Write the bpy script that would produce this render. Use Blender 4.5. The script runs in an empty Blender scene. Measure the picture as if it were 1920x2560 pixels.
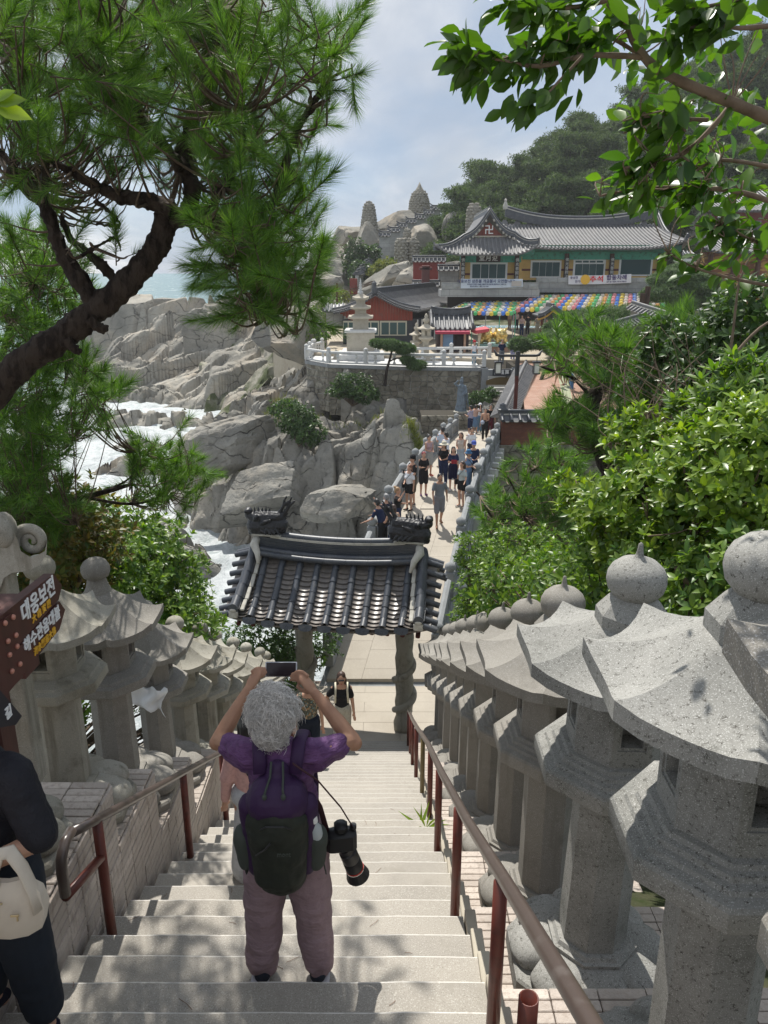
import bpy, math, random
import numpy as np
from mathutils import Vector, Matrix
random.seed(7); rng = np.random.default_rng(7)
S = bpy.context.scene; COL = S.collection
R = math.radians; PI = math.pi; sin = math.sin; cos = math.cos
# ---------------------------------------------------------------- camera, sky, sun, exposure
PITCH = 17.4; FPX = 1923.0
cam = bpy.data.cameras.new('camera'); camo = bpy.data.objects.new('camera', cam); COL.objects.link(camo)
cam.sensor_fit = 'VERTICAL'; cam.sensor_height = 36; cam.sensor_width = 27; cam.lens = 36*FPX/2560
cam.clip_start = 0.05; cam.clip_end = 6000
camo.rotation_euler = (R(90-PITCH), 0, 0); S.camera = camo
AZ = -14.0; EL = 59.5
W = bpy.data.worlds.new('World'); S.world = W; W.use_nodes = True
def world():
    nt = W.node_tree; nt.nodes.clear(); N = nt.nodes.new; L = nt.links.new
    out = N('ShaderNodeOutputWorld'); bg = N('ShaderNodeBackground'); bg.inputs[1].default_value = 0.1
    sky = N('ShaderNodeTexSky'); sky.sky_type = 'NISHITA'; sky.sun_disc = False
    sky.sun_elevation = R(EL); sky.sun_rotation = R(AZ); sky.air_density = 1.2; sky.dust_density = .4
    tc = N('ShaderNodeTexCoord'); sep = N('ShaderNodeSeparateXYZ'); L(tc.outputs['Generated'], sep.inputs[0])
    def mth(op, a, b=None):
        m = N('ShaderNodeMath'); m.operation = op
        for i, v in enumerate((a, b)):
            if v is None: continue
            if isinstance(v, (int, float)): m.inputs[i].default_value = v
            else: L(v, m.inputs[i])
        return m.outputs[0]
    z = mth('ADD', mth('MAXIMUM', sep.outputs[2], 0.0), 0.22)
    cb = N('ShaderNodeCombineXYZ'); L(mth('DIVIDE', sep.outputs[0], z), cb.inputs[0]); L(mth('DIVIDE', sep.outputs[1], z), cb.inputs[1])
    def noise(sc, det, rough, off, dist=0.3):
        mp = N('ShaderNodeMapping'); mp.inputs['Location'].default_value = off; mp.inputs['Scale'].default_value = (1, .62, 1); mp.inputs['Rotation'].default_value = (0, 0, R(-28))
        L(cb.outputs[0], mp.inputs[0])
        n = N('ShaderNodeTexNoise'); n.inputs['Scale'].default_value = sc; n.inputs['Detail'].default_value = det
        n.inputs['Roughness'].default_value = rough; n.inputs['Distortion'].default_value = dist; L(mp.outputs[0], n.inputs['Vector'])
        return n.outputs['Fac']
    def ramp(f, a, b, lo=0., hi=1.):
        m = N('ShaderNodeMapRange'); m.interpolation_type = 'SMOOTHSTEP'
        L(f, m.inputs[0]); m.inputs[1].default_value = a; m.inputs[2].default_value = b; m.inputs[3].default_value = lo; m.inputs[4].default_value = hi
        return m.outputs[0]
    def mix(f, a, b):
        m = N('ShaderNodeMix'); m.data_type = 'RGBA'
        if isinstance(f, float): m.inputs[0].default_value = f
        else: L(f, m.inputs[0])
        for i, v in ((6, a), (7, b)):
            if isinstance(v, tuple): m.inputs[i].default_value = (*v, 1)
            else: L(v, m.inputs[i])
        return m.outputs[2]
    big = ramp(noise(.75, 6, .55, (5.3, 1.1, 0)), .40, .58)
    det = ramp(noise(1.7, 8, .58, (.4, 6.2, 0), .5), .35, .72)
    shade = ramp(noise(1.0, 6, .55, (7.7, 2.1, 0), .4), .38, .68)
    blue = mix(.72, sky.outputs[0], (2.9, 4.1, 6.0))
    c = mix(big, blue, (5.6, 5.9, 6.3))
    c = mix(mth('MULTIPLY', det, mth('ADD', mth('MULTIPLY', big, .6), .35)), c, (10.5, 10.3, 10.0))
    c = mix(mth('MULTIPLY', shade, .6), c, (3.1, 3.9, 5.2))
    L(c, bg.inputs[0]); L(bg.outputs[0], out.inputs[0])
world()
sd = bpy.data.lights.new('sun', 'SUN'); sd.energy = 5.0; sd.angle = R(.55); sd.color = (1, .955, .88)
so = bpy.data.objects.new('sun', sd); COL.objects.link(so)
SUNV = Vector((sin(R(AZ))*cos(R(EL)), cos(R(AZ))*cos(R(EL)), sin(R(EL))))
so.rotation_euler = SUNV.to_track_quat('Z', 'Y').to_euler()
S.view_settings.view_transform = 'Standard'; S.view_settings.look = 'None'; S.view_settings.gamma = 1
S.view_settings.use_curve_mapping = False; S.view_settings.exposure = 0.22
# ---------------------------------------------------------------- helpers
_p = R(PITCH)
def at(px, py, Y):
    """point of the place that lies Y metres ahead and shows at photo pixel (px, py) of 1920x2560"""
    dx = (px-960)/FPX; dy = (1280-py)/FPX
    d = Vector((dx, cos(_p)+dy*sin(_p), -sin(_p)+dy*cos(_p)))
    return d*(Y/d.y)
def atz(px, py, z):
    dx = (px-960)/FPX; dy = (1280-py)/FPX
    d = Vector((dx, cos(_p)+dy*sin(_p), -sin(_p)+dy*cos(_p)))
    return d*(z/d.z)
def _h(i, j, k, s):
    n = (i*374761393 + j*668265263 + k*2147483647 + s*1274126177) & 0xFFFFFFFF
    n = ((n ^ (n >> 13))*1274126177) & 0xFFFFFFFF
    n = ((n ^ (n >> 16))*2246822519) & 0xFFFFFFFF
    return ((n ^ (n >> 15)) & 0xFFFFFF)/float(0xFFFFFF)
def vnoise(x, y, z=None, s=0):
    x = np.asarray(x, float); y = np.asarray(y, float); z = np.zeros_like(x) if z is None else np.asarray(z, float)
    i = np.floor(x).astype(np.int64); j = np.floor(y).astype(np.int64); k = np.floor(z).astype(np.int64)
    f = x-i; g = y-j; h = z-k; f = f*f*(3-2*f); g = g*g*(3-2*g); h = h*h*(3-2*h)
    r = 0
    for a in (0, 1):
        for b in (0, 1):
            for c in (0, 1):
                r = r + _h(i+a, j+b, k+c, s)*(f if a else 1-f)*(g if b else 1-g)*(h if c else 1-h)
    return r*2-1
def fbm(x, y, z=None, o=4, s=0, g=.5):
    a = 1.; t = 0; n = 0; z = np.zeros_like(np.asarray(x, float)) if z is None else z
    for q in range(o):
        t = t + a*vnoise(x*2**q, y*2**q, z*2**q, s+q*17); n += a; a *= g
    return t/n
def voro(x, y, s=0):
    """F1, F2 and the nearest cell's jittered point + three hashes"""
    i = np.floor(x).astype(np.int64); j = np.floor(y).astype(np.int64)
    f1 = np.full(x.shape, 9.); f2 = np.full(x.shape, 9.); cx = np.zeros_like(x); cy = np.zeros_like(x); ci = np.zeros_like(i); cj = np.zeros_like(j)
    for a in (-1, 0, 1):
        for b in (-1, 0, 1):
            px = i+a+.15+.7*_h(i+a, j+b, 0, s); py = j+b+.15+.7*_h(i+a, j+b, 1, s)
            d = np.hypot(px-x, py-y); m = d < f1
            f2 = np.where(m, f1, np.minimum(f2, d)); cx = np.where(m, px, cx); cy = np.where(m, py, cy)
            ci = np.where(m, i+a, ci); cj = np.where(m, j+b, cj); f1 = np.where(m, d, f1)
    return f1, f2, cx, cy, _h(ci, cj, 2, s), _h(ci, cj, 3, s), _h(ci, cj, 4, s)
def sstep(a, b, x):
    t = np.clip((x-a)/(b-a), 0, 1); return t*t*(3-2*t)
def put(o, parent=None, **kw):
    COL.objects.link(o)
    if parent: o.parent = parent
    for k, v in kw.items(): o[k] = v
    return o
def tag(o, label=None, category=None, group=None, kind=None):
    for k, v in (('label', label), ('category', category), ('group', group), ('kind', kind)):
        if v: o[k] = v
    return o
def empty(name, loc=(0, 0, 0), rz=0., label=None, category=None, group=None, scale=1.):
    o = bpy.data.objects.new(name, None); COL.objects.link(o); o.location = loc; o.rotation_euler = (0, 0, rz); o.scale = (scale,)*3
    o.empty_display_size = .1
    return tag(o, label, category, group)
def smoothme(me):
    me.polygons.foreach_set('use_smooth', np.ones(len(me.polygons), bool))
def npmesh(name, V, F, mat=None, parent=None, smooth=False, loc=None, **kw):
    """V (n,3) float, F (m,k) int (k = 3 or 4)"""
    me = bpy.data.meshes.new(name); V = np.asarray(V, np.float32); F = np.asarray(F, np.int32)
    me.vertices.add(len(V)); me.vertices.foreach_set('co', V.ravel())
    m, k = F.shape; me.loops.add(m*k); me.loops.foreach_set('vertex_index', F.ravel())
    me.polygons.add(m); me.polygons.foreach_set('loop_start', np.arange(0, m*k, k, dtype=np.int32))
    if smooth: smoothme(me)
    me.update(calc_edges=True)
    if mat: me.materials.append(mat)
    o = bpy.data.objects.new(name, me)
    if loc is not None: o.location = loc
    return put(o, parent, **kw)
class MB:
    def __init__(s): s.V = []; s.F = []; s.M = []
    def add(s, V, F, m=0):
        b = len(s.V); s.V += [tuple(v) for v in V]; s.F += [tuple(i+b for i in f) for f in F]; s.M += [m]*len(F); return s
    def box(s, c, d, rz=0., m=0, T=None, taper=1.):
        x, y, z = d[0]/2, d[1]/2, d[2]/2; V = []
        for k in (-1, 1):
            t = 1 if k < 0 else taper
            for a, b in ((-1, -1), (1, -1), (1, 1), (-1, 1)):
                px, py = a*x*t, b*y*t
                v = Vector((c[0]+px*cos(rz)-py*sin(rz), c[1]+px*sin(rz)+py*cos(rz), c[2]+k*z)); V.append(T @ v if T else v)
        return s.add(V, [(3, 2, 1, 0), (4, 5, 6, 7), (0, 1, 5, 4), (1, 2, 6, 5), (2, 3, 7, 6), (3, 0, 4, 7)], m)
    def bbox(s, c, d, b=.01, m=0, T=None):
        """box with bevelled edges"""
        x, y, z = d[0]/2, d[1]/2, d[2]/2; rings = []
        for zz, q in ((-z, b), (-z+b, 0), (z-b, 0), (z, b)):
            X, Y = x-q, y-q
            rings.append([(c[0]+u, c[1]+v, c[2]+zz) for u, v in ((-X+b, -Y), (X-b, -Y), (X, -Y+b), (X, Y-b), (X-b, Y), (-X+b, Y), (-X, Y-b), (-X, -Y+b))])
        if T: rings = [[T @ Vector(v) for v in r] for r in rings]
        return s.loft(rings, True, m)
    def loft(s, rings, cap=True, m=0, closed=True):
        n = len(rings[0]); V = [v for r in rings for v in r]; F = []
        for i in range(len(rings)-1):
            for j in range(n if closed else n-1):
                a = i*n+j; b = i*n+(j+1) % n; F.append((a, b, b+n, a+n))
        if cap: F.append(tuple(range(n-1, -1, -1))); F.append(tuple(range(len(V)-n, len(V))))
        return s.add(V, F, m)
    def lathe(s, prof, n=16, c=(0, 0, 0), rot=0., cap=True, m=0, T=None, sy=1.):
        rings = [[(c[0]+r*cos(rot+2*PI*j/n), c[1]+sy*r*sin(rot+2*PI*j/n), c[2]+z) for j in range(n)] for r, z in prof]
        if T: rings = [[T @ Vector(v) for v in r] for r in rings]
        return s.loft(rings, cap, m)
    def tube(s, pts, rad, n=8, m=0, cap=True, flat=1.):
        pts = [Vector(p) for p in pts]; rings = []; up = Vector((0, 0, 1))
        if not hasattr(rad, '__len__'): rad = [rad]*len(pts)
        pu = None
        for i, p in enumerate(pts):
            d = (pts[min(i+1, len(pts)-1)]-pts[max(i-1, 0)])
            d = d.normalized() if d.length > 1e-9 else Vector((0, 0, 1))
            if pu is None: u = d.cross(up if abs(d.z) < .95 else Vector((0, 1, 0))).normalized()
            else: u = (pu-d*pu.dot(d)).normalized()
            pu = u; v = u.cross(d)
            rings.append([p+(u*cos(2*PI*j/n)+v*sin(2*PI*j/n)*flat)*rad[i] for j in range(n)])
        return s.loft(rings, cap, m)
    def ell(s, c, r, n=10, k=6, m=0, T=None):
        prof = [(max(1e-4, sin(PI*i/k)), -cos(PI*i/k)) for i in range(k+1)]
        rings = [[Vector((c[0]+r[0]*a*cos(2*PI*j/n), c[1]+r[1]*a*sin(2*PI*j/n), c[2]+r[2]*z)) for j in range(n)] for a, z in prof]
        if T: rings = [[T @ v for v in q] for q in rings]
        return s.loft(rings, True, m)
    def build(s, name, mats, parent=None, smooth=False, ang=None, loc=None, **kw):
        me = bpy.data.meshes.new(name); me.from_pydata([tuple(v) for v in s.V], [], s.F)
        if not isinstance(mats, (list, tuple)): mats = [mats]
        for mm in mats: me.materials.append(mm)
        if len(mats) > 1: me.polygons.foreach_set('material_index', np.array(s.M, np.int32))
        if smooth or ang: smoothme(me)
        if ang: me.set_sharp_from_angle(angle=R(ang))
        me.update(); o = bpy.data.objects.new(name, me)
        if loc is not None: o.location = loc
        return put(o, parent, **kw)
def copy_obj(o, parent=None, loc=None, rot=None, scale=None):
    c = o.copy(); COL.objects.link(c); c.parent = parent
    if loc is not None: c.location = loc
    if rot is not None: c.rotation_euler = rot
    if scale is not None: c.scale = scale
    return c
def copy_tree(o, parent=None, **kw):
    c = copy_obj(o, parent, **kw)
    for ch in list(o.children): copy_tree(ch, c)
    return c
def rots(d, up=None, roll=None):
    """(n,3) forward dirs -> (n,3,3) matrices whose columns are side, up, forward"""
    d = d/np.maximum(1e-9, np.linalg.norm(d, axis=1, keepdims=True))
    u = np.tile([0., 0., 1.], (len(d), 1)) if up is None else up
    u = np.where(np.abs((d*u).sum(1, keepdims=True)) > .98, np.array([[0, 1., 0]]), u)
    a = np.cross(u, d); a /= np.linalg.norm(a, axis=1, keepdims=True); b = np.cross(d, a)
    if roll is not None:
        c, s_ = np.cos(roll)[:, None], np.sin(roll)[:, None]; a, b = a*c+b*s_, b*c-a*s_
    return np.stack([a, b, d], axis=2)
def scatter(TV, TF, Rm, T, sc):
    n = len(T); k = len(TV); sc = np.broadcast_to(np.asarray(sc, float).reshape(-1, 1, 1) if np.ndim(sc) else np.full((n, 1, 1), sc), (n, 1, 1))
    V = np.einsum('nij,kj->nki', Rm, TV)*sc + T[:, None, :]
    F = TF[None]+(np.arange(n)*k)[:, None, None]
    return V.reshape(-1, 3), F.reshape(-1, TF.shape[1])
def rdirs(n, zb=0.):
    v = rng.normal(size=(n, 3)); v[:, 2] += zb; return v/np.linalg.norm(v, axis=1, keepdims=True)
WS = bpy.data.scenes.new('workshop')                     # empty bench scene where meshes are evaluated, removed at the end
def baked(o):
    ins = o.name in COL.objects
    if ins: COL.objects.unlink(o)
    par = o.parent; o.parent = None; WS.collection.objects.link(o); vl = WS.view_layers[0]; vl.update()
    me = bpy.data.meshes.new_from_object(o.evaluated_get(vl.depsgraph)); WS.collection.objects.unlink(o); o.parent = par
    if ins: COL.objects.link(o)
    return me
def text(body, size, mat, parent, M4, name='lettering', ext=.002, spacing=1., sx=1., bold=0., align='CENTER'):
    c = bpy.data.curves.new(name, 'FONT'); c.body = body; c.size = size; c.extrude = ext; c.align_x = align; c.align_y = 'CENTER'; c.space_character = spacing
    c.offset = bold; c.resolution_u = 2
    t = bpy.data.objects.new(name, c); me = baked(t); bpy.data.objects.remove(t); me.name = name
    me.transform(Matrix.Diagonal((sx, 1, 1, 1))); me.materials.clear(); me.materials.append(mat)
    o = bpy.data.objects.new(name, me); put(o, parent); o.matrix_local = M4
    return o
def frame(loc, xdir, ydir):
    x = Vector(xdir).normalized(); z = x.cross(Vector(ydir)).normalized(); y = z.cross(x)
    m = Matrix((x, y, z)).transposed().to_4x4(); m.translation = Vector(loc); return m
# implicit-looking bodies: closed primitives fused into one continuous skin by a voxel remesh
def cone(mb, p0, p1, r0, r1, n=10, fl=1.):
    p0 = Vector(p0); p1 = Vector(p1); d = (p1-p0); L = d.length or 1e-6; d = d/L; pts = []; rad = []
    for t in (-.95, -.7, -.35): pts.append(p0+d*(t*r0)); rad.append(r0*math.sqrt(1-t*t))
    for t in (0, .33, .66, 1): pts.append(p0+d*(L*t)); rad.append(r0+(r1-r0)*t)
    for t in (.35, .7, .95): pts.append(p1+d*(t*r1)); rad.append(r1*math.sqrt(1-t*t))
    mb.tube(pts, rad, n, flat=fl)
def fuse(name, prims, voxel, mat, parent=None, disp=None, smooth=2, **kw):
    mb = MB()
    for q in prims:
        if q[0] == 'c': cone(mb, *q[1:])
        elif q[0] == 'e': mb.ell(q[1], q[2], 14, 9, T=(q[3] if len(q) > 3 else None))
        else: q[1](mb)
    o = mb.build(name, mat, parent, True)
    md = o.modifiers.new('r', 'REMESH'); md.mode = 'VOXEL'; md.voxel_size = voxel; md.use_smooth_shade = True
    if smooth:
        ms = o.modifiers.new('s', 'SMOOTH'); ms.factor = .5; ms.iterations = smooth
    me = baked(o); me.name = name
    old = o.data; o.modifiers.clear(); o.data = me; bpy.data.meshes.remove(old); smoothme(me)
    if not me.materials: me.materials.append(mat)
    if disp:
        n = len(me.vertices); V = np.empty(n*3, np.float32); me.vertices.foreach_get('co', V); V = V.reshape(-1, 3)
        Nn = np.empty(n*3, np.float32); me.vertices.foreach_get('normal', Nn); Nn = Nn.reshape(-1, 3)
        V = V+Nn*disp(V, Nn)[:, None]; me.vertices.foreach_set('co', V.astype(np.float32).ravel()); me.update()
    for k, v in kw.items(): o[k] = v
    return o
# ---------------------------------------------------------------- materials
def mat(name, base, rough=.6, spec=.4, metal=0., layers=(), bump=(), coord='P', island=None, rand=None, trans=None, sheen=0., coat=0., brick=None, crack=None):
    m = bpy.data.materials.new(name); m.use_nodes = True; nt = m.node_tree; N = nt.nodes.new; L = nt.links.new
    b = nt.nodes['Principled BSDF']; b.inputs['Roughness'].default_value = rough; b.inputs['Metallic'].default_value = metal
    b.inputs['Specular IOR Level'].default_value = spec
    if sheen: b.inputs['Sheen Weight'].default_value = sheen
    if coat: b.inputs['Coat Weight'].default_value = coat; b.inputs['Coat Roughness'].default_value = .15
    if coord == 'P': vec = N('ShaderNodeNewGeometry').outputs['Position']
    else: vec = N('ShaderNodeTexCoord').outputs['Object']
    def noise(sc, det=4, rg=.6):
        v = vec
        if isinstance(sc, (tuple, list)):
            mp = N('ShaderNodeMapping'); mp.inputs['Scale'].default_value = sc; L(vec, mp.inputs[0]); v = mp.outputs[0]; sc = 1.
        n = N('ShaderNodeTexNoise'); n.inputs['Scale'].default_value = sc; n.inputs['Detail'].default_value = det; n.inputs['Roughness'].default_value = rg
        L(v, n.inputs['Vector']); return n.outputs['Fac']
    def mr(f, a, c, lo=0., hi=1.):
        q = N('ShaderNodeMapRange'); L(f, q.inputs[0]); q.inputs[1].default_value = a; q.inputs[2].default_value = c; q.inputs[3].default_value = lo; q.inputs[4].default_value = hi; return q.outputs[0]
    def mix(f, a, c, mode='MIX'):
        q = N('ShaderNodeMix'); q.data_type = 'RGBA'; q.blend_type = mode
        if isinstance(f, (int, float)): q.inputs[0].default_value = f
        else: L(f, q.inputs[0])
        for i, v in ((6, a), (7, c)):
            if isinstance(v, (tuple, list)): q.inputs[i].default_value = (*v, 1)
            else: L(v, q.inputs[i])
        return q.outputs[2]
    c = tuple(base)
    if brick:
        bt = N('ShaderNodeTexBrick'); mp = N('ShaderNodeMapping'); mp.inputs['Rotation'].default_value = brick.get('rot', (0, 0, 0)); L(vec, mp.inputs[0]); L(mp.outputs[0], bt.inputs['Vector'])
        bt.inputs['Color1'].default_value = (*base, 1); bt.inputs['Color2'].default_value = (*brick['c2'], 1); bt.inputs['Mortar'].default_value = (*brick['mortar'], 1)
        bt.inputs['Scale'].default_value = 1; bt.inputs['Brick Width'].default_value = brick['w']; bt.inputs['Row Height'].default_value = brick['h']; bt.inputs['Mortar Size'].default_value = brick['m']
        bt.offset = brick.get('off', .5); c = bt.outputs[0]; brf = bt.outputs['Fac']
    if island:
        g = N('ShaderNodeNewGeometry').outputs['Random Per Island']; c = mix(g, c, island)
        g2 = N('ShaderNodeMath'); g2.operation = 'FRACT'; g3 = N('ShaderNodeMath'); g3.operation = 'MULTIPLY'; g3.inputs[1].default_value = 7.31; L(g, g3.inputs[0]); L(g3.outputs[0], g2.inputs[0])
        c = mix(1., c, mr2(N, L, g2.outputs[0], .75, 1.3), 'MULTIPLY')
    if rand:
        g = N('ShaderNodeObjectInfo').outputs['Random']; c = mix(g, c, rand)
    for ly in layers:
        sc, col, lo, hi = ly[:4]; det = ly[4] if len(ly) > 4 else 4; rg = ly[5] if len(ly) > 5 else .6
        c = mix(mr(noise(sc, det, rg), lo, hi), c, col)
    if isinstance(c, tuple): b.inputs['Base Color'].default_value = (*c, 1)
    else: L(c, b.inputs['Base Color'])
    nrm = None
    if crack:
        sc, cc, wd = crack; nz = N('ShaderNodeTexNoise'); nz.inputs['Scale'].default_value = sc*.9; nz.inputs['Detail'].default_value = 5; L(vec, nz.inputs['Vector'])
        va = N('ShaderNodeVectorMath'); va.operation = 'MULTIPLY_ADD'; L(nz.outputs['Color'], va.inputs[0]); va.inputs[1].default_value = (.9/sc,)*3; L(vec, va.inputs[2])
        mp = N('ShaderNodeMapping'); mp.inputs['Rotation'].default_value = (.5, R(-32), .3); mp.inputs['Scale'].default_value = (sc*.45, sc, sc*1.15); L(va.outputs[0], mp.inputs[0])
        vo = N('ShaderNodeTexVoronoi'); vo.feature = 'DISTANCE_TO_EDGE'; vo.inputs['Scale'].default_value = 1; L(mp.outputs[0], vo.inputs['Vector'])
        mk_ = N('ShaderNodeMath'); mk_.operation = 'MULTIPLY'; L(mr(vo.outputs['Distance'], 0, wd, 1, 0), mk_.inputs[0]); L(mr(noise(sc*.8, 3), .42, .58), mk_.inputs[1]); cf = mk_.outputs[0]; c = mix(cf, c, cc); L(c, b.inputs['Base Color'])
        q = N('ShaderNodeBump'); q.invert = True; q.inputs['Strength'].default_value = 1; q.inputs['Distance'].default_value = .12; L(cf, q.inputs['Height']); nrm = q.outputs[0]
    for bm in bump:
        sc, st, dist = bm[:3]; det = bm[3] if len(bm) > 3 else 5
        q = N('ShaderNodeBump'); q.inputs['Strength'].default_value = st; q.inputs['Distance'].default_value = dist; L(noise(sc, det), q.inputs['Height'])
        if nrm: L(nrm, q.inputs['Normal'])
        nrm = q.outputs[0]
    if brick:
        q = N('ShaderNodeBump'); q.inputs['Strength'].default_value = .8; q.inputs['Distance'].default_value = .006; q.invert = True; L(brf, q.inputs['Height'])
        if nrm: L(nrm, q.inputs['Normal'])
        nrm = q.outputs[0]
    if nrm: L(nrm, b.inputs['Normal'])
    if trans:
        t = N('ShaderNodeBsdfTranslucent'); ms = N('ShaderNodeMixShader'); ms.inputs[0].default_value = trans[0]
        tcol = mix(1., c, trans[1], 'MULTIPLY') if not isinstance(c, tuple) else tuple(a*d for a, d in zip(c, trans[1]))
        if isinstance(tcol, tuple): t.inputs[0].default_value = (*tcol, 1)
        else: L(tcol, t.inputs[0])
        L(b.outputs[0], ms.inputs[1]); L(t.outputs[0], ms.inputs[2]); L(ms.outputs[0], nt.nodes['Material Output'].inputs[0])
    return m
def mr2(N, L, f, lo, hi):
    q = N('ShaderNodeMapRange'); L(f, q.inputs[0]); q.inputs[3].default_value = lo; q.inputs[4].default_value = hi
    cc = N('ShaderNodeCombineColor'); [L(q.outputs[0], cc.inputs[i]) for i in range(3)]; return cc.outputs[0]
G = {}
G['granite'] = mat('granite', (.27, .255, .225), .8, .3, rand=(.215, .20, .175), layers=[(2.2, (.22, .205, .18), .42, .7), (230, (.46, .45, .43), .55, .7, 2), (260, (.12, .12, .12), .60, .70, 2), (5, (.17, .16, .14), .52, .78, 7, .7), ((14, 14, 1.2), (.19, .175, .15), .56, .76, 5)], bump=[(260, .5, .0015, 3), (60, .3, .003)])
G['granite_old'] = mat('granite_weathered', (.37, .355, .31), .85, .3, rand=(.30, .285, .24), layers=[(1.8, (.24, .22, .17), .45, .7, 6), (210, (.46, .44, .38), .58, .72, 2), (230, (.14, .13, .11), .6, .7, 2), (4, (.12, .11, .085), .53, .76, 7, .7), ((12, 12, 1.2), (.15, .135, .1), .55, .75, 5)], bump=[(220, .5, .0015, 3), (40, .35, .004)])
G['granite_lichen'] = mat('granite_lichen', (.30, .295, .275), .85, .3, layers=[(1.6, (.20, .20, .185), .4, .62, 6), (48, (.075, .07, .06), .54, .64, 6, .8), (210, (.5, .5, .48), .57, .68, 2), (3.2, (.1, .1, .085), .6, .78, 8, .7)], bump=[(200, .6, .002, 3), (35, .3, .004)])
G['step'] = mat('step_granite', (.38, .35, .305), .8, .3, rand=(.31, .29, .26), layers=[(.7, (.28, .26, .23), .45, .62, 6), (1.3, (.34, .315, .275), .4, .7, 6), (150, (.50, .48, .43), .54, .72, 2), (170, (.17, .155, .13), .58, .74, 2), (5, (.27, .25, .215), .58, .8, 6)], bump=[(180, .5, .002, 3)])
G['paving'] = mat('paving_granite', (.40, .36, .30), .8, .3, layers=[(.9, (.32, .285, .235), .4, .7, 5), (80, (.53, .5, .44), .56, .7, 2)], bump=[(120, .3, .002, 3)])
G['tile_side'] = mat('split_tile', (.60, .53, .47), .75, .3, rand=(.44, .385, .34), layers=[((30, 30, 9), (.37, .31, .265), .5, .72, 5), (3, (.32, .28, .24), .55, .8, 6)], bump=[((70, 70, 16), .9, .006, 4), (240, .4, .002)])
G['mortar'] = mat('mortar', (.1, .075, .06), .9)
G['rail_red'] = mat('rail_red_paint', (.13, .03, .02), .4, .5, layers=[(14, (.07, .02, .014), .5, .75, 6)], bump=[(60, .2, .002)])
G['rail_top'] = mat('rail_brown_steel', (.075, .055, .047), .3, .6, layers=[(9, (.12, .1, .09), .55, .75, 6)], bump=[(90, .1, .001)])
G['rail_olive'] = mat('rail_olive_paint', (.16, .12, .05), .45, .5)
G['tile_dark'] = mat('roof_tile_dark', (.052, .06, .076), .42, .5, layers=[(3, (.085, .09, .10), .45, .7, 5), (11, (.11, .11, .11), .58, .75, 6), (40, (.025, .028, .034), .5, .8, 3)], bump=[(60, .25, .003)])
G['pan_tile'] = mat('pan_tile', (.15, .135, .125), .36, .5, layers=[(7, (.23, .2, .175), .45, .7, 5)], bump=[(50, .3, .003)])
G['lime'] = mat('lime_plaster', (.52, .5, .45), .85, .2, layers=[(8, (.36, .34, .29), .45, .75, 6)], bump=[(40, .4, .006)])
G['tile_grey'] = mat('roof_tile_grey', (.15, .15, .155), .6, .4, layers=[(1.5, (.21, .205, .20), .4, .7, 5), (18, (.09, .09, .1), .5, .75, 4)], bump=[(30, .3, .005)])
G['tile_far'] = mat('roof_tile_black', (.06, .065, .075), .45, .45, layers=[(4, (.1, .105, .115), .45, .7, 5)])
G['wood_red'] = mat('red_brown_timber', (.1, .022, .016), .6, .3, layers=[((30, 30, 3), (.055, .014, .01), .45, .7, 4)], bump=[((60, 60, 4), .4, .003)])
G['rock'] = None
G['black_iron'] = mat('black_iron', (.018, .018, .022), .45, .5)
G['white_paint'] = mat('white_paint', (.78, .78, .76), .5, .4)
G['stone_white'] = mat('white_granite', (.56, .56, .545), .75, .3, layers=[(3, (.46, .46, .45), .45, .7, 5), (60, (.36, .36, .36), .6, .75, 2)], bump=[(80, .3, .003)])
G['stone_bridge'] = mat('bridge_granite', (.26, .27, .275), .8, .3, layers=[(2, (.2, .21, .215), .4, .7, 5), (60, (.36, .37, .37), .58, .72, 2), (5, (.13, .14, .14), .58, .8, 6)], bump=[(80, .35, .003)])
G['stone_warm'] = mat('warm_stone', (.46, .42, .34), .8, .3, layers=[(2.5, (.36, .32, .26), .4, .7, 5)], bump=[(50, .3, .004)])
def plain(name, c, rough=.7, **k): return mat(name, c, rough, **k)
# ================================================================= stairway
RISE, TREAD, H0, D0 = .165, .30, 3.35, 2.94
def stair_h(d): return 1.733+.55*d                      # metres below the eye of the nosing line
NS = 37; LAND_Z = -9.55; LAND_Y = D0+TREAD*NS
stairs = empty('stone_stairs'); stairs['kind'] = 'structure'
mb = MB(); r = .014; w0, w1 = -1.70, .50
prof = [(-.33, 0), (-r, 0), (-r*.3, -r*.3), (0, -r), (.0, -RISE), (-.33, -RISE)]
xs = [w0]+[w0+(w1-w0)*i/16 for i in range(1, 16)]+[w1]
rings = [[(x, y+(.0025*sin(x*9)+.002*sin(x*23+1) if y > -.1 else 0), z+(-.002*abs(sin(x*13+2)) if (y > -.02 and z > -.1) else 0)) for y, z in prof] for x in xs]
mb.loft(rings); G['nosing'] = mat('worn_edge', (.60, .58, .54), .7, .3, layers=[(30, (.42, .4, .36), .5, .7, 4)]); G['dirt'] = mat('step_dirt', (.10, .085, .065), .95, .1, layers=[(25, (.22, .2, .17), .5, .7, 5)])
st0 = mb.build('step', G['step'], stairs, ang=40)
nb_ = len(prof)
st0.data.materials.append(G['nosing']); st0.data.materials.append(G['dirt'])
for i_, f_ in enumerate(st0.data.polygons):
    c_ = f_.center
    if c_.z > -.016 and c_.y > -.014: f_.material_index = 1
for n in range(-11, NS+1):
    o = st0 if n == -11 else copy_obj(st0, stairs)
    o.location = (random.uniform(-.006, .006), D0+TREAD*n, -(H0+RISE*n))
    o.rotation_euler = (random.uniform(-.004, .004), random.uniform(-.002, .002), random.uniform(-.003, .003))
mb = MB()
for n in range(-11, NS+1): mb.box(((w0+w1)/2, D0+TREAD*n-.17, -(H0+RISE*n)-.17-.6), (2.16, .3, 1.2))
mb.build('stair_core', G['mortar'], stairs)
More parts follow.
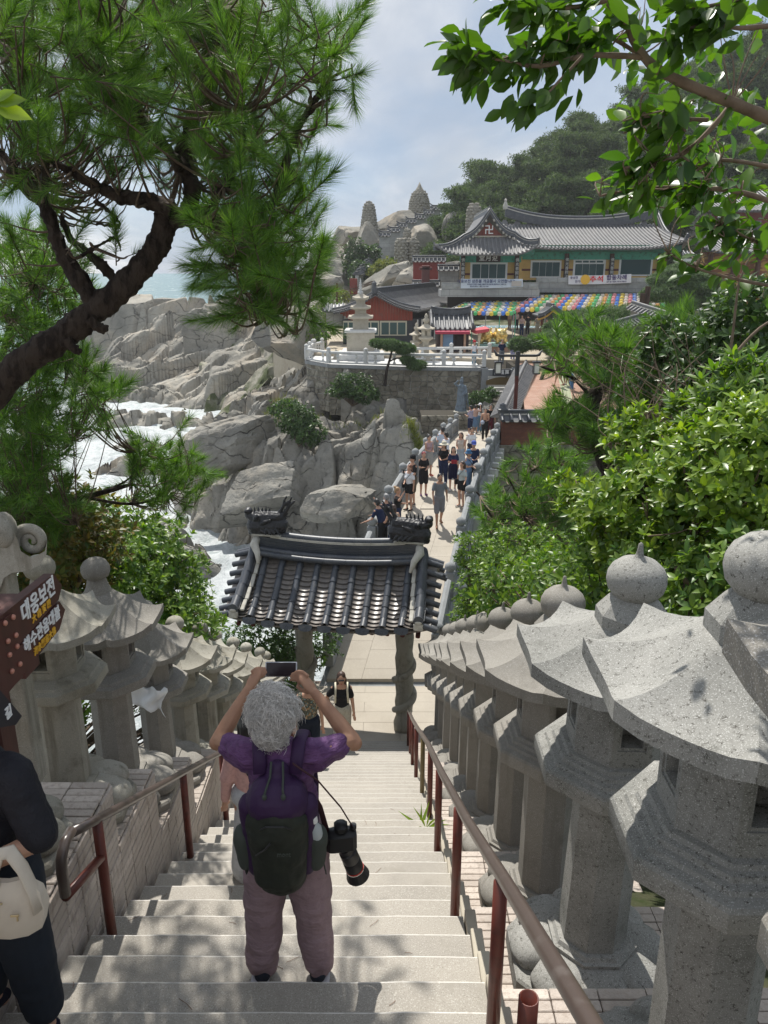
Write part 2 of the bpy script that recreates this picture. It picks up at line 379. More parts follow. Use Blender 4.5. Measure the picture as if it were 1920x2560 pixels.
mb = MB(); mb.box((-.6, -2.4, -1.55-.3), (5.5, 4.2, .6)); mb.build('top_landing', G['paving'], None, kind='structure')
# stone kerb between steps and right ledge
mb = MB()
for n in range(-11, NS+1):
    y = D0+TREAD*n; z = -(H0+RISE*n); mb.bbox((w1+.035, y-.15, z-.06+random.uniform(-.012, .012)), (.066, TREAD-.006, .2), .006)
mb.build('kerb', G['stone_warm'], stairs, ang=30)
# side walls with split-face tiles
tile_mesh = {}
def tile(parent, c, d, name='tile'):
    k = (round(d[0], 2), round(d[1], 2), round(d[2], 2))
    if k not in tile_mesh:
        m_ = MB().bbox((0, 0, 0), d, .004); o = m_.build(name, G['tile_side'], parent, ang=30); tile_mesh[k] = o.data
    else: o = put(bpy.data.objects.new(name, tile_mesh[k]), parent)
    o.location = c; return o
def side_wall(name, label, x_face, x_back, ledges, zfun, side, nparts):
    """ledges: list of (y0, y1, z_top); side = +1 when the visible face looks to +x"""
    root = empty(name, (0, 0, 0), 0, label, 'wall'); core = MB(); rest = MB(); cnt = 0
    bw = abs(x_face-x_back); xm = (x_face+x_back)/2
    for (y0, y1, z) in ledges:
        zb = zfun(y1)-.5
        core.box((xm-side*.012, (y0+y1)/2, (z-.012+zb)/2), (bw-.024, y1-y0-.004, z-.012-zb))
        # top tiles: long side across x
        ny = max(1, round((y1-y0)/.0655)); dy = (y1-y0)/ny; nx = int(bw/.24)+1
        for i in range(ny):
            for j in range(nx):
                xx = x_face-side*(.121+j*.243); yy = y0+dy*(i+.5)
                if abs(xx-x_face) > bw: continue
                dz = random.uniform(-.002, .003)
                if cnt < nparts and y0 > 1.2 and y0 < 7.6 and j < 3: tile(root, (xx, yy, z+dz), (.237, dy-.007, .02)); cnt += 1
                else: rest.box((xx, yy, z+dz), (.237, dy-.007, .02))
        # face tiles
        nz = int((z-zb)/.0655); ny2 = max(1, round((y1-y0)/.2)); d2 = (y1-y0)/ny2
        for k in range(nz):
            zz = z-.045-k*.0655
            if side < 0 and k > 9: break
            for i in range(ny2):
                yy = y0+d2*(i+.5)
                if zz < zfun(yy)-.12: continue
                dx = random.uniform(-.002, .004)
                if cnt < nparts and 1.5 < y0 < 6.2: tile(root, (x_face+side*dx, yy, zz), (.02, d2-.006, .059)); cnt += 1
                else: rest.box((x_face+side*dx, yy, zz), (.02, d2-.006, .059))
        # back (downhill) end of each ledge
        for k in range(9):
            for j in range(nx):
                xx = x_face-side*(.121+j*.243)
                if abs(xx-x_face) > bw: continue
                rest.box((xx, y1, z-.045-k*.0655), (.237, .018, .059))
    core.build('core', G['mortar'], root); rest.build('tile_courses', G['tile_side'], root, kind='stuff')
    return root
lz = lambda d: -(stair_h(d)+.25)
LE = [0.3, 1.2, 2.2, 3.2, 4.2, 5.0, 6.0, 7.0, 7.95, 8.85, 9.7, 10.7, 11.7, 12.7, 13.6]
left_ledges = [(LE[i], LE[i+1], -(.6*LE[i+1]+.62)) for i in range(len(LE)-1)]
side_wall('stepped_wall', 'left stepped wall clad in pale split tiles, carrying the smaller stone lanterns', -1.76, -3.05, left_ledges, lz, 1, 297)
RD = [-.05, 1.12, 2.35, 3.62, 4.72, 5.96, 7.16, 8.1, 9.1, 10.4, 11.6, 12.7, 13.7]
RE = [-.7]+[(RD[i]+RD[i+1])/2 for i in range(len(RD)-1)]+[14.2]
right_ledges = [(RE[i], RE[i+1], -(2.247+.516*(RD[i]))) for i in range(len(RD))]
side_wall('low_stepped_wall', 'right low stepped wall with pale tile ledges under the large granite lanterns', .585, 1.95, right_ledges, lz, -1, 290)
# ================================================================= stone lanterns
C8 = cos(PI/8)
def oct_r(a):                                            # radius factor of a regular octagon (flat faces on the axes), circumradius 1
    o = ((a+PI/8) % (PI/4))-PI/8
    return C8/cos(o), abs(o)/(PI/8)
def lantern_roof(Rr, rt, H, lift, th, n=6):
    mb = MB(); A = 8*n; rows = []; nt = 7
    for i in range(nt+1):
        t = i/nt; ring = []
        for j in range(A):
            a = 2*PI*j/A; f, c = oct_r(a); rr = (rt+(Rr-rt)*t)*(f*(1-.05*(1-c*c)*t))
            z = H*(1-t)**1.55+lift*(c**2.2)*t**2.5+.012*t*c**8
            ring.append((rr*cos(a), rr*sin(a), z))
        rows.append(ring)
    und = []
    for s_, dz, pw in ((1., -th, 1), (.97, -th-.004, 1), (.55, -th+.015, 0), (.3, -th+.03, 0)):
        und.append([(x*s_, y*s_, (z if pw else 0)+dz) for (x, y, z) in rows[-1]])
    mb.loft(rows+und); return mb
def lobed(profile, n=8, per=8, depth=.14, rot=0.):
    rings = []
    for r_, z, q in profile:
        ring = []
        for j in range(n*per):
            a = 2*PI*j/(n*per)+rot; m_ = abs(cos(n/2*(a-rot)))**.45
            ring.append(((r_*(1-depth*q+depth*q*m_))*cos(a), (r_*(1-depth*q+depth*q*m_))*sin(a), z))
        rings.append(ring)
    return rings
def chamber(mb, Rc, z0, z1, wz0, wz1, ww):
    P = [(Rc*cos(PI/8+k*PI/4), Rc*sin(PI/8+k*PI/4)) for k in range(8)]
    for k in range(8):
        a, b = Vector((*P[k], 0)), Vector((*P[(k+1) % 8], 0)); L = (b-a).length; u = (b-a)/L; nn = Vector((u.y, -u.x, 0))
        q = lambda s, z, d=0.: (a.x+u.x*s+nn.x*d, a.y+u.y*s+nn.y*d, z)
        if k % 2 == 1:                                    # faces on the axes carry a window
            s0, s1 = (L-ww)/2, (L+ww)/2; fr = .016
            for dd, f0, w_ in ((0, 0, 0),):
                mb.add([q(0, z0), q(L, z0), q(L, z1), q(0, z1), q(s0-fr, wz0-fr), q(s1+fr, wz0-fr), q(s1+fr, wz1+fr), q(s0-fr, wz1+fr),
                        q(s0-fr, wz0-fr, -.008), q(s1+fr, wz0-fr, -.008), q(s1+fr, wz1+fr, -.008), q(s0-fr, wz1+fr, -.008),
                        q(s0, wz0, -.008), q(s1, wz0, -.008), q(s1, wz1, -.008), q(s0, wz1, -.008),
                        q(s0, wz0, -.13), q(s1, wz0, -.13), q(s1, wz1, -.13), q(s0, wz1, -.13)],
                       [(0, 1, 5, 4), (1, 2, 6, 5), (2, 3, 7, 6), (3, 0, 4, 7)]+[(i+o_, (i+1) % 4+o_, (i+1) % 4+o_+4, i+o_+4) for o_ in (4, 8, 12) for i in range(4)]+[(16, 17, 18, 19)])
        else: mb.add([q(0, z0), q(L, z0), q(L, z1), q(0, z1)], [(0, 1, 2, 3)])
    return mb
def big_lantern(m):
    r_ = empty('stone_lantern')
    MB().lathe([(.50, 0), (.50, .11), (.485, .125)], 8, rot=PI/8).build('plinth', m, r_, ang=30)
    mb = MB(); mb.loft(lobed([(.455, .12, 1), (.475, .145, 1), (.47, .175, 1), (.43, .215, 1), (.36, .245, 1), (.285, .262, .6), (.255, .262, 0)], 8, 10, .2)); mb.build('lotus_base', m, r_, ang=50)
    MB().lathe([(.262, .262), (.262, .285), (.24, .287), (.225, .31)], 8, rot=PI/8).lathe([(.196, .31), (.188, 1.355)], 8, rot=PI/8).build('shaft', m, r_, ang=25)
    mb = MB(); mb.loft(lobed([(.2, 1.33, 1), (.25, 1.35, 1), (.31, 1.38, 1), (.36, 1.418, 1), (.36, 1.43, 1)], 8, 8, .12, PI/8)); mb.build('petal_collar', m, r_, ang=50)
    MB().lathe([(.36, 1.425), (.43, 1.43), (.435, 1.44), (.435, 1.515), (.425, 1.53), (.385, 1.54), (.375, 1.555), (.345, 1.56), (.335, 1.578), (.31, 1.582), (.3, 1.6), (.275, 1.603)], 8, rot=PI/8).build('platform', m, r_, ang=25)
    mb = chamber(MB(), .272, 1.6, 2.1, 1.72, 1.97, .115); mb.add([(0, 0, 2.1)], []); mb.build('light_chamber', m, r_)
    lantern_roof(.585, .17, .185, .038, .072).build('roof', m, r_, ang=38, loc=(0, 0, 2.13))
    MB().lathe([(.135, 2.285), (.185, 2.30), (.185, 2.37), (.13, 2.44), (.11, 2.46)], 8, rot=PI/8).build('collar', m, r_, ang=25)
    prof = [(.07, 2.445), (.11, 2.46), (.138, 2.495), (.149, 2.54), (.146, 2.575), (.128, 2.612), (.09, 2.645), (.045, 2.66), (.022, 2.672), (.015, 2.70), (.012, 2.735), (.002, 2.745)]
    MB().lathe(prof, 26).build('finial', m, r_, smooth=True)
    return r_
def small_lantern(m):
    s = .70; r_ = empty('stone_lantern')
    MB().lathe([(.44, 0), (.44, .05), (.425, .065)], 8, rot=PI/8).build('plinth', m, r_, ang=30)
    mb = MB(); mb.loft(lobed([(.40, .06, 1), (.425, .09, 1), (.42, .125, 1), (.37, .17, 1), (.29, .20, 1), (.23, .215, .5), (.2, .215, 0)], 8, 10, .22)); mb.build('lotus_base', m, r_, ang=50)
    MB().lathe([(.2, .212), (.2, .23), (.185, .235)], 8, rot=PI/8).lathe([(.152, .23), (.142, .93)], 8, rot=PI/8).build('shaft', m, r_, ang=25)
    mb = MB(); mb.loft(lobed([(.15, .90, 1), (.2, .925, 1), (.26, .955, 1), (.30, .985, 1), (.3, .99, 1)], 8, 8, .14, PI/8)); mb.build('petal_collar', m, r_, ang=50)
    MB().lathe([(.29, .985), (.335, .99), (.34, 1.0), (.335, 1.055), (.30, 1.07), (.29, 1.085), (.235, 1.10), (.22, 1.105)], 8, rot=PI/8).build('platform', m, r_, ang=25)
    chamber(MB(), .205, 1.10, 1.42, 1.17, 1.34, .085).build('light_chamber', m, r_)
    lantern_roof(.43, .1, .215, .035, .05).build('roof', m, r_, ang=38, loc=(0, 0, 1.435))
    MB().lathe([(.10, 1.62), (.096, 1.645), (.075, 1.69), (.062, 1.745), (.066, 1.76)], 20).build('neck', m, r_, smooth=True)
    mb = MB(); rings = []
    for r0, z, q in ((.062, 1.75, 0), (.086, 1.765, .3), (.098, 1.80, .6), (.096, 1.835, 1), (.078, 1.865, .9), (.045, 1.885, .5), (.004, 1.892, 0)):
        rings.append([((r0*(1-.09*q*(1-abs(cos(2.5*a))**.5)))*cos(a), (r0*(1-.09*q*(1-abs(cos(2.5*a))**.5)))*sin(a), z) for a in [2*PI*j/40 for j in range(40)]])
    mb.loft(rings); mb.build('bud_finial', m, r_, smooth=True)
    return r_
def restone(root, m):
    """give a copied lantern its own weathered stone"""
    for ch in root.children:
        ch.data = ch.data.copy(); ch.data.materials.clear(); ch.data.materials.append(m)
BL = big_lantern(G['granite'])
ordn = ['nearest', 'second', 'third', 'fourth', 'fifth', 'sixth', 'seventh', 'eighth', 'ninth', 'tenth', 'eleventh', 'twelfth']
first = True
mats3 = {}
for i, d in enumerate(RD[1:]):
    o = BL if first else copy_tree(BL); first = False
    o.location = ((1.2, 1.275, 1.225, 1.2)[min(i, 3)]+random.uniform(-.012, .012), d, -(2.247+.516*d)+.012+(0, -.03, .07, 0)[min(i, 3)])
    o.rotation_euler = (random.uniform(-.008, .008), random.uniform(-.008, .008), random.uniform(-.03, .03))
    if i == 2: o.rotation_euler[1] = .02
    if i in (1, 2): restone(o, G['granite_lichen'])
    lb = ['large granite lantern cut by the right edge, only a roof corner showing',
          'nearest complete granite lantern at right, dark lichen specks on its roof',
          'granite lantern just behind the lichen-specked one, ball leaning a little'][i] if i < 3 else \
        'large granite onion-ball lantern, %s in the right row counting from the camera' % ordn[i]
    tag(o, lb, 'stone lantern', 'large granite lanterns down the right of the stairs')
SL = small_lantern(G['granite_old'])
LDS = [(3.55, 'lantern at the left edge behind the person in black, only its lotus base showing'),
       (4.57, 'weathered lantern right behind the brown direction boards'),
       (5.48, 'left-row lantern with the tallest finial, just right of the direction boards'),
       (6.58, 'left-row lantern with a crumpled white sheet caught on its light chamber'),
       (7.42, 'left-row lantern right after the one holding the white sheet'),
       (8.42, 'left-row lantern fifth from the direction boards, paler roof'),
       (9.25, 'left-row lantern beside the raised left elbow of the grey-haired person'),
       (10.2, 'left-row lantern whose roof shows just left of the grey curls'),
       (11.2, 'left-row lantern hidden mostly by the grey-haired head, white roof showing'),
       (12.2, 'last but one left-row lantern, beside the gate column'),
       (13.1, 'last left-row lantern, at the foot of the gate column')]
for i, (d, lb) in enumerate(LDS):
    o = SL if i == 0 else copy_tree(SL)
    led = [z for (a, b, z) in left_ledges if a <= d < b][0]
    o.location = (-2.22+random.uniform(-.02, .02), d, led+.012); o.rotation_euler = (random.uniform(-.012, .012), random.uniform(-.012, .012), random.uniform(-.05, .05))
    if i in (2, 3): o.rotation_euler[0] = .015; restone(o, G['granite'])
    if i == 2: o.scale = (1.1, 1.1, 1.13)
    tag(o, lb, 'stone lantern', 'weathered lanterns along the left wall')
# white sheet caught on the fourth one
c0 = Vector((-2.22, 6.58, [z for (a, b, z) in left_ledges if a <= 6.58 < b][0]))
pts = []
mb = MB(); n1, n2 = 14, 8
for i in range(n1):
    for j in range(n2):
        u, v = i/(n1-1), j/(n2-1)
        x = -.16+.36*u+.03*sin(v*7); z = 1.2-.14*v+.16*math.exp(-((u-.3)/.1)**2)*(1-v)-.10*u*v+.02*sin(u*19+v*5); y = -.33-.05*v+.035*sin(u*13+v*4)
        mb.V.append((x, y, z-.03))
for i in range(n1-1):
    for j in range(n2-1): a = i*n2+j; mb.F.append((a, a+n2, a+n2+1, a+1)); mb.M.append(0)
wp = mb.build('plastic_sheet', plain('white_sheet', (.8, .82, .84), .4), None, True, loc=c0)
md = wp.modifiers.new('t', 'SOLIDIFY'); md.thickness = .002
tag(wp, 'crumpled white plastic sheet caught on a lantern of the left row', 'plastic sheet')
# ================================================================= handrails
def rail_z(d): return -(stair_h(d)-.78)
rr = empty('handrail', (0, 0, 0), 0, 'long right handrail, brown top pipe on red posts, beside the large lanterns', 'handrail')
ys = [-.2, .8, 1.4, 2.4, 3.6, 5.4, 7.4, 9.4, 11.2, 12.6, 13.3]
MB().tube([(.475+.012*sin(y*1.1), y, rail_z(y)+.012*sin(y*.9+.5)) for y in ys], .029, 16).build('top_rail', G['rail_top'], rr, True)
for k, d in enumerate([1.0, 2.52, 3.96, 5.53, 6.8, 8.1, 9.4, 10.7, 12.0, 13.2]):
    n = math.ceil((d-D0)/TREAD); zb = -(H0+RISE*n); x = .468+.012*sin(d*1.1)
    MB().tube([(x, d, zb-.02), (x, d, rail_z(d)-.02)], .03 if d < 6 else .028, 14).build('post', G['rail_olive'] if k == 5 else G['rail_red'], rr, True)
MB().tube([(.60, 2.44, -(stair_h(2.44))-.35), (.60, 2.44, -(stair_h(2.44))+.20)], .036, 18, cap=False).build('cut_pipe', G['rail_red'], None, True)
cp = bpy.data.objects['cut_pipe']; sm = cp.modifiers.new('s', 'SOLIDIFY'); sm.thickness = .006
tag(cp, 'short open-ended red pipe stub standing beside the nearest rail post', 'pipe')
rl = empty('handrail', (0, 0, 0), 0, 'left handrail, brown top pipe on red posts, in front of the tiled wall', 'handrail')
ys = [3.62, 4.6, 6, 8, 10, 12, 13.2]
MB().tube([(-1.62, y, rail_z(y)+.008*sin(y*1.3)) for y in [3.3]+ys], .027, 14).build('top_rail', G['rail_top'], rl, True)
zt = rail_z(3.3); MB().tube([(-1.62, 3.31, zt), (-1.62, 3.22, zt-.0), (-1.62, 3.165, zt-.05), (-1.62, 3.15, zt-.12), (-1.62, 3.15, zt-.26)], .028, 14).build('rail_end', G['rail_top'], rl, True)
MB().tube([(-1.62, 3.15, zt-.27), (-1.62, 3.62, zt-.27-.17)], .026, 12).build('brace', G['rail_red'], rl, True)
for k, d in enumerate([3.62, 5.28, 6.6, 7.9, 9.2, 10.5, 11.8, 13.0]):
    n = math.ceil((d-D0)/TREAD); zb = -(H0+RISE*n)
    MB().tube([(-1.62, d, zb-.02), (-1.62, d, rail_z(d)-.02)], .029, 14).build('post', G['rail_red'], rl, True)
# twigs and needles lying on the steps
mb = MB()
for k in range(70):
    n = random.randint(0, 14); z = -(H0+RISE*n)+.003; x = random.uniform(-1.6, .42); y = D0+TREAD*n-random.uniform(.03, .27); a = random.uniform(0, 7); L = random.uniform(.03, .11)
    y2 = min(y+L*sin(a), D0+TREAD*n-.01)
    mb.tube([(x, y, z), (x+L*.5*cos(a)+.006, (y+y2)/2, z+.002), (x+L*cos(a), y2, z)], .0012, 4)
mb.build('fallen_needles', plain('dry_needle', (.2, .09, .045), .8), None, kind='stuff')
# little weed by the right rail
# ================================================================= tiled gate roof over the stair foot
gate = empty('tiled_roof_gate', (-.95, 14.88, LAND_Z), R(-9), 'small tile-roofed gate with dragon ridge ends at the foot of the stairs', 'gate')
gate.scale = (.94, .95, .965)
def gp(x, y, z): return (x, y, z)                            # local to the gate, z above the landing
EZ, RZ, HW, RUN = 3.02, 4.05, 1.80, 1.38                       # eave and tile-top heights, half width of the tile field, run
def slope(t, x=0.):                                        # t 0 ridge .. 1 eave
    return -(RUN*t), RZ-(RZ-EZ)*(1-max(0, 1-t)**1.25)+.10*(x/2.0)**4*t+.05*(x/2)**2
col_x = [-1.60+.4*i for i in range(9)]
nseg = 6
def half_tile(r, L, th=.018, n=8, up=True, flare=0.):
    mb = MB(); out = []
    for y, rr_ in ((0, r), (L, r+flare)):
        a0 = [PI*j/n for j in range(n+1)]
        s_ = 1 if up else -1
        outer = [(rr_*cos(a), y, s_*rr_*sin(a)*(1 if up else .42)) for a in a0]; inner = [((rr_-th)*cos(a), y, s_*(rr_-th)*sin(a)*(1 if up else .42)+(0 if up else .0)) for a in reversed(a0)]
        out.append(outer+inner)
    return mb.loft(out)
ct0 = None; pan0 = None
for cx in col_x:
    for k in range(nseg):
        t0, t1 = .05+.95*k/nseg, .05+.95*(k+1)/nseg
        y0, z0 = slope(t0, cx); y1, z1 = slope(t1, cx); L = math.hypot(y1-y0, z1-z0)
        if ct0 is None: ct0 = half_tile(.080, L*1.03, flare=-.011).build('cover_tile', G['tile_dark'], gate, ang=50); o = ct0
        else: o = put(bpy.data.objects.new('cover_tile', ct0.data), gate)
        a = math.atan2(z0-z1, y0-y1)
        o.matrix_local = frame((cx+random.uniform(-.006, .006), y1, z1+.065+.004*(k % 2)), (1, 0, 0), (0, y0-y1, z0-z1))
rows = 15
for ci in range(10):
    cx = -1.80+.4*ci
    for k in range(rows):
        t0, t1 = .05+.97*k/rows, .05+.97*(k+1)/rows
        y0, z0 = slope(t0, cx); y1, z1 = slope(t1, cx); L = math.hypot(y1-y0, z1-z0)
        if pan0 is None: pan0 = half_tile(.165, L*1.7, .016, 8, False).build('pan_tile', G['pan_tile'], gate, ang=50); o = pan0
        else: o = put(bpy.data.objects.new('pan_tile', pan0.data), gate)
        dz = (z0-z1)/L; dy = (y0-y1)/L
        tilt = .10
        o.matrix_local = frame((cx+random.uniform(-.004, .004), y1, z1+.112+random.uniform(-.003, .003)), (1, 0, 0), (0, dy*L, dz*L-.034))
# rear slope and the small side (gable) tiles, in one mesh each
mb = MB()
for cx in col_x:
    pts = []
    for i in range(9):
        y, z = slope(.05+.95*i/8, cx); pts.append((cx, -y, z+.045))
    mb.tube(pts, .078, 10)
mb.build('rear_cover_tiles', G['tile_dark'], gate, ang=60, kind='stuff')
mb = MB()
for s_ in (1, -1):
    rg = []
    for i in range(10):
        y, z = slope(i/9., 0); ring = []
        for j in range(23):
            x = -2.2+4.4*j/22; yy, zz = slope(i/9., x); ring.append((x, yy*s_, zz-.05))
        rg.append(ring)
    b_ = len(mb.V)
    for r_ in rg: mb.V += r_
    for i in range(9):
        for j in range(22):
            a = b_+i*23+j; mb.F.append((a, a+1, a+24, a+23) if s_ < 0 else (a, a+23, a+24, a+1)); mb.M.append(0)
o = mb.build('roof_bed', G['pan_tile'], gate); md = o.modifiers.new('s', 'SOLIDIFY'); md.thickness = .05; md.offset = 0
# eave end tiles (drooping discs)
et0 = None
for ci in range(11):
    cx = -2.0+.4*ci; y, z = slope(1.02, cx)
    if abs(cx) < 1.9:
        m_ = MB(); pts = [(.15*cos(a), 0, .03+.02*sin(a)) for a in (0, PI/4, PI/2, 3*PI/4, PI)]+[(.15*cos(a), 0, -.10*abs(sin(a))**.7-.0) for a in (PI*1.15, PI*1.3, PI*1.5, PI*1.7, PI*1.85)]
        m_.loft([[(p[0], -.012, p[2]) for p in pts], [(p[0], .012, p[2]) for p in pts]])
        m_.lathe([(.035, -.002), (.03, .008)], 12, T=Matrix.Translation((0, -.013, -.04)) @ Matrix.Rotation(R(90), 4, 'X'))
        if et0 is None: et0 = m_.build('eave_tile', G['tile_dark'], gate, ang=40); o = et0
        else: o = put(bpy.data.objects.new('eave_tile', et0.data), gate)
        o.location = (cx+.2-.2, y-.012, z+.03); o.rotation_euler = (R(-28), 0, 0)
# descending gable ridges: pan layer, lime joint, big rolls
for sx in (-1, 1):
    for k in range(5):
        t0, t1 = .02+.96*k/5, .02+.96*(k+1)/5
        y0, z0 = slope(t0, 1.9); y1, z1 = slope(t1, 1.9)
        off = .09*t1*sx; off0 = .09*t0*sx
        T_ = frame((sx*1.86+off, y1, z1+.17), (1, 0, 0), (-(off-off0), y0-y1, z0-z1)); L = math.hypot(y0-y1, z0-z1)
        half_tile(.098, L*.99, .02, 10).build('ridge_roll', G['tile_dark'], gate, ang=50).matrix_local = T_
        m_ = MB().bbox((sx*-.165, L/2, -.05), (.085, L*.985, .05), .01); m_.build('gable_lime_tile', G['lime'], gate, ang=30).matrix_local = T_
        m_ = MB().box((0, L/2, -.075), (.22, L, .15)); m_.build('ridge_bed', G['tile_dark'], gate).matrix_local = T_
    mb = MB(); pts = []
    for i in range(7):
        y, z = slope(i/6., 1.9); pts.append((sx*1.88, -y, z+.2))
    mb.tube(pts, .1, 10); mb.build('rear_ridge_roll', G['tile_dark'], gate, True)
    y, z = slope(1.0, 1.9)
    m_ = MB(); m_.lathe([(.105, 0), (.105, .03), (.085, .035)], 16, T=Matrix.Translation((sx*1.95, y-.0, z+.19)) @ Matrix.Rotation(R(90), 4, 'X')); m_.build('ridge_end_disc', G['tile_dark'], gate, ang=30)
    m_ = MB(); m_.bbox((sx*1.95, y-.02, z+.06), (.2, .07, .15), .02); m_.ell((sx*1.95, y-.05, z+.16), (.075, .02, .035), 12, 6); m_.build('lime_infill', G['lime'], gate, ang=30)
    for k in range(8):                                     # short tiles sticking out over the gable
        t = .06+.93*k/7; y, z = slope(t, 2.0); x0 = sx*1.93; x1 = sx*2.32
        for sgn in (1, -1):
            pts = [(x0, y*sgn, z+.08), (x1, y*sgn, z+.0-.03)]
            if sgn == 1: MB().tube(pts, .062, 12).build('gable_tile', G['tile_dark'], gate, ang=50)
            else:
                if k % 2 == 0: MB().tube(pts, .062, 8).build('gable_tile', G['tile_dark'], gate, ang=50)
# ridge stack: thin layers, lime strip and top rolls, sagging in the middle
def ridge_z(x): return RZ+.02+.10*(x/1.65)**2
def band(w, z0, z1, x0=-1.75, x1=1.75, n=24):
    rings = []
    for i in range(n+1):
        x = x0+(x1-x0)*i/n; z = ridge_z(x); rings.append([(x, -w/2, z+z0), (x, w/2, z+z0), (x, w/2, z+z1), (x, -w/2, z+z1)])
    return MB().loft(rings)
for i in range(7): band(.30-.012*(i % 2)-.012*i, .04+.036*i, .04+.036*i+.031).build('ridge_layer', G['tile_dark'], gate)
for k in range(8):
    x0, x1 = -1.5+3.0*k/8, -1.5+3.0*(k+1)/8
    band(.20, .295, .345, x0+.003, x1-.003, 3).build('lime_strip', G['lime'], gate)
    a = Vector((x0+.003, 0, ridge_z(x0)+.345)); b = Vector((x1-.003, 0, ridge_z(x1)+.345)); L = (b-a).length
    half_tile(.085, L, .02, 10).build('ridge_tile', G['tile_dark'], gate, ang=50).matrix_local = frame(a, (0, -1, 0), b-a)
for s_ in (0, 1):                                          # two heavy rolls below the stack
    for k in range(7):
        x0, x1 = -1.7+3.4*k/7, -1.7+3.4*(k+1)/7
        a = Vector((x0, -.20-.07*s_, ridge_z(x0)+.04-.065*s_)); b = Vector((x1-.006, -.20-.07*s_, ridge_z(x1)+.04-.065*s_))
        MB().tube([a, b], .062, 12).build('ridge_roll', G['tile_dark'], gate, ang=50)
# dragon heads at the ridge ends
def dragon(sx):
    P = []
    def c(p0, p1, r0, r1): P.append(('c', (p0[0]*sx, p0[1], p0[2]), (p1[0]*sx, p1[1], p1[2]), r0, r1))
    def e(p, r): P.append(('e', (p[0]*sx, p[1], p[2]), r))
    c((-.28, 0, .14), (.30, 0, .10), .15, .17); c((-.25, 0, .30), (.22, 0, .26), .11, .14); c((-.3, 0, .05), (.32, 0, .0), .09, .10)   # body
    c((.22, 0, .24), (.42, 0, .31), .13, .085); c((.24, 0, .05), (.38, 0, -.02), .11, .07)                     # jaws opening outward
    e((.42, 0, .39), (.085, .10, .075)); e((.45, .06, .40), (.045, .045, .045)); e((.45, -.06, .40), (.045, .045, .045))
    for sy in (-1, 1):
        e((.22, sy*.13, .32), (.06, .05, .06)); e((.22, sy*.165, .325), (.03, .03, .03)); c((.1, sy*.12, .2), (-.1, sy*.17, .28), .05, .02)
        for q in range(4): c((-.2+.1*q, sy*.13, .08), (-.3+.1*q, sy*.18, .0), .04, .015)
        c((.30, sy*.11, .14), (.36, sy*.1, .03), .035, .02)
    for i in range(5): c((-.02+.075*i, 0, .36), (-.05+.085*i, 0, .48+.02*(i % 2)), .035, .008)                        # crest
    for i, (a, b) in enumerate(((-.22, .0), (-.34, -.03))):                                                 # forked horns
        c((a, 0, .34), (a-.12, 0, .52), .045, .035); c((a-.12, 0, .52), (a-.14, 0, .63), .035, .022); c((a-.12, 0, .52), (a-.24, 0, .62), .034, .022); c((a-.14, 0, .62), (a-.19, 0, .70), .022, .018)
    for i in range(4): c((-.32, 0, .1+.07*i), (-.41-.02*(i % 2), 0, .13+.08*i), .04, .01)
    return P
def ndisp(V, Nn): return .012*fbm(V[:, 0]*24, V[:, 1]*24, V[:, 2]*24, 3, g=.7).astype(np.float32)
for sx in (-1, 1):
    o = fuse('dragon_head', dragon(sx), .011, G['black_iron'], gate, ndisp, 1); o.location = (sx*1.55, 0, ridge_z(1.55)+.40); o.scale = (1.05, 1.2, 1.12)
    mb = MB(); mb.bbox((sx*1.58, 0, ridge_z(1.58)+.335), (.66, .26, .05), .015); mb.build('lime_bed', G['lime'], gate, ang=30)
    mb = MB(); mb.tube([(sx*1.80, -.05, RZ+.36), (sx*1.83, -.2, RZ+.26), (sx*1.72, -.34, RZ+.12), (sx*1.66, -.5, RZ-.06)], [.09, .10, .07, .03], 10); mb.build('lime_patch', G['lime'], gate, True)
# timber and carved columns
for sx in (-1, 1):
    mb = MB(); pts = []; rad = []
    cx_ = sx*1.16+.33
    for i in range(15): pts.append((cx_, 0, -.02+2.5*i/14)); rad.append(.20+.018*sin(i*2.1)+(.03 if i in (0, 1) else 0))
    mb.tube(pts, rad, 20)
    col = mb.build('column', G['granite_old'], gate, True)
    mb = MB(); pts = []; rad = []
    for i in range(60):
        t = i/59; a = t*4.6*PI+(.6 if sx > 0 else 2); rr_ = .215; pts.append((cx_+rr_*cos(a), rr_*sin(a), .15+1.75*t)); rad.append(.03+.055*max(0, sin(PI*min(1, t*1.05)))**.6)
    mb.tube(pts, rad, 10); mb.build('dragon_relief', G['granite_old'], gate, True)
    MB().lathe([(.24, 2.45), (.25, 2.5), (.25, 2.62), (.22, 2.68)], 20, c=(cx_, 0, 0)).build('capital', G['wood_red'], gate, ang=40)
mb = MB(); mb.bbox((0, 0, 2.78), (3.3, .24, .2), .02); mb.bbox((0, 0, 3.05), (3.5, .18, .3), .02); mb.build('beam', G['wood_red'], gate, ang=30)
rf0 = None
for k in range(13):
    x = -1.92+.32*k
    if rf0 is None: rf0 = MB().tube([(0, -1.22, -.21), (0, 0, .58), (0, 1.22, -.21)], .05, 10).build('rafter', G['wood_red'], gate, ang=50); o = rf0
    else: o = put(bpy.data.objects.new('rafter', rf0.data), gate)
    o.location = (x, 0, EZ+.09)
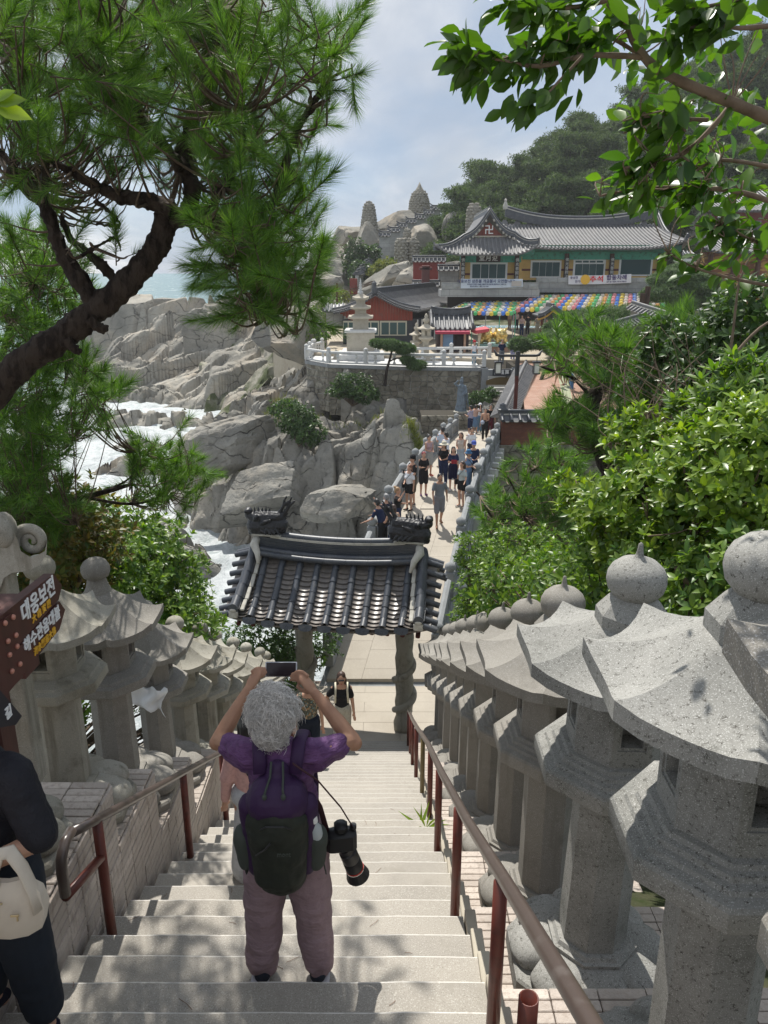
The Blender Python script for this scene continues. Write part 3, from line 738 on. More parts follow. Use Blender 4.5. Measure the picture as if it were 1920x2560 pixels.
# ================================================================= landing and bridge
def XC(y): return -.17+.21*(y-16.3)
def BH(y):
    return np.where(y < 27, 7.65+1.85*(np.maximum(0, 27-y)/10.7)**2, 7.65+1.25*(np.maximum(0, y-27)/17)**1.5)
land = empty('landing'); land['kind'] = 'structure'
def slab(parent, pts, z, th, m, name='paving_slab'):
    """pts: quad in xy, z either number or list"""
    zs = z if isinstance(z, (list, tuple)) else [z]*4
    mb = MB(); mb.loft([[(p[0], p[1], q-th) for p, q in zip(pts, zs)], [(p[0], p[1], q) for p, q in zip(pts, zs)]]); return mb.build(name, m, parent)
for i in range(6):
    y0 = LAND_Y+.005+i*.42; y1 = y0+.414
    xs_ = [-3.0, -1.9, -.75, .35, 1.5, 2.4]
    for j in range(5):
        sh = .3*(i % 2)
        slab(land, [(xs_[j]+sh, y0), (xs_[j+1]+sh-.005, y0), (xs_[j+1]+sh-.005, y1), (xs_[j]+sh, y1)], LAND_Z+random.uniform(-.002, .002), .1, G['paving'])
MB().box((-.2, LAND_Y+1.3, LAND_Z-.56), (6, 2.9, 1.0)).build('landing_base', G['mortar'], land)
br = empty('arched_stone_bridge', (0, 0, 0), 0, 'arched grey granite bridge with knobbed balusters crossing the inlet', 'bridge')
BY0, BY1 = 16.55, 44.5; cnt = 0; y = BY0-.62
while y < BY1:
    L = .62 if y < 24 else .8; y2 = min(y+L, BY1); ncol = 3
    for j in range(ncol):
        a = -1.27+2.54*j/ncol; b = -1.27+2.54*(j+1)/ncol-.006; sh = (y2-y)*.5 if j % 2 else 0
        ya, yb = y+sh, y2+sh-.006
        yb = min(yb, BY1); ya = max(ya, BY0)
        if ya >= yb-.05: continue
        slab(br, [(XC(ya)+a, ya+.21*-a*0), (XC(ya)+b, ya), (XC(yb)+b, yb), (XC(yb)+a, yb)], [float(-BH(ya))]*2+[float(-BH(yb))]*2, .09, G['paving'])
    y = y2
mb = MB(); rings = []
for i in range(41):
    y = BY0-.3+(BY1+.6-BY0)*i/40; h = float(BH(y)); c = XC(y)
    low = h+.55+2.6*abs((y-30)/14)**2.6 if 16 < y < 44 else h+3.2
    rings.append([(c-1.42, y, -low), (c+1.42, y, -low), (c+1.42, y, -h-.095), (c-1.42, y, -h-.095)])
mb.loft(rings).build('arch', G['stone_bridge'], br)
ang = math.atan2(.21, 1)
def bal_post(hh=1.12):
    mb = MB(); mb.bbox((0, 0, hh*.39), (.26, .26, hh*.78), .015)
    mb.lathe([(.10, hh*.78), (.09, hh*.80), (.135, hh*.84), (.15, hh*.90), (.135, hh*.96), (.08, hh*1.0), (.012, hh*1.035)], 16); return mb
bp0 = None
def rail_run(parent, P, m, hh=1.12, panel=True, first=None, flower=True):
    """balustrade through points P (x, y, z floor): a post at each, handrail, lower rail, panel and stub between"""
    global bp0
    me = None
    for i, p in enumerate(P):
        q = P[min(i+1, len(P)-1)] if i < len(P)-1 else P[i]; pr = P[i-1] if i else P[0]
        d = Vector(q)-Vector(pr); a = math.atan2(d.y, d.x)
        if me is None: o = bal_post(hh).build('post', m, parent, ang=40); me = o.data
        else: o = put(bpy.data.objects.new('post', me), parent)
        o.location = p; o.rotation_euler = (0, 0, a)
        if i == len(P)-1: break
        A, B = Vector(p), Vector(P[i+1]); L = (B-A).length; xd = (B-A)/L; T = frame(A, xd, (0, 0, 1)); T2 = T  # local x along, y up
        mb = MB(); rings = []
        for x in (.12, L-.12):
            rings.append([(x, hh*.60, -.075), (x, hh*.60, .075), (x, hh*.66, .10), (x, hh*.74, .075), (x, hh*.77, 0), (x, hh*.74, -.075), (x, hh*.66, -.10)])
        mb.loft(rings); mb.build('handrail', m, parent, ang=30).matrix_local = T
        MB().bbox((L/2, hh*.05, 0), (L-.22, hh*.10, .22), .01).build('base_rail', m, parent, ang=30).matrix_local = T
        if panel == 'open':
            mb = MB(); k = 2 if L > 1.9 else 1
            for s_ in range(k):
                xx = L*(s_+.5)/k
                mb.lathe([(.12, .10*hh), (.10, .16*hh), (.05, .22*hh), (.05, .28*hh), (.12, .38*hh), (.15, .43*hh), (.11, .47*hh), (.07, .52*hh), (.13, .60*hh)], 12, T=Matrix.Translation((xx, 0, 0)) @ Matrix.Rotation(R(-90), 4, 'X'), sy=.6)
            mb.build('baluster', m, parent, ang=50).matrix_local = T
        else:
            mb = MB(); mb.bbox((L/2, hh*.26, 0), (L-.24, hh*.34, .08), .01)
            for s_ in range(3):
                xx = L*(s_+.5)/3
                for sz in (-1, 1):
                    mb.lathe([(.10, 0), (.10, .02), (.06, .03), (.055, .015), (.02, .03)], 12, T=Matrix.Translation((xx, hh*.26, sz*.04)) @ (Matrix.Rotation(PI, 4, 'X') if sz < 0 else Matrix.Identity(4)))
            mb.lathe([(.07, .43*hh), (.11, .47*hh), (.12, .52*hh), (.07, .6*hh)], 10, T=Matrix.Translation((L/2, 0, 0)) @ Matrix.Rotation(R(-90), 4, 'X'))
            mb.build('panel', m, parent, ang=40).matrix_local = T
ysr = [17.0, 19.3, 21.7, 24.1, 26.6, 29.2, 31.9, 34.6, 37.3, 40.0, 42.7]
rail_run(br, [(XC(y)+1.32, y, -float(BH(y))) for y in ysr], G['stone_bridge'])
rail_run(br, [(XC(y)-1.32, y, -float(BH(y))) for y in ysr], G['stone_bridge'])
bk0 = None
for y in np.arange(19, 43, 1.45):                            # corbels with pale ends under the right edge
    for sx in (1, -1):
        if bk0 is None: bk0 = MB().bbox((0, 0, 0), (.26, .28, .62), .01).build('corbel', G['stone_white'], br, ang=30); o = bk0
        else: o = put(bpy.data.objects.new('corbel', bk0.data), br)
        o.location = (XC(y)+sx*1.55, y, -float(BH(y))-.55); o.rotation_euler = (0, 0, -ang)
# ================================================================= sea, shore rocks, ground
SEA = -15.5
def m_sea():
    m = bpy.data.materials.new('sea_water'); m.use_nodes = True; nt = m.node_tree; N = nt.nodes.new; L = nt.links.new
    b = nt.nodes['Principled BSDF']; b.inputs['Roughness'].default_value = .22
    g = N('ShaderNodeNewGeometry'); at_ = N('ShaderNodeAttribute'); at_.attribute_name = 'foam'
    def noise(sc, det, rg, dist=0., st=(1, 1, 1)):
        mp = N('ShaderNodeMapping'); mp.inputs['Scale'].default_value = st; L(g.outputs['Position'], mp.inputs[0])
        n = N('ShaderNodeTexNoise'); n.inputs['Scale'].default_value = sc; n.inputs['Detail'].default_value = det; n.inputs['Roughness'].default_value = rg; n.inputs['Distortion'].default_value = dist; L(mp.outputs[0], n.inputs['Vector']); return n.outputs['Fac']
    def mth(op, a, c):
        q = N('ShaderNodeMath'); q.operation = op
        for i, v in enumerate((a, c)):
            if isinstance(v, (int, float)): q.inputs[i].default_value = v
            else: L(v, q.inputs[i])
        return q.outputs[0]
    def mr(f, a, c, lo=0., hi=1.):
        q = N('ShaderNodeMapRange'); L(f, q.inputs[0]); q.inputs[1].default_value = a; q.inputs[2].default_value = c; q.inputs[3].default_value = lo; q.inputs[4].default_value = hi; return q.outputs[0]
    n1 = noise(.55, 10, .68, 1.6, (1, .55, 1)); n2 = noise(2.1, 8, .7, 1.0, (1, .6, 1))
    f = mth('ADD', mth('MULTIPLY', n1, .6), mth('MULTIPLY', n2, .4))
    foam = mr(mth('ADD', f, mth('MULTIPLY', at_.outputs['Fac'], .30)), .60, .92)
    caps = mr(noise(.09, 9, .72, .8, (1, .35, 1)), .60, .70, 0, .75)
    foam = mth('MAXIMUM', foam, caps)
    mx = N('ShaderNodeMix'); mx.data_type = 'RGBA'; L(foam, mx.inputs[0]); mx.inputs[6].default_value = (.13, .22, .21, 1); mx.inputs[7].default_value = (.56, .59, .60, 1)
    L(mx.outputs[2], b.inputs['Base Color']); L(mr(foam, 0, 1, .2, .8), b.inputs['Roughness'])
    bp = N('ShaderNodeBump'); bp.inputs['Strength'].default_value = .9; bp.inputs['Distance'].default_value = .6
    L(mth('ADD', mth('MULTIPLY', n1, .8), mth('MULTIPLY', n2, .4)), bp.inputs['Height']); L(bp.outputs[0], b.inputs['Normal'])
    return m
def m_rock(name, dark, mid, warm, sc=1.):
    m = mat(name, mid, .88, .25, crack=(.5*sc, tuple(c*.45 for c in dark), .016), layers=[(.22*sc, dark, .40, .62, 6, .6), (.35*sc, warm, .50, .72, 7, .65), ((.5*sc, 1.2*sc, 1.6*sc), tuple(c*.66 for c in mid), .5, .70, 8, .7), (7*sc, tuple(c*.5 for c in dark), .58, .75, 6, .7)],
            bump=[(1.1*sc, .9, .30, 9), (6*sc, .8, .06, 8), (28*sc, .6, .012, 4)])
    return m
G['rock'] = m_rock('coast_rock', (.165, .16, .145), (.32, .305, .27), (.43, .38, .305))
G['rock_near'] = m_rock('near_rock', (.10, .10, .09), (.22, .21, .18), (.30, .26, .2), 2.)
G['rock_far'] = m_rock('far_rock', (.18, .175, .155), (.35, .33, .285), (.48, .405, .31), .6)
G['soil'] = mat('hill_soil', (.05, .055, .03), .95, .1, layers=[(.8, (.09, .08, .05), .5, .7, 6), (3, (.03, .045, .015), .5, .7, 6)], bump=[(5, .8, .1)])
# the sea: one sheet to the horizon, finer towards the shore
def sea():
    xs_ = np.concatenate([-np.geomspace(3200, 70, 26), np.linspace(-66, 30, 260), np.geomspace(34, 3200, 26)])
    ys_ = np.concatenate([np.linspace(10, 34, 30), np.linspace(34.5, 130, 260), np.geomspace(133, 5200, 50)])
    X, Y = np.meshgrid(xs_, ys_, indexing='ij')
    amp = .95*(1-sstep(120, 260, Y))+.0
    Z = SEA+amp*(fbm(X*.16, Y*.28, o=5, s=3)*.9+.25*fbm(X*.9, Y*1.2, o=3, s=9))
    n, m_ = X.shape; idx = np.arange(n*m_).reshape(n, m_)
    F = np.stack([idx[:-1, :-1], idx[1:, :-1], idx[1:, 1:], idx[:-1, 1:]], -1).reshape(-1, 4)
    o = npmesh('sea', np.stack([X, Y, Z], -1).reshape(-1, 3), F, m_sea(), None, True, kind='structure')
    near = (1-sstep(88, 125, Y+ .25*np.abs(X+15)))
    land = np.exp(-np.maximum(0, sdist(X, Y))/6.)
    f = np.clip(.25+near*.9+land*.4, 0, 1.3)*(1-sstep(100, 150, Y))
    a = o.data.attributes.new('foam', 'FLOAT', 'POINT'); a.data.foreach_set('value', f.astype(np.float32).ravel())
# coast height field ------------------------------------------------
def capsule(X, Y, a, b):
    ax, ay = a; bx, by = b; dx, dy = bx-ax, by-ay; t = np.clip(((X-ax)*dx+(Y-ay)*dy)/(dx*dx+dy*dy), 0, 1)
    return np.hypot(X-(ax+t*dx), Y-(ay+t*dy)), t
def poly_sd(X, Y, P):
    """signed distance to polygon, negative inside"""
    P = np.array(P, float); d = np.full(X.shape, 1e9); s_ = np.zeros(X.shape, bool); n = len(P)
    for i in range(n):
        a = P[i]; b = P[(i+1) % n]; e = b-a; wx = X-a[0]; wy = Y-a[1]; t = np.clip((wx*e[0]+wy*e[1])/(e@e), 0, 1)
        d = np.minimum(d, np.hypot(wx-e[0]*t, wy-e[1]*t))
        c = ((a[1] > Y) != (b[1] > Y)) & (X < (b[0]-a[0])*(Y-a[1])/(b[1]-a[1]+1e-12)+a[0]); s_ ^= c
    return np.where(s_, -d, d)
NEARC = [(-16.2, 54), (-13.2, 46.5), (-10.5, 44.2), (-6.5, 42.2), (-1.5, 40.5), (1.5, 39.5), (2.6, 35.5), (4.2, 41.5), (9, 43), (30, 43), (30, 88), (-8, 88), (-18, 76), (-21, 71), (-19, 62)]
FARC = [(-44, 104), (-38, 99), (-30, 95), (-24, 90), (-20, 84), (-14, 80), (0, 80), (30, 80), (60, 240), (0, 250), (-22, 200), (-36, 160), (-47, 135), (-54, 128), (-49, 112)]
def sdist(X, Y): return np.minimum(poly_sd(X, Y, NEARC), poly_sd(X, Y, FARC))
def blocks(X, Y, ang, sx, sy, tilt, s):
    c_, s_ = cos(ang), sin(ang); U = (X*c_+Y*s_)/sx; V = (-X*s_+Y*c_)/sy
    U = U+.25*fbm(X*.12, Y*.12, o=3, s=s+5); V = V+.25*fbm(X*.12+9, Y*.12, o=3, s=s+6)
    f1, f2, cx, cy, h1, h2, h3 = voro(U, V, s)
    z = (h1-.5)*2+tilt*((U-cx)*(h2-.5)*2*sx*.5+(V-cy)*(h3-.5)*2*sy*.5)
    crack = np.exp(-((f2-f1)/.055)**2)
    return z, crack
def coast(X, Y):
    sd = poly_sd(X, Y, NEARC); sf = poly_sd(X, Y, FARC)
    def bed(h, X, dip, per, k):
        q = (h-dip*X+.5*fbm(X*.12, Y*.12, o=3, s=61))/per; fr = q-np.floor(q); return dip*X-.5*fbm(X*.12, Y*.12, o=3, s=61)+per*(np.floor(q)+fr*(1-k)+k*sstep(.25, 1., fr))
    # near cliff: steep rise from the water to the terrace foot
    t = np.clip(-sd, 0, 40)
    topn = 7.3-.30*np.maximum(0, -8-X)-.12*np.maximum(0, Y-56)
    topn = np.where(X < -5, np.minimum(topn, 7.4-.5*(-5-X)), topn)
    h1 = np.minimum(2.1*t**.98, topn+.6*np.tanh((t-7)/6))-.9
    b1, c1 = blocks(X, Y, R(24), 3.8, 2.1, 1.0, 3); b2, c2 = blocks(X, Y, R(35), 1.3, .85, 1.2, 8)
    h1 = h1+(b1*1.5+b2*.42)*sstep(-.5, 2.5, t)+1.1*fbm(X*.25, Y*.3, o=3, s=44)
    h1 = bed(h1, X, .42, 1.7, .6)-c1*.8-c2*.28+.30*fbm(X*.9, Y*.9, o=5, s=4, g=.6)
    # far headland: long inclined slabs rising to the right and away
    t2 = np.clip(-sf, 0, 60); u = (X+50)/45.
    topf = 4.5+6.5*np.clip((X+46)/26, 0, 1)+2.0*sstep(110, 150, Y)+5.0*sstep(-24, -8, X)*sstep(105, 170, Y)
    h2 = np.minimum(.46*t2, topf)-.8
    b3, c3 = blocks(X, Y, R(28), 13, 3.6, .55, 21); b4, c4 = blocks(X, Y, R(33), 4.4, 1.3, .7, 31)
    h2 = h2+(b3*1.5+b4*.55)*sstep(0, 5, t2)+1.6*fbm(X*.09, Y*.12, o=3, s=45)
    h2 = bed(h2, X, .26, 2.3, .7); h2 = bed(h2, X, .30, .8, .4)-c3*.7-c4*.35+.4*fbm(X*.5, Y*.5, o=5, s=14, g=.6)
    # outlying crag of the headland
    r_, _ = capsule(X, Y, (-44, 126), (-30, 124)); b5, c5 = blocks(X, Y, R(10), 4.6, 3.6, .7, 41)
    crag = 11.2-.0*r_-np.maximum(0, r_-3.5)*3.2+b5*1.0-c5*.8
    h = np.maximum(np.where(sd < 0, h1, -3-.6*np.minimum(sd, 8)), np.where(sf < 0, h2, -3-.5*np.minimum(sf, 8)))
    h = np.maximum(h, np.where(r_ < 9, crag, -9))
    # skerries in the inlet
    for (cx, cy, rx, ry, hh, sd_) in ((-24.5, 79, 6.5, 1.7, 1.6, 1), (-30, 96, 6, 2.2, 1.7, 2), (-20.5, 61, 2.6, .9, .9, 3), (-14.5, 40.5, 4.2, 2.4, 2.5, 4), (-18.5, 43, 3, 2, 1.9, 5), (-11.4, 38.8, 2.6, 1.6, 2.0, 6), (-23, 70, 2.2, .8, .7, 7)):
        q = np.hypot((X-cx)/rx, (Y-cy)/ry)+.35*fbm(X*.6, Y*.6, o=3, s=50+sd_); h = np.maximum(h, hh*(1-q*q*1.0)+.5*b2-.4*c2)
    return h+SEA
def grid(name, x0, x1, nx, y0, y1, ny, fn, m, **kw):
    X, Y = np.meshgrid(np.linspace(x0, x1, nx), np.linspace(y0, y1, ny), indexing='ij'); Z = fn(X, Y)
    idx = np.arange(nx*ny).reshape(nx, ny); F = np.stack([idx[:-1, :-1], idx[1:, :-1], idx[1:, 1:], idx[:-1, 1:]], -1).reshape(-1, 4)
    keep = (Z.ravel()[F] > SEA-1.6).any(1)
    return npmesh(name, np.stack([X, Y, Z], -1).reshape(-1, 3), F[keep], m, None, True, **kw)
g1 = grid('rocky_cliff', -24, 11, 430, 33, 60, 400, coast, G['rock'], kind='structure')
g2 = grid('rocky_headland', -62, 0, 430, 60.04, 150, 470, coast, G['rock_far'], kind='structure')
for g_ in (g1, g2): g_.data.set_sharp_from_angle(angle=R(32))
sea()
MB().box((0, 2500, SEA-4.2), (9000, 6400, .2)).build('seabed', plain('seabed', (.08, .08, .07)), None, kind='structure')
# ground on the right of the stairs and between the walls
def right_ground(X, Y):
    z = -(stair_h(Y)+.2)-.28*np.maximum(0, X-2)*sstep(0, 4, Y)
    z = np.maximum(z, -14.6+.10*np.maximum(0, X-8)); z = np.where(Y > 24, np.maximum(z, -13.4+.12*(Y-24)), z)
    z = np.where(X < 5.5, np.minimum(z, -10.6), z) if False else z
    e = sstep(.2, 1.4, X-1.95)*1.
    bank = XC(Y)+1.9
    z = np.where((Y > 14.5) & (X < bank+1.6), np.minimum(z, -10.4-2.2*(1-sstep(0, 1.6, X-bank))), z)
    return z+.18*fbm(X*.8, Y*.8, o=4, s=77)
grid('bank', 1.75, 34, 90, -3, 38.3, 130, right_ground, G['soil'], kind='structure')
def left_ground(X, Y):
    z = -(stair_h(Y)-.15)-.9*np.maximum(0, -5.2-X)-.15*np.maximum(0, Y-10)
    return np.maximum(z, SEA-1)+.35*fbm(X*.9, Y*.9, o=5, s=71)+.25*np.maximum(0, blocks(X, Y, .5, 1.6, 1.2, .8, 5)[0])
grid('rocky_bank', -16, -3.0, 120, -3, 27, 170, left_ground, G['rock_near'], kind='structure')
# boulders: angular rounded hulls cut by random planes
def boulder_mesh(seed, sub=3, cut=9, rough=.06, flat=1.):
    import bmesh
    r2 = np.random.default_rng(seed); bm = bmesh.new(); bmesh.ops.create_icosphere(bm, subdivisions=sub, radius=1)
    V = np.array([v.co[:] for v in bm.verts])
    for k in range(cut):
        n = r2.normal(size=3); n[2] *= .8; n /= np.linalg.norm(n); d = r2.uniform(.46, .84); q = V@n; V = V-np.maximum(0, q-d)[:, None]*n
    f = 1+rough*fbm(V[:, 0]*2.2+seed, V[:, 1]*2.2, V[:, 2]*2.2, 6, g=.6)
    bz, bc = blocks(V[:, 0]*1.0+V[:, 2]*.3, V[:, 2]*1.0+V[:, 1]*.6, R(35)+seed, .62, .36, .5, seed); f = f+.035*bz-.05*bc; V = V*f[:, None]
    F = np.array([[v.index for v in f_.verts] for f_ in bm.faces]); bm.free(); return V, F
def boulder(loc, dim, rot, m, label=None, seed=0, group=None, sub=5, category='boulder', kind=None, cut=17):
    V, F = boulder_mesh(seed, sub, cut); V = V*np.array(dim)/2
    o = npmesh('boulder', V, F, m, None, True, loc=loc); o.rotation_euler = rot; o.data.set_sharp_from_angle(angle=R(28))
    return tag(o, label, None if kind else category, group, kind)
# big blocks of the near cliff: (px, py, Y, width, depth, height, tilt)
def blk(px, py, Y, w, dpt, h, ry, seed, label, rz=.2, rx=-.25, m=None):
    p = at(px, py, Y); boulder(p, (w, dpt, h), (rx, ry, rz), m or G['rock'], label, seed)
blk(650, 1240, 42.8, 7.6, 3.8, 4.8, R(-22), 11, 'huge rounded boulder above the foam, left of the tiled gate ridge')
blk(575, 1105, 46.5, 9.0, 4.0, 3.6, R(-24), 12, 'long slanting rock slab above the huge rounded boulder')
blk(860, 1260, 40.6, 5.0, 3.0, 3.2, R(-12), 18, 'dark wet rock close behind the gate ridge')
# the hill behind ---------------------------------------------------------------
def hill_h(X, Y):
    rise = .5*np.clip(X-3, 0, 46)+.0
    z = -5.6+sstep(84, 118, Y)*(6.2+rise)-sstep(128, 190, Y)*(6+rise*.5)
    z = z+3.0*sstep(112, 128, Y)*np.exp(-((X-6)/9)**2)
    z = z-11*sstep(0, 16, -X-4-.10*(Y-84))
    rk = 1-sstep(2, 12, X)
    return z+.8*fbm(X*.08, Y*.08, o=4, s=91)+rk*(1.3*blocks(X, Y, .6, 5, 3.4, .7, 66)[0]-.8*blocks(X, Y, .6, 5, 3.4, .7, 66)[1]+.5*blocks(X, Y, .9, 1.9, 1.4, .7, 67)[0])
hl = grid('hill', -24, 96, 300, 84, 190, 220, hill_h, mat('hill_ground', (.33, .31, .26), .9, .2, layers=[(.12, (.07, .085, .035), .47, .56, 6), (.5, (.2, .19, .15), .5, .7, 6)], bump=[(1, .8, .3), (5, .6, .06)]), kind='structure')
hl.data.set_sharp_from_angle(angle=R(35))
# ================================================================= terrace, plaza, retaining walls
TZ = -6.0
G['plaza'] = mat('plaza_paving', (.40, .35, .27), .85, .2, layers=[(.5, (.33, .28, .21), .45, .65, 5), (3, (.46, .41, .33), .5, .75, 5)])
G['brick_path'] = mat('path_brick', (.40, .23, .17), .85, .2, brick=dict(c2=(.33, .2, .15), mortar=(.22, .16, .12), w=.22, h=.11, m=.008), layers=[(1.5, (.42, .29, .23), .45, .75, 5)])
G['wall_stone'] = mat('wall_stone', (.17, .15, .12), .9, .2, rand=(.30, .28, .23), layers=[(3, (.10, .095, .075), .45, .7, 6), (12, (.28, .26, .2), .58, .75, 5)], bump=[(9, .8, .03), (45, .4, .006)])
G['wall_joint'] = mat('wall_joint', (.06, .055, .045), .95, .1)
def poly_floor(name, P, z, m, th=.4, parent=None, **kw):
    mb = MB(); mb.loft([[(x, y, z-th) for x, y in P], [(x, y, z) for x, y in P]]); return mb.build(name, m, parent, **kw)
front = [(9.6, 49.9), (8.6, 50.1), (6.45, 50.2), (1.3, 50.8), (-3.7, 52.2), (-5.4, 54.5), (-5.3, 58.5)]
poly_floor('plaza', [(-5.5, 58), (-5.5, 70), (-12, 84.5), (60, 84.5), (60, 53), (9, 53)], TZ+.2, G['plaza'], 6, kind='structure')
tp = [(8.4, 53.1)]+[(8.4, 52.7), (6.6, 52.7)]+front[2:]+[(-5.4, 60), (9, 60)]
poly_floor('terrace', tp[2:][::-1], TZ, G['stone_white'], 3.2, kind='structure')
def stone_wall(name, A, B, ztop, zbot, sx, sz, label, depth=.5, tops=None, nmax=290, seed=1, m=None):
    """wall of rough stones from A to B (xy), seen from its -y side"""
    root = empty(name, (0, 0, 0), 0, label, 'wall'); r2 = random.Random(seed)
    A = Vector((*A, 0)); B = Vector((*B, 0)); L = (B-A).length; u = (B-A)/L; nn = Vector((u.y, -u.x, 0))
    core = MB(); core.loft([[A-nn*depth+Vector((0, 0, z)), B-nn*depth+Vector((0, 0, z)), B-nn*.03+Vector((0, 0, z)), A-nn*.03+Vector((0, 0, z))] for z in (zbot, ztop)]); core.build('core', G['wall_joint'], root)
    nx = max(2, int(L/sx)); nz = max(2, int((ztop-zbot)/sz)); P = {}
    for i in range(nx+1):
        for k in range(nz+1):
            P[i, k] = (L*i/nx+(r2.uniform(-.33, .33)*sx if 0 < i < nx else 0)+(.5*sx if k % 2 and 0 < i < nx else 0)*.6, zbot+(ztop-zbot)*k/nz+(r2.uniform(-.28, .28)*sz if 0 < k < nz else 0))
    rest = MB(); cnt = 0
    for k in range(nz-1, -1, -1):
        for i in range(nx):
            q = [P[i, k], P[i+1, k], P[i+1, k+1], P[i, k+1]]
            if r2.random() < .3: q.insert(2, ((q[1][0]+q[2][0])/2+.1*sx, (q[1][1]+q[2][1])/2))
            c = (sum(a[0] for a in q)/len(q), sum(a[1] for a in q)/len(q)); o0 = r2.uniform(.02, .09); rings = []
            for s_, dd in ((.95, -.12), (.94, o0*.5), (.80, o0)):
                rings.append([A+u*(c[0]+(a[0]-c[0])*s_)+nn*(dd+r2.uniform(-.012, .012))+Vector((0, 0, c[1]+(a[1]-c[1])*s_)) for a in q])
            if cnt < nmax: MB().loft(rings).build('stone', m or G['wall_stone'], root); cnt += 1
            else: rest.loft(rings)
    if rest.V: rest.build('stone_courses', m or G['wall_stone'], root, kind='stuff')
    return root
stone_wall('retaining_wall', (1.3, 50.78), (6.45, 50.18), TZ-.15, -9.6, .46, .36, 'rough stone wall below the long white balustrade, beside the stair opening', seed=2, nmax=150)
stone_wall('retaining_wall', (-3.7, 52.18), (1.3, 50.78), TZ-.15, -9.4, .46, .36, 'rough stone wall under the pagoda terrace, left of the bent pine', seed=3, nmax=130)
stone_wall('retaining_wall', (-5.4, 54.5), (-3.7, 52.18), TZ-.15, -9.2, .46, .36, 'short corner of stone wall at the left end of the pagoda terrace', seed=4)
cop = MB()
for a, b in zip(front[2:-1], front[3:]):
    A, B = Vector((*a, TZ-.02)), Vector((*b, TZ-.02)); L = (B-A).length; T = frame(A, B-A, (0, 0, 1)); cop.bbox((L/2, -.06, 0), (L+.12, .22, .3), .02, T=T)
cop.build('terrace_coping', G['stone_bridge'], None, ang=30, kind='structure')
bal = empty('balustrade', (0, 0, 0), 0, 'white granite balustrade along the front of the pagoda terrace', 'balustrade')
def div(P, n):
    out = []
    for (a, b), k in zip(zip(P, P[1:]), n):
        for i in range(k): out.append((a[0]+(b[0]-a[0])*i/k, a[1]+(b[1]-a[1])*i/k, TZ+.1))
    out.append((P[-1][0], P[-1][1], TZ+.1)); return out
rail_run(bal, div(front[2:], [2, 2, 1, 2]), G['stone_white'], 1.05, 'open')
bal2 = empty('balustrade', (0, 0, 0), 0, 'second white balustrade behind, across the terrace towards the golden pigs', 'balustrade')
rail_run(bal2, [(-5.2, 58.6, TZ+.1), (-4.7, 59.6, TZ+.1)], G['stone_white'], 1.05, 'open')
rail_run(bal2, [(2.0, 54.4, TZ+.1), (4.7, 54.7, TZ+.1), (7.4, 54.9, TZ+.1)], G['stone_white'], 1.1, 'open')
# opening with the stairs going up under the plaque
gt = empty('stair_gateway', (0, 0, 0), 0, 'stair opening in the terrace wall with a black plaque and bronze arch over it', 'gateway')
for x in (6.48, 8.45): MB().bbox((x, 50.0, -7.7), (.42, .45, 3.5), .02).build('pillar', G['stone_bridge'], gt, ang=30)
MB().bbox((7.47, 50.02, -6.25), (2.4, .42, .42), .02).build('lintel', G['stone_bridge'], gt, ang=30)
pl = at(1254, 931, 49.6)
MB().bbox(pl, (1.15, .06, .42), .01).build('plaque', plain('plaque_black', (.02, .025, .035), .5), gt, ang=30)
text('門福萬', .30, G['white_paint'], gt, frame(pl+Vector((0, -.04, 0)), (1, 0, 0), (0, 0, 1)), spacing=1.25, bold=.006)
mb = MB(); ring0 = []; bz = at(1252, 960, 49.7)
for s_ in (0, 1):
    pts = [(-.95, -.05)]+[(-.95+1.9*i/12, .22+.22*sin(PI*i/12)) for i in range(13)]+[(.95, -.05)]
    ring0.append([(bz.x+x, 49.66+.08*s_, bz.z+z) for x, z in pts])
mb.loft(ring0[::-1]).build('arch_board', plain('old_bronze', (.16, .11, .045), .55, metal=.3), gt)
text('만복문 계단 오르는 길', .13, plain('dark_bronze', (.03, .02, .01), .5), gt, frame((bz.x, 49.63, bz.z+.16), (1, 0, 0), (0, 0, 1)), sx=.9) if False else None
for k in range(13):
    MB().bbox((7.47, 50.35+.36*k, -8.62+.205*k), (1.7, .37, .2), .01).build('step', G['stone_white'] if k > 3 else G['stone_bridge'], gt, ang=30)
MB().box((7.47, 53.5, -8.8), (1.9, 7, .5)).box((6.45, 52.6, -7.6), (.3, 4.8, 3.4)).box((8.5, 52.6, -7.6), (.3, 4.8, 3.4)).build('stair_walls', G['wall_joint'], gt)
mb = MB(); mb.box((5.7, 46.6, -9.25), (4.6, 7.2, .6)); mb.build('bridge_landing', G['paving'], None, kind='structure')
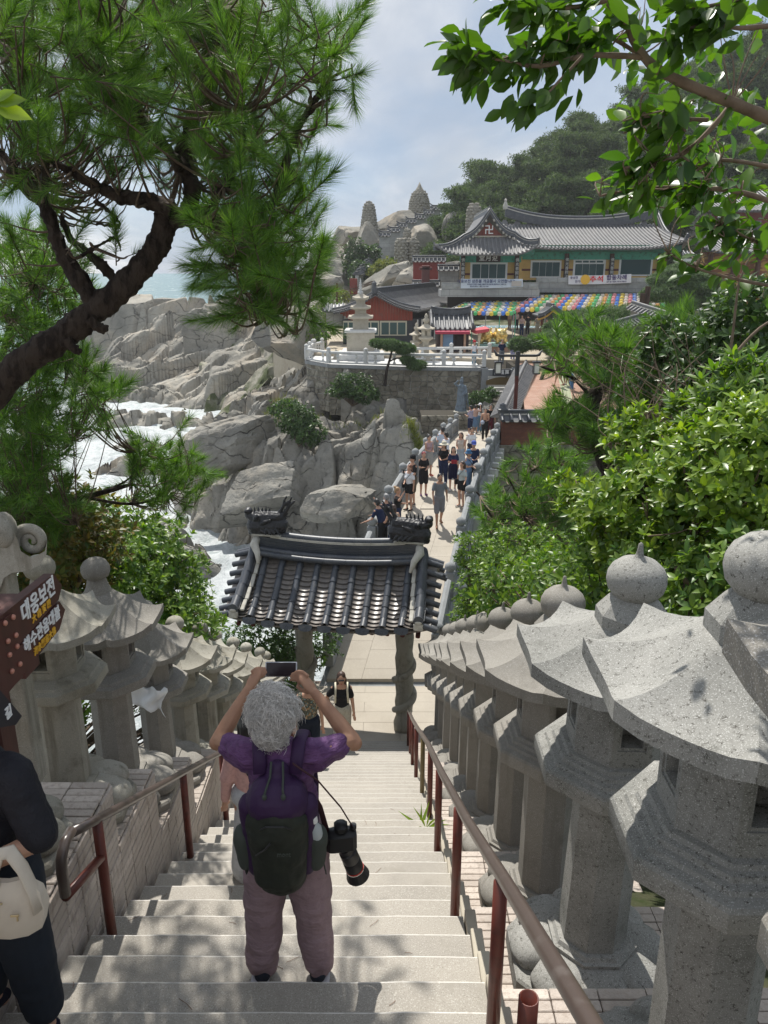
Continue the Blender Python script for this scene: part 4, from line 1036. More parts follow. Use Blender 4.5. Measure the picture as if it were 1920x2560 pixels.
# sloping coped wall to the right of the opening, and the brick wall in front of the path
def coped_wall(name, label, A, B, z0, z1, h, thick, mw, rw=.62, rh=.34, pitch=.26, mt=None, lift=0.):
    """wall from A to B (xy) whose top runs z0 -> z1, with a small tiled roof on top"""
    root = empty(name, (0, 0, 0), 0, label, 'wall'); mt = mt or G['tile_far']
    A3, B3 = Vector((*A, z0)), Vector((*B, z1)); u = Vector((B[0]-A[0], B[1]-A[1], 0)); L = u.length; u /= L; nn = Vector((u.y, -u.x, 0)); dz = Vector((0, 0, (z1-z0)/L))
    P = lambda s, n, z: A3+(u+dz)*s+nn*n+Vector((0, 0, z))
    mb = MB(); mb.loft([[P(0, -thick/2, -h), P(0, thick/2, -h), P(0, thick/2, 0), P(0, -thick/2, 0)], [P(L, -thick/2, -h), P(L, thick/2, -h), P(L, thick/2, 0), P(L, -thick/2, 0)]]); mb.build('wall_body', mw, root)
    mb = MB(); mb.loft([[P(s, -rw, 0), P(s, rw, 0), P(s, .08, rh), P(s, -.08, rh)] for s in (-.05, L+.05)]); mb.build('roof_bed', mt, root)
    n = max(3, int(L/pitch)); c0 = None
    for sd in (-1, 1):
        for i in range(n+1):
            s = L*i/n; a, b = P(s, sd*.08, rh+.03), P(s, sd*(rw+.03), .04)
            if c0 is None: c0 = MB().tube([Vector((0, 0, 0)), Vector((0, (b-a).length, 0))], pitch*.22, 8).build('cover_tile', mt, root, ang=50); o = c0
            else: o = put(bpy.data.objects.new('cover_tile', c0.data), root)
            o.matrix_local = frame(a, (b-a).cross(Vector((0, 0, 1))), (b-a))
    mb = MB()
    for i in range(n):
        for sd in (-1, 1):
            a, b = P(L*(i+.5)/n, sd*(rw+.02), -.01), P(L*(i+.5)/n, sd*(rw-.02), .02); mb.ell(a, (pitch*.25, .02, .035), 8, 4)
    mb.build('eave_discs', G['lime'], root, kind='stuff')
    for k in range(2):
        w = .13-.03*k; mb = MB(); mb.loft([[P(s, -w, rh+.0+.09*k), P(s, w, rh+.09*k), P(s, w, rh+.09*k+.07), P(s, -w, rh+.09*k+.07)] for s in np.linspace(-.1, L+.1, 12)]); mb.build('ridge_layer', mt if k else G['lime'], root)
    mb = MB(); mb.tube([P(s, 0, rh+.20+lift*((s/L)*2-1)**4) for s in np.linspace(-.12, L+.12, 14)], .085, 10); mb.build('ridge_roll', mt, root, True)
    return root
G['brick_wall'] = mat('brick_wall', (.25, .09, .055), .85, .2, brick=dict(c2=(.18, .07, .05), mortar=(.12, .09, .075), w=.21, h=.07, m=.007, rot=(R(90), 0, 0)), layers=[(1.6, (.15, .06, .045), .5, .75, 6)])
coped_wall('brick_wall', 'red brick wall with black tile coping standing on the stone footing right of the bridge', (5.95, 38.6), (13.5, 38.6), -7.2, -7.2, 1.3, .4, G['brick_wall'], .5, .26, .42, G['tile_far'])
stone_wall('stone_footing', (5.75, 38.35), (13.5, 38.35), -8.45, -13.2, .52, .34, 'dark rubble stone footing under the red brick wall', seed=6, nmax=210)
stone_wall('stone_footing', (5.95, 43.6), (5.76, 38.36), -8.0, -13.2, .6, .4, 'return of the rubble footing beside the bridge', seed=7, nmax=60) if False else None
coped_wall('coped_wall', 'sloping wall with grey tile coping climbing beside the gateway stairs', (6.1, 38.9), (9.0, 49.4), -7.15, -5.95, 2.4, .4, G['granite_old'], .62, .28, .3, G['tile_grey'])
mb = MB(); mb.lathe([(.2, 0), (.24, .08), (.24, .3), (.17, .4), (.16, .52), (.05, .58)], 10); mb.bbox((0, 0, .25), (.5, .5, .14), .03)
o = mb.build('ridge_end_ornament', G['tile_far'], None, ang=40, loc=(6.0, 38.7, -6.95)); tag(o, 'dark ridge-end ornament where the brick and sloping copings meet', 'roof ornament')
# brick path with a pale strip, and planting ground to its right
mb = MB(); mb.loft([[(7.2, 38.8, -7.6), (14, 38.8, -7.6), (17, 53.2, -6.6), (9.2, 53.2, -6.6)], [(7.2, 38.8, -7.0), (14, 38.8, -7.0), (17, 53.2, -5.98), (9.2, 53.2, -5.98)]]); mb.build('brick_path', G['brick_path'], None, kind='structure')
mb = MB(); mb.loft([[(9.25, 38.81, -7.1), (9.75, 38.81, -7.1), (12.3, 53.1, -6.1), (11.7, 53.1, -6.1)], [(9.25, 38.81, -6.994), (9.75, 38.81, -6.994), (12.3, 53.1, -5.974), (11.7, 53.1, -5.974)]]); mb.build('path_strip', plain('mossy_paver', (.3, .32, .21), .9), None, kind='structure')
poly_floor('garden_ground', [(12, 38.8), (60, 38.8), (60, 53.3), (15.5, 53.3)], -6.55, G['soil'], 7, kind='structure')
poly_floor('path_fill', [(5.6, 39), (16, 39), (16, 53), (6.3, 53)], -7.75, G['wall_joint'], 5.5, kind='structure') if False else None
MB().box((10.0, 44, -10.2), (7.0, 10.6, 5.2)).build('path_base', G['wall_joint'], None, kind='structure')
# ================================================================= stone pagoda
def zat(py, Y): return at(960, py, Y).z
PY = 56.2; px0 = (902-960)/FPX*(PY*.954+1.2)
pg = empty('stone_pagoda', (px0, PY, TZ), 0, 'tall white three-storey stone pagoda on the octagonal terrace', 'pagoda')
h = lambda py: zat(py, PY)-TZ
MB().bbox((0, 0, .2), (3.3, 3.3, .4), .03).bbox((0, 0, .5), (2.7, 2.7, .2), .03).build('base_step', G['stone_white'], pg, ang=30)
MB().bbox((0, 0, (h(872)+h(828))/2), (1.95, 1.95, h(828)-h(872)+.3), .02).build('pedestal', G['stone_warm'], pg, ang=30)
MB().bbox((0, 0, h(826)), (2.25, 2.25, .2), .04).build('pedestal_slab', G['stone_white'], pg, ang=30)
MB().bbox((0, 0, (h(824)+h(798))/2), (1.08, 1.08, h(798)-h(824)+.1), .02).build('body', G['stone_warm'], pg, ang=30)
def sq_roof(w, hgt, lift):
    mb = MB(); rows = []
    for t, zz in ((0, hgt), (.25, hgt*.55), (.6, hgt*.18), (1, 0)):
        ring = []
        for j in range(32):
            a = 2*PI*j/32+PI/4; c, s_ = cos(a), sin(a); k = 1/max(abs(c), abs(s_)); rr_ = w*(.42+.58*t)*.5; cc = (k-1)/.414
            ring.append((c*k*rr_, s_*k*rr_, zz+lift*cc**3*t))
        rows.append(ring)
    rows.append([(x*.99, y*.99, z-.09) for x, y, z in rows[-1]]); rows.append([(x*.62, y*.62, -.16) for x, y, z in rows[-2]]); rows.append([(x*.5, y*.5, -.24) for x, y, z in rows[-3]])
    return mb.loft(rows)
for i, (py, w, wb, pyb) in enumerate(((792, 1.75, .78, 770), (768, 1.42, .62, 747), (744, 1.15, .3, 736))):
    sq_roof(w, .24, .09).build('roof', G['stone_warm'], pg, ang=35, loc=(0, 0, h(py)))
    MB().bbox((0, 0, (h(py)+h(pyb))/2+.1), (wb, wb, h(pyb)-h(py)+.1), .015).build('storey', G['stone_warm'], pg, ang=30)
zb = h(738); zt = h(696)
prof = [(.22, 0), (.24, .06), (.16, .1), (.2, .16), (.17, .22), (.09, .26), (.14, .32), (.14, .36), (.07, .4), (.12, .46), (.12, .5), (.06, .54), (.1, .6), (.1, .64), (.05, .68), (.085, .75), (.04, .82), (.06, .88), (.03, .93), (.035, .97), (.004, 1)]
MB().lathe([(r_, zb+t*(zt-zb)) for r_, t in prof], 16).build('spire', G['stone_white'], pg, True)
# two small stone lanterns by the kiosk
def yard_lantern(loc, s, label, m=None, hat=1.):
    m = m or G['stone_warm']; r_ = empty('stone_lantern', loc, 0, label, 'stone lantern', scale=s)
    MB().lathe([(.5, 0), (.5, .15), (.36, .2), (.34, .35)], 8, rot=PI/8).build('plinth', m, r_, ang=30)
    MB().lathe([(.2, .35), (.17, .9), (.2, 1.0)], 8, rot=PI/8).build('shaft', m, r_, ang=30)
    MB().lathe([(.2, 1.0), (.42, 1.12), (.42, 1.2), (.3, 1.24)], 8, rot=PI/8).build('platform', m, r_, ang=30)
    chamber(MB(), .26, 1.24, 1.6, 1.3, 1.52, .12).build('light_chamber', m, r_)
    lantern_roof(.52*hat, .12, .22, .05, .06, 3).build('roof', m, r_, ang=38, loc=(0, 0, 1.66))
    MB().lathe([(.12, 1.86), (.1, 1.95), (.17, 2.02), (.16, 2.12), (.07, 2.2), (.1, 2.28), (.02, 2.42)], 12).build('finial', m, r_, True)
    return r_
p = at(1040, 890, 55.5); yard_lantern((p.x, p.y, TZ), 1.05, 'shorter stone lantern left of its taller twin, by the terrace balustrade')
p = at(1064, 890, 55.0); yard_lantern((p.x, p.y, TZ), 1.32, 'taller stone lantern with square-tiered top before the kiosk')
p = at(1683, 790, 60); yard_lantern((p.x, p.y, -5.6), .95, 'stone lantern with a wide white cap beside the topiary mounds', G['stone_white'], 1.5)
p = at(1726, 770, 66); yard_lantern((p.x, p.y, -5.2), 1.2, 'stone lantern with pointed finial under the far right pine', G['stone_warm'], 1.2)
p = at(1760, 770, 68); yard_lantern((p.x, p.y, -5.2), 1.2, 'stone lantern behind the people in white at far right', G['stone_bridge'], 1.3)
# ================================================================= tiled roofs of the halls
def roof_patch(root, xr0, xr1, xe0, xe1, yr, ye, zr, ze, lift, pitch, m, name='tile_rows', sag=.25, tr=None, rad=None, lime=False):
    """one slope; ridge runs xr0..xr1 at y=yr, eave xe0..xe1 at y=ye"""
    rad = rad or pitch*.27; xc = (xe0+xe1)/2; hw = (xe1-xe0)/2; tr = tr or (lambda v: v)
    def Z(x, v):
        q = abs((x-xc)/hw); return zr-(zr-ze)*(1-max(0, 1-v)**1.25*1.0)-sag*sin(PI*v)*.3+lift*max(0, (q-.45)/.55)**2.2*v+sag*.6*(q**2)*(1-v)
    def v0(x):
        if x < xr0 and xr0 > xe0: return (xr0-x)/(xr0-xe0)
        if x > xr1 and xe1 > xr1: return (x-xr1)/(xe1-xr1)
        return 0.
    mb = MB(); n = int((xe1-xe0)/pitch)
    for i in range(n+1):
        x = xe0+(xe1-xe0)*(i+.0)/n; a = min(.97, v0(x)); pts = [tr(Vector((x, yr+(ye-yr)*v, Z(x, v)+rad*.55))) for v in np.linspace(a, 1.01, 7)]
        mb.tube(pts, rad, 6)
    mb.build(name, m, root, ang=60, kind='stuff')
    mb = MB(); nx = max(24, n); nv = 8; base = 0
    for i in range(nx+1):
        x = xe0+(xe1-xe0)*i/nx; a = v0(x)
        for j in range(nv+1):
            v = a+(1-a)*j/nv; mb.V.append(tuple(tr(Vector((x, yr+(ye-yr)*v, Z(x, v))))))
    for i in range(nx):
        for j in range(nv): q = i*(nv+1)+j; mb.F.append((q, q+1, q+nv+2, q+nv+1)); mb.M.append(0)
    o = mb.build('pan_tiles', G['tile_far'] if m is G['tile_far'] else G['tile_grey'], root); md = o.modifiers.new('s', 'SOLIDIFY'); md.thickness = .12
    if lime is not None:
        mb = MB()
        for i in range(n):
            x = xe0+(xe1-xe0)*(i+.5)/n; p_ = tr(Vector((x, ye, Z(x, 1)))); mb.ell(p_+Vector((0, -.03, -.03)), (pitch*.3, .04, .05), 6, 4)
        mb.build('eave_tiles', m, root, kind='stuff')
    return Z
def ridge(root, P, w, hgt, m=None, lime=True, name='ridge'):
    P = [Vector(p) for p in P]; m = m or G['tile_far']
    def ring(p, z0, z1, w_):
        return p+Vector((0, 0, z0)), p+Vector((0, 0, z1))
    mb = MB(); rings = []; lm = []
    for i, p in enumerate(P):
        d = P[min(i+1, len(P)-1)]-P[max(i-1, 0)]; s_ = Vector((d.y, -d.x, 0)); s_ = s_.normalized() if s_.length > 1e-6 else Vector((1, 0, 0))
        rings.append([p-s_*w/2, p+s_*w/2, p+s_*w*.42+Vector((0, 0, hgt)), p-s_*w*.42+Vector((0, 0, hgt))])
        lm.append([p-s_*w*.47+Vector((0, 0, hgt*.86)), p+s_*w*.47+Vector((0, 0, hgt*.86)), p+s_*w*.47+Vector((0, 0, hgt*.98)), p-s_*w*.47+Vector((0, 0, hgt*.98))])
    mb.loft(rings); mb.build(name, m, root)
    if lime: MB().loft(lm).build('lime_band', G['lime'], root)
    MB().tube([p+Vector((0, 0, hgt+w*.2)) for p in P], w*.33, 8).build('ridge_roll', m, root, True)
# ---- main hall
hall = empty('temple_hall', (0, 0, 0), 0, 'large temple hall with grey tiled roof, green eaves and ochre walls behind the canopies', 'temple hall')
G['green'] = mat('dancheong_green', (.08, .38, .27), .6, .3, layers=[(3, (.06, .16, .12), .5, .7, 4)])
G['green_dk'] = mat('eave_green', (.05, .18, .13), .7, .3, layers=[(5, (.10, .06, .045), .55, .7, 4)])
G['ochre'] = mat('ochre_wall', (.70, .47, .17), .75, .2, layers=[(2, (.6, .4, .15), .45, .7, 4)])
G['hall_stone'] = mat('hall_stone', (.42, .425, .42), .85, .2, layers=[(1, (.26, .265, .26), .4, .7, 5)], brick=dict(c2=(.38, .39, .38), mortar=(.2, .2, .2), w=1.4, h=.5, m=.015, rot=(R(90), 0, 0)))
G['glass'] = mat('window_glass', (.03, .075, .08), .35, .3, layers=[(.35, (.05, .1, .1), .45, .6, 3)])
G['maroon'] = plain('maroon_band', (.13, .025, .02), .6)
YM, YW = 73.5, 70.5                                        # wall planes of the main range and the left wing
def wbox(x0, x1, y0p, y1p, Y, th, m, name, parent=hall, out=0.):
    a = at(x0, y0p, Y); b = at(x1, y1p, Y); zt, zb = a.z, b.z; xl, xr = (x0-960)/FPX*(Y*cos(_p)-zt*sin(_p)), (x1-960)/FPX*(Y*cos(_p)-zb*sin(_p))
    return MB().box(((xl+xr)/2, Y-out-th/2, (zt+zb)/2), (xr-xl, th, zt-zb)).build(name, m, parent)
def window(x0, x1, y0p, y1p, Y, n, parent=hall, m=None, transom=False):
    fr_ = wbox(x0, x1, y0p, y1p, Y, .06, m or G['white_paint'], 'window', parent, .02)
    w = (x1-x0); mgx = w*.055
    for i in range(n):
        a = x0+mgx+(w-2*mgx)*i/n+(1.5 if i else 0); b = x0+mgx+(w-2*mgx)*(i+1)/n-(1.5 if i < n-1 else 0)
        yt = y0p+(y1p-y0p)*.11
        if transom:
            g = wbox(a, b, yt, yt+(y1p-y0p)*.1, Y, .03, G['glass'], 'pane', fr_, .075); yt += (y1p-y0p)*.18
        wbox(a, b, yt, y1p-(y1p-y0p)*.08, Y, .03, G['glass'], 'pane', fr_, .075)
wbox(1300, 1658, 612, 700, YM, .4, G['ochre'], 'wall', out=-.4); wbox(1153, 1300, 628, 705, YW, .4, G['ochre'], 'wall', out=-.4)
MB().box(((at(1300, 660, YW).x), (YM+YW)/2, -.3), (.3, YM-YW+.2, 3.0)).build('wall', G['ochre'], hall)
wbox(1296, 1660, 628, 649, YM, .2, G['green'], 'frieze', out=.0); wbox(1150, 1302, 636, 656, YW, .2, G['green'], 'frieze', out=0.)
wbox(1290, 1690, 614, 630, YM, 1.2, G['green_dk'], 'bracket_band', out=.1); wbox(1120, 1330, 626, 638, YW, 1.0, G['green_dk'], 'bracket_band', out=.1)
wbox(1296, 1658, 672, 677, YM, .05, G['maroon'], 'band', out=.0); wbox(1153, 1300, 683, 688, YW, .05, G['maroon'], 'band', out=.0)
window(1176, 1267, 656, 699, YW, 4); window(1327, 1401, 651, 694, YM, 4); window(1434, 1511, 647, 692, YM, 4, transom=True); window(1549, 1628, 644, 690, YM, 4)
G['col_brown'] = mat('hall_column', (.09, .045, .035), .6, .3)
jj = 0
for px, Y in ((1157, YW), (1292, YW), (1416, YM), (1529, YM), (1648, YM)):
    a = at(px, 634, Y); zt = a.z; zb = at(px, 702, Y).z
    MB().tube([(a.x, Y-.28, zb), (a.x, Y-.28, zt)], .2, 12).build('column', G['col_brown'], hall, ang=60)
    pq = MB().bbox((a.x, Y-.52, (zt+zb)/2-.1), (.34, .05, (zt-zb)*.8), .008).build('verse_board', G['black_iron'], hall)
    for q, ch in enumerate('佛光普照法'[:5]): text(ch, .32, G['white_paint'], pq, frame((a.x, Y-.56, zt-.55-q*.36), (1, 0, 0), (0, 0, 1)), 'character') if q < 5 else 0
# plaque
a = at(1221, 646, YW-.9); MB().bbox(a, (2.1, .08, .62), .02).build('name_board', plain('plaque_dark', (.03, .012, .012), .5), hall, ang=30)
text('堂月迎', .52, G['white_paint'], hall, frame(a+Vector((0, -.06, 0)), (1, 0, 0), (0, 0, 1)), spacing=1.15, bold=.006)
# balcony parapets and terrace slab
for (x0, x1, yt, ym, yb, Y) in ((1104, 1345, 706, 724, 742, YW-2.0), (1340, 1662, 694, 711, 731, YM-2.0)):
    wbox(x0, x1, yt, ym, Y, .2, G['hall_stone'], 'parapet'); wbox(x0-2, x1+2, ym, yb, Y, 3.4, G['hall_stone'], 'balcony_slab', out=-3.2)
    n = int((x1-x0)/26)
    for i in range(n):
        xx = x0+(x1-x0)*(i+.5)/n; q = at(xx, (yt+ym)/2+.5, Y); MB().bbox((q.x, Y-.22, q.z), (.78, .05, .42), .01).lathe([(.2, .0), (.2, .03), (.1, .05)], 12, T=Matrix.Translation((q.x, Y-.24, q.z)) @ Matrix.Rotation(R(90), 4, 'X'), sy=.5).build('parapet_panel', G['hall_stone'], hall, ang=30)
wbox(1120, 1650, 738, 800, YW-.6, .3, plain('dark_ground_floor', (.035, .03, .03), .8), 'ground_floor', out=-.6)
# roofs
zr = at(1500, 566, 80).z; ze = at(1500, 622, 71.6).z
xe0, xe1 = at(1300, 622, 71.6).x, at(1716, 612, 71.6).x; xr0, xr1 = at(1262, 552, 80).x, at(1641, 552, 80).x
roof_patch(hall, xe0-1, xr1, xe0-1, xe1, 80, 71.4, zr, ze, .75, .33, G['tile_grey'])
Zr = lambda x: zr+.25+1.0*abs((x-(xr0+xr1)/2)/((xr1-xr0)/2))**2.4
ridge(hall, [(xr0+(xr1-xr0)*i/24, 80, Zr(xr0+(xr1-xr0)*i/24)-.35) for i in range(25)], .42, .85)
roof_patch(hall, xr0, xr1, xr0, xe1, 80, 88, zr, ze, .7, 1.2, G['tile_grey'], lime=None)
a = Vector((xr1, 80, Zr(xr1))); b = Vector((xr1+.05, 74.6, (zr+ze)/2-.2)); ridge(hall, [a+(b-a)*t-Vector((0, 0, .35+.5*sin(PI*t))) for t in np.linspace(0, 1, 8)], .36, .5)
c = Vector((xe1, 71.5, ze+.95)); ridge(hall, [b+(c-b)*t-Vector((0, 0, .2+.75*sin(PI*t))) for t in np.linspace(0, 1, 9)], .34, .42)
MB().loft([[(xr1-.1, 80, zr+.3), (xr1-.1, 74.4, ze+.4), (xr1-.1, 86, ze+.4)], [(xr1+.1, 80, zr+.3), (xr1+.1, 74.4, ze+.4), (xr1+.1, 86, ze+.4)]]).build('gable_wall', G['wood_red'], hall)
ex0 = MB(); ex0.lathe([(.22, 0), (.26, .2), (.2, .45), (.1, .7), (.14, .85), (.02, 1.0)], 10, c=(xr0, 80, Zr(xr0)+.3)); ex0.build('ridge_finial', G['lime'], hall, ang=40)
# left wing: gable facing us over a hipped skirt
ap = at(1225, 530, 69.5); el = at(1085, 622, 67.6); er = at(1347, 606, 67.6); zsk = at(1225, 594, 69.3).z; zev = at(1225, 636, 67.4).z
roof_patch(hall, at(1170, 592, 69.3).x, at(1280, 592, 69.3).x, el.x, er.x, 69.5, 67.4, zsk, zev, .85, .33, G['tile_grey'], sag=.15)
gl, gr = at(1160, 596, 69.3), at(1288, 590, 69.3)
for s_, g_, e_ in ((-1, gl, el), (1, gr, er)):
    pts = [ap+(g_-ap)*t-Vector((0, 0, .42*sin(PI*t))) for t in np.linspace(0, 1, 9)]; pts += [g_+(e_-g_)*t-Vector((0, 0, .28*sin(PI*t))) for t in np.linspace(.12, 1, 7)]
    ridge(hall, [p_+Vector((0, -.05, -.12)) for p_ in pts], .32, .34)
    # side slope going back
    mb = MB(); back = [p_+Vector((0, 11, 0)) for p_ in pts[:9]]; mb.loft([pts[:9], back], cap=False, closed=False); o = mb.build('side_slope', G['tile_grey'], hall); md = o.modifiers.new('s', 'SOLIDIFY'); md.thickness = .1
    mb = MB()
    for i in range(1, 9):
        q = pts[i]; mb.tube([q+Vector((s_*.06, -.30, -.30)), q+Vector((s_*.06, .1, -.16))], .085, 8)
    mb.build('verge_tiles', G['lime'], hall, ang=60)
mb = MB(); mb.loft([[(gl.x+1.0, 69.62, zsk+.15), (gr.x-1.0, 69.62, zsk+.15), (ap.x, 69.62, ap.z-.8)][::1], [(gl.x+1.0, 69.82, zsk+.15), (gr.x-1.0, 69.82, zsk+.15), (ap.x, 69.82, ap.z-.8)]]); mb.build('gable_board', mat('gable_red', (.2, .05, .035), .7, .3, layers=[((14, 1, 1), (.1, .03, .02), .5, .7, 3)]), hall)
MB().bbox(((gl.x+gr.x)/2, 69.45, zsk+.1), (gr.x-gl.x-1.6, .12, .12), .02).build('gable_sill', G['stone_warm'], hall)
text('卍', .82, G['white_paint'], hall, frame((ap.x, 69.58, at(1225, 576, 69.6).z), (1, 0, 0), (0, 0, 1)), 'emblem', bold=.012)
ridge(hall, [ap+Vector((0, t, -.1)) for t in np.linspace(0, 11, 6)], .36, .4)
# banners
def banner(name, label, P, Y, cat='banner'):
    r_ = empty(name, (0, 0, 0), 0, label, cat); q = [at(x, y, Y) for x, y in P]; mb = MB(); n = 24; V = []
    for i in range(n+1):
        for j in (0, .5, 1):
            t = i/n; a = q[0].lerp(q[1], t); b = q[3].lerp(q[2], t); v = a.lerp(b, j); V.append(v+Vector((0, .03*sin(t*17+j*2), -.04*sin(PI*t))))
    F = [(3*i+j, 3*i+3+j, 3*i+4+j, 3*i+1+j) for i in range(n) for j in (0, 1)]
    mb.add(V, F); o = mb.build('cloth', plain('banner_white', (.62, .68, .76) if 'blue' in label else (.78, .77, .8), .7), r_, True)
    return r_, frame(q[0]+Vector((0, -.08, 0)), q[1]-q[0], q[0]-q[3]), (q[1]-q[0]).length, (q[0]-q[3]).length
ink = plain('banner_ink_blue', (.03, .05, .16), .7); inkp = plain('banner_ink_purple', (.06, .03, .14), .7); inkr = plain('banner_red', (.7, .04, .05), .7)
r_, F_, w, h_ = banner('banner', 'pale blue banner with one line of bold blue writing on the left wing balcony', [(1152, 697), (1307, 697), (1307, 717), (1152, 721)], 68.2)
def tx(s, size, m_, u, v, bold=.004, sx=1.): text(s, size, m_, r_, F_ @ Matrix.Translation((u, -v, 0)), spacing=1.05, bold=bold, sx=sx)
tx('대웅보전 삼존불 개금불사 모연합니다!', .30, ink, w*.41, h_*.27, .006)
tx('부처님의 거룩한 모습을 새롭게 하는 불사에 동참하시기 바랍니다', .12, ink, w*.42, h_*.58); tx('접수처 종무소   문의 722-7744', .12, ink, w*.3, h_*.8)
MB().box((0, 0, 0), (w*.16, h_*.55, .01)).build('photo_panel', plain('panel_beige', (.5, .46, .42), .8), r_).matrix_local = F_ @ Matrix.Translation((w*.9, -h_*.5, .005))
r_, F_, w, h_ = banner('banner', 'white festival banner with red and purple lettering and a yellow moon', [(1421, 689), (1578, 685), (1578, 707), (1421, 711)], 71.0)
MB().lathe([(.42, 0), (.42, .01)], 28).build('moon', plain('moon_yellow', (.85, .5, .06), .7), r_).matrix_local = F_ @ Matrix.Translation((w*.27, -h_*.5, .0))
tx('풍성한', .25, inkp, w*.09, h_*.27); tx('한가위', .25, inkp, w*.17, h_*.72); tx('추석', .55, inkr, w*.45, h_*.5, .012, 1.25); tx('합동차례', .46, inkp, w*.77, h_*.38, .01, 1.05); tx('일시: 9월 17일(화) 오전 8시 대웅보전', .11, inkp, w*.77, h_*.83)
# ---- office building with the red gable
of = empty('office_building', (0, 0, 0), 0, 'low building with red boarded gable and grey roof behind the pagoda', 'building')
YO = 65.0
G['red_board'] = mat('red_boards', (.27, .06, .04), .7, .3, layers=[((9, 1, .6), (.17, .04, .03), .48, .7, 4), (2, (.2, .07, .05), .5, .75, 5)], bump=[((20, 1, .5), .4, .01)])
gA, gL, gR = at(939, 736, YO), at(850, 774, YO), at(1032, 770, YO); zb_ = at(940, 801, YO).z
mb = MB(); n = 26
for i in range(n):                                         # individual vertical boards of the gable
    x0 = gL.x+(gR.x-gL.x)*i/n; x1 = gL.x+(gR.x-gL.x)*(i+1)/n-.012
    def top(x):
        t = (x-gL.x)/(gA.x-gL.x) if x < gA.x else (gR.x-x)/(gR.x-gA.x); return gL.z+(gA.z-gL.z)*max(0, t)**1.15
    cut = zb_+(.5*max(0, 1-(x0-gL.x)/.8) if x0 < gL.x+.8 else 0)
    MB().loft([[(x0, YO-.05-.012*(i % 2), cut), (x1, YO-.05-.012*(i % 2), cut), (x1, YO-.05, top(x1)), (x0, YO-.05, top(x0))], [(x0, YO+.1, cut), (x1, YO+.1, cut), (x1, YO+.1, top(x1)), (x0, YO+.1, top(x0))]]).build('board', G['red_board'], of)
far_ = Vector((4.9, 79, gA.z+.25)); rd = far_-gA
mb = MB(); x0 = at(857, 820, YO).x; x1 = at(1030, 820, YO).x
mb.loft([[(x0, YO+.02, TZ), (x1, YO+.02, TZ), (x1+5.2, YO+13, TZ), (x0+5.2, YO+13, TZ)], [(x0, YO+.02, zb_+.1), (x1, YO+.02, zb_+.1), (x1+5.2, YO+13, zb_+.1), (x0+5.2, YO+13, zb_+.1)]]); mb.build('walls', plain('charcoal_wall', (.045, .05, .06), .7), of)
for (a, b) in ((858, 884), (888, 948), (950, 1017)): window(a, b, 802, 839, YO, 3 if b-a > 40 else 2, of, plain('cream_frame', (.55, .53, .42), .6))
for s_, g_ in ((1, gR), (-1, gL)):
    e0 = g_+Vector((s_*.5, -.7, -.15)); e1 = e0+rd; r0 = gA+Vector((0, -.7, .1)); mb = MB(); n = 34
    def P(t, v): return (r0+rd*t).lerp(e0+rd*t, v)+Vector((0, 0, -.25*sin(PI*v)))
    mb.loft([[P(t, v) for v in np.linspace(0, 1, 7)] for t in (0, 1)], cap=False, closed=False); o = mb.build('roof', G['tile_grey'], of); md = o.modifiers.new('s', 'SOLIDIFY'); md.thickness = .12
    mb = MB()
    for i in range(n+1): mb.tube([P(i/n, v)+Vector((0, 0, .07)) for v in np.linspace(.03, 1.01, 5)], .06, 6)
    mb.build('tile_rows', G['tile_grey'], of, ang=60, kind='stuff')
    mb = MB()
    for i in range(22): q = P(0, (i+.5)/22)+Vector((0, .0, .02)); mb.tube([q+Vector((0, -.22, -.14)), q+Vector((0, .3, .0))], .085, 8)
    mb.build('verge_tiles', G['tile_far'], of, ang=50)
    ridge(of, [P(0, v)+Vector((0, .25, .05)) for v in np.linspace(0, 1.03, 9)], .22, .16, lime=True, name='verge_ridge')
ridge(of, [gA+rd*t+Vector((0, -.6, .1+.0*t)) for t in np.linspace(0, 1, 8)], .32, .3, lime=False)
MB().lathe([(.2, 0), (.24, .3), (.15, .55), (.2, .8), (.03, 1.0)], 8).build('ridge_finial', G['tile_far'], of, ang=40, loc=gA+Vector((-.1, -.7, .1)))
mb = MB()
for i in range(7): mb.box((x1+.5+.42*i, YO+1+.95*i, (zb_+TZ)/2), (.12, .1, zb_-TZ))
mb.build('white_strips', G['white_paint'], of)
# side shed left of it
sh = empty('shed', (0, 0, 0), 0, 'small grey shed with tiled coping at the left end of the red-gabled building', 'shed')
wbox(815, 858, 776, 815, 66, 2.5, G['hall_stone'], 'walls', sh, -2.5); q = at(836, 774, 65.8)
roof_patch(sh, q.x-.8, q.x+.8, q.x-.9, q.x+.95, 67, 65.2, q.z+.35, q.z-.1, .1, .3, G['tile_far'])
# ---- kiosk
ki = empty('kiosk', (0, 0, 0), 0, 'small ticket kiosk with heavy black tiled roof left of the golden pigs', 'kiosk')
YK = 58.5; q0, q1 = at(1086, 822, YK), at(1182, 822, YK)
MB().box(((q0.x+q1.x)/2, YK+1.2, (q0.z+TZ)/2-.1), (q1.x-q0.x-.5, 2.0, q0.z-TZ)).build('walls', plain('kiosk_wall', (.05, .04, .045), .7), ki)
wbox(1108, 1132, 836, 866, YK+.15, .05, plain('screen_blue', (.2, .36, .6), .3), 'poster_window', ki); wbox(1138, 1158, 838, 862, YK+.15, .05, plain('counter_dark', (.02, .015, .015), .8), 'counter_opening', ki)
for px in (1104, 1162): a = at(px, 850, YK-.1); MB().box((a.x, YK-.1, (q0.z+TZ)/2), (.16, .16, q0.z-TZ)).build('post', plain('peach_post', (.5, .33, .24), .7), ki)
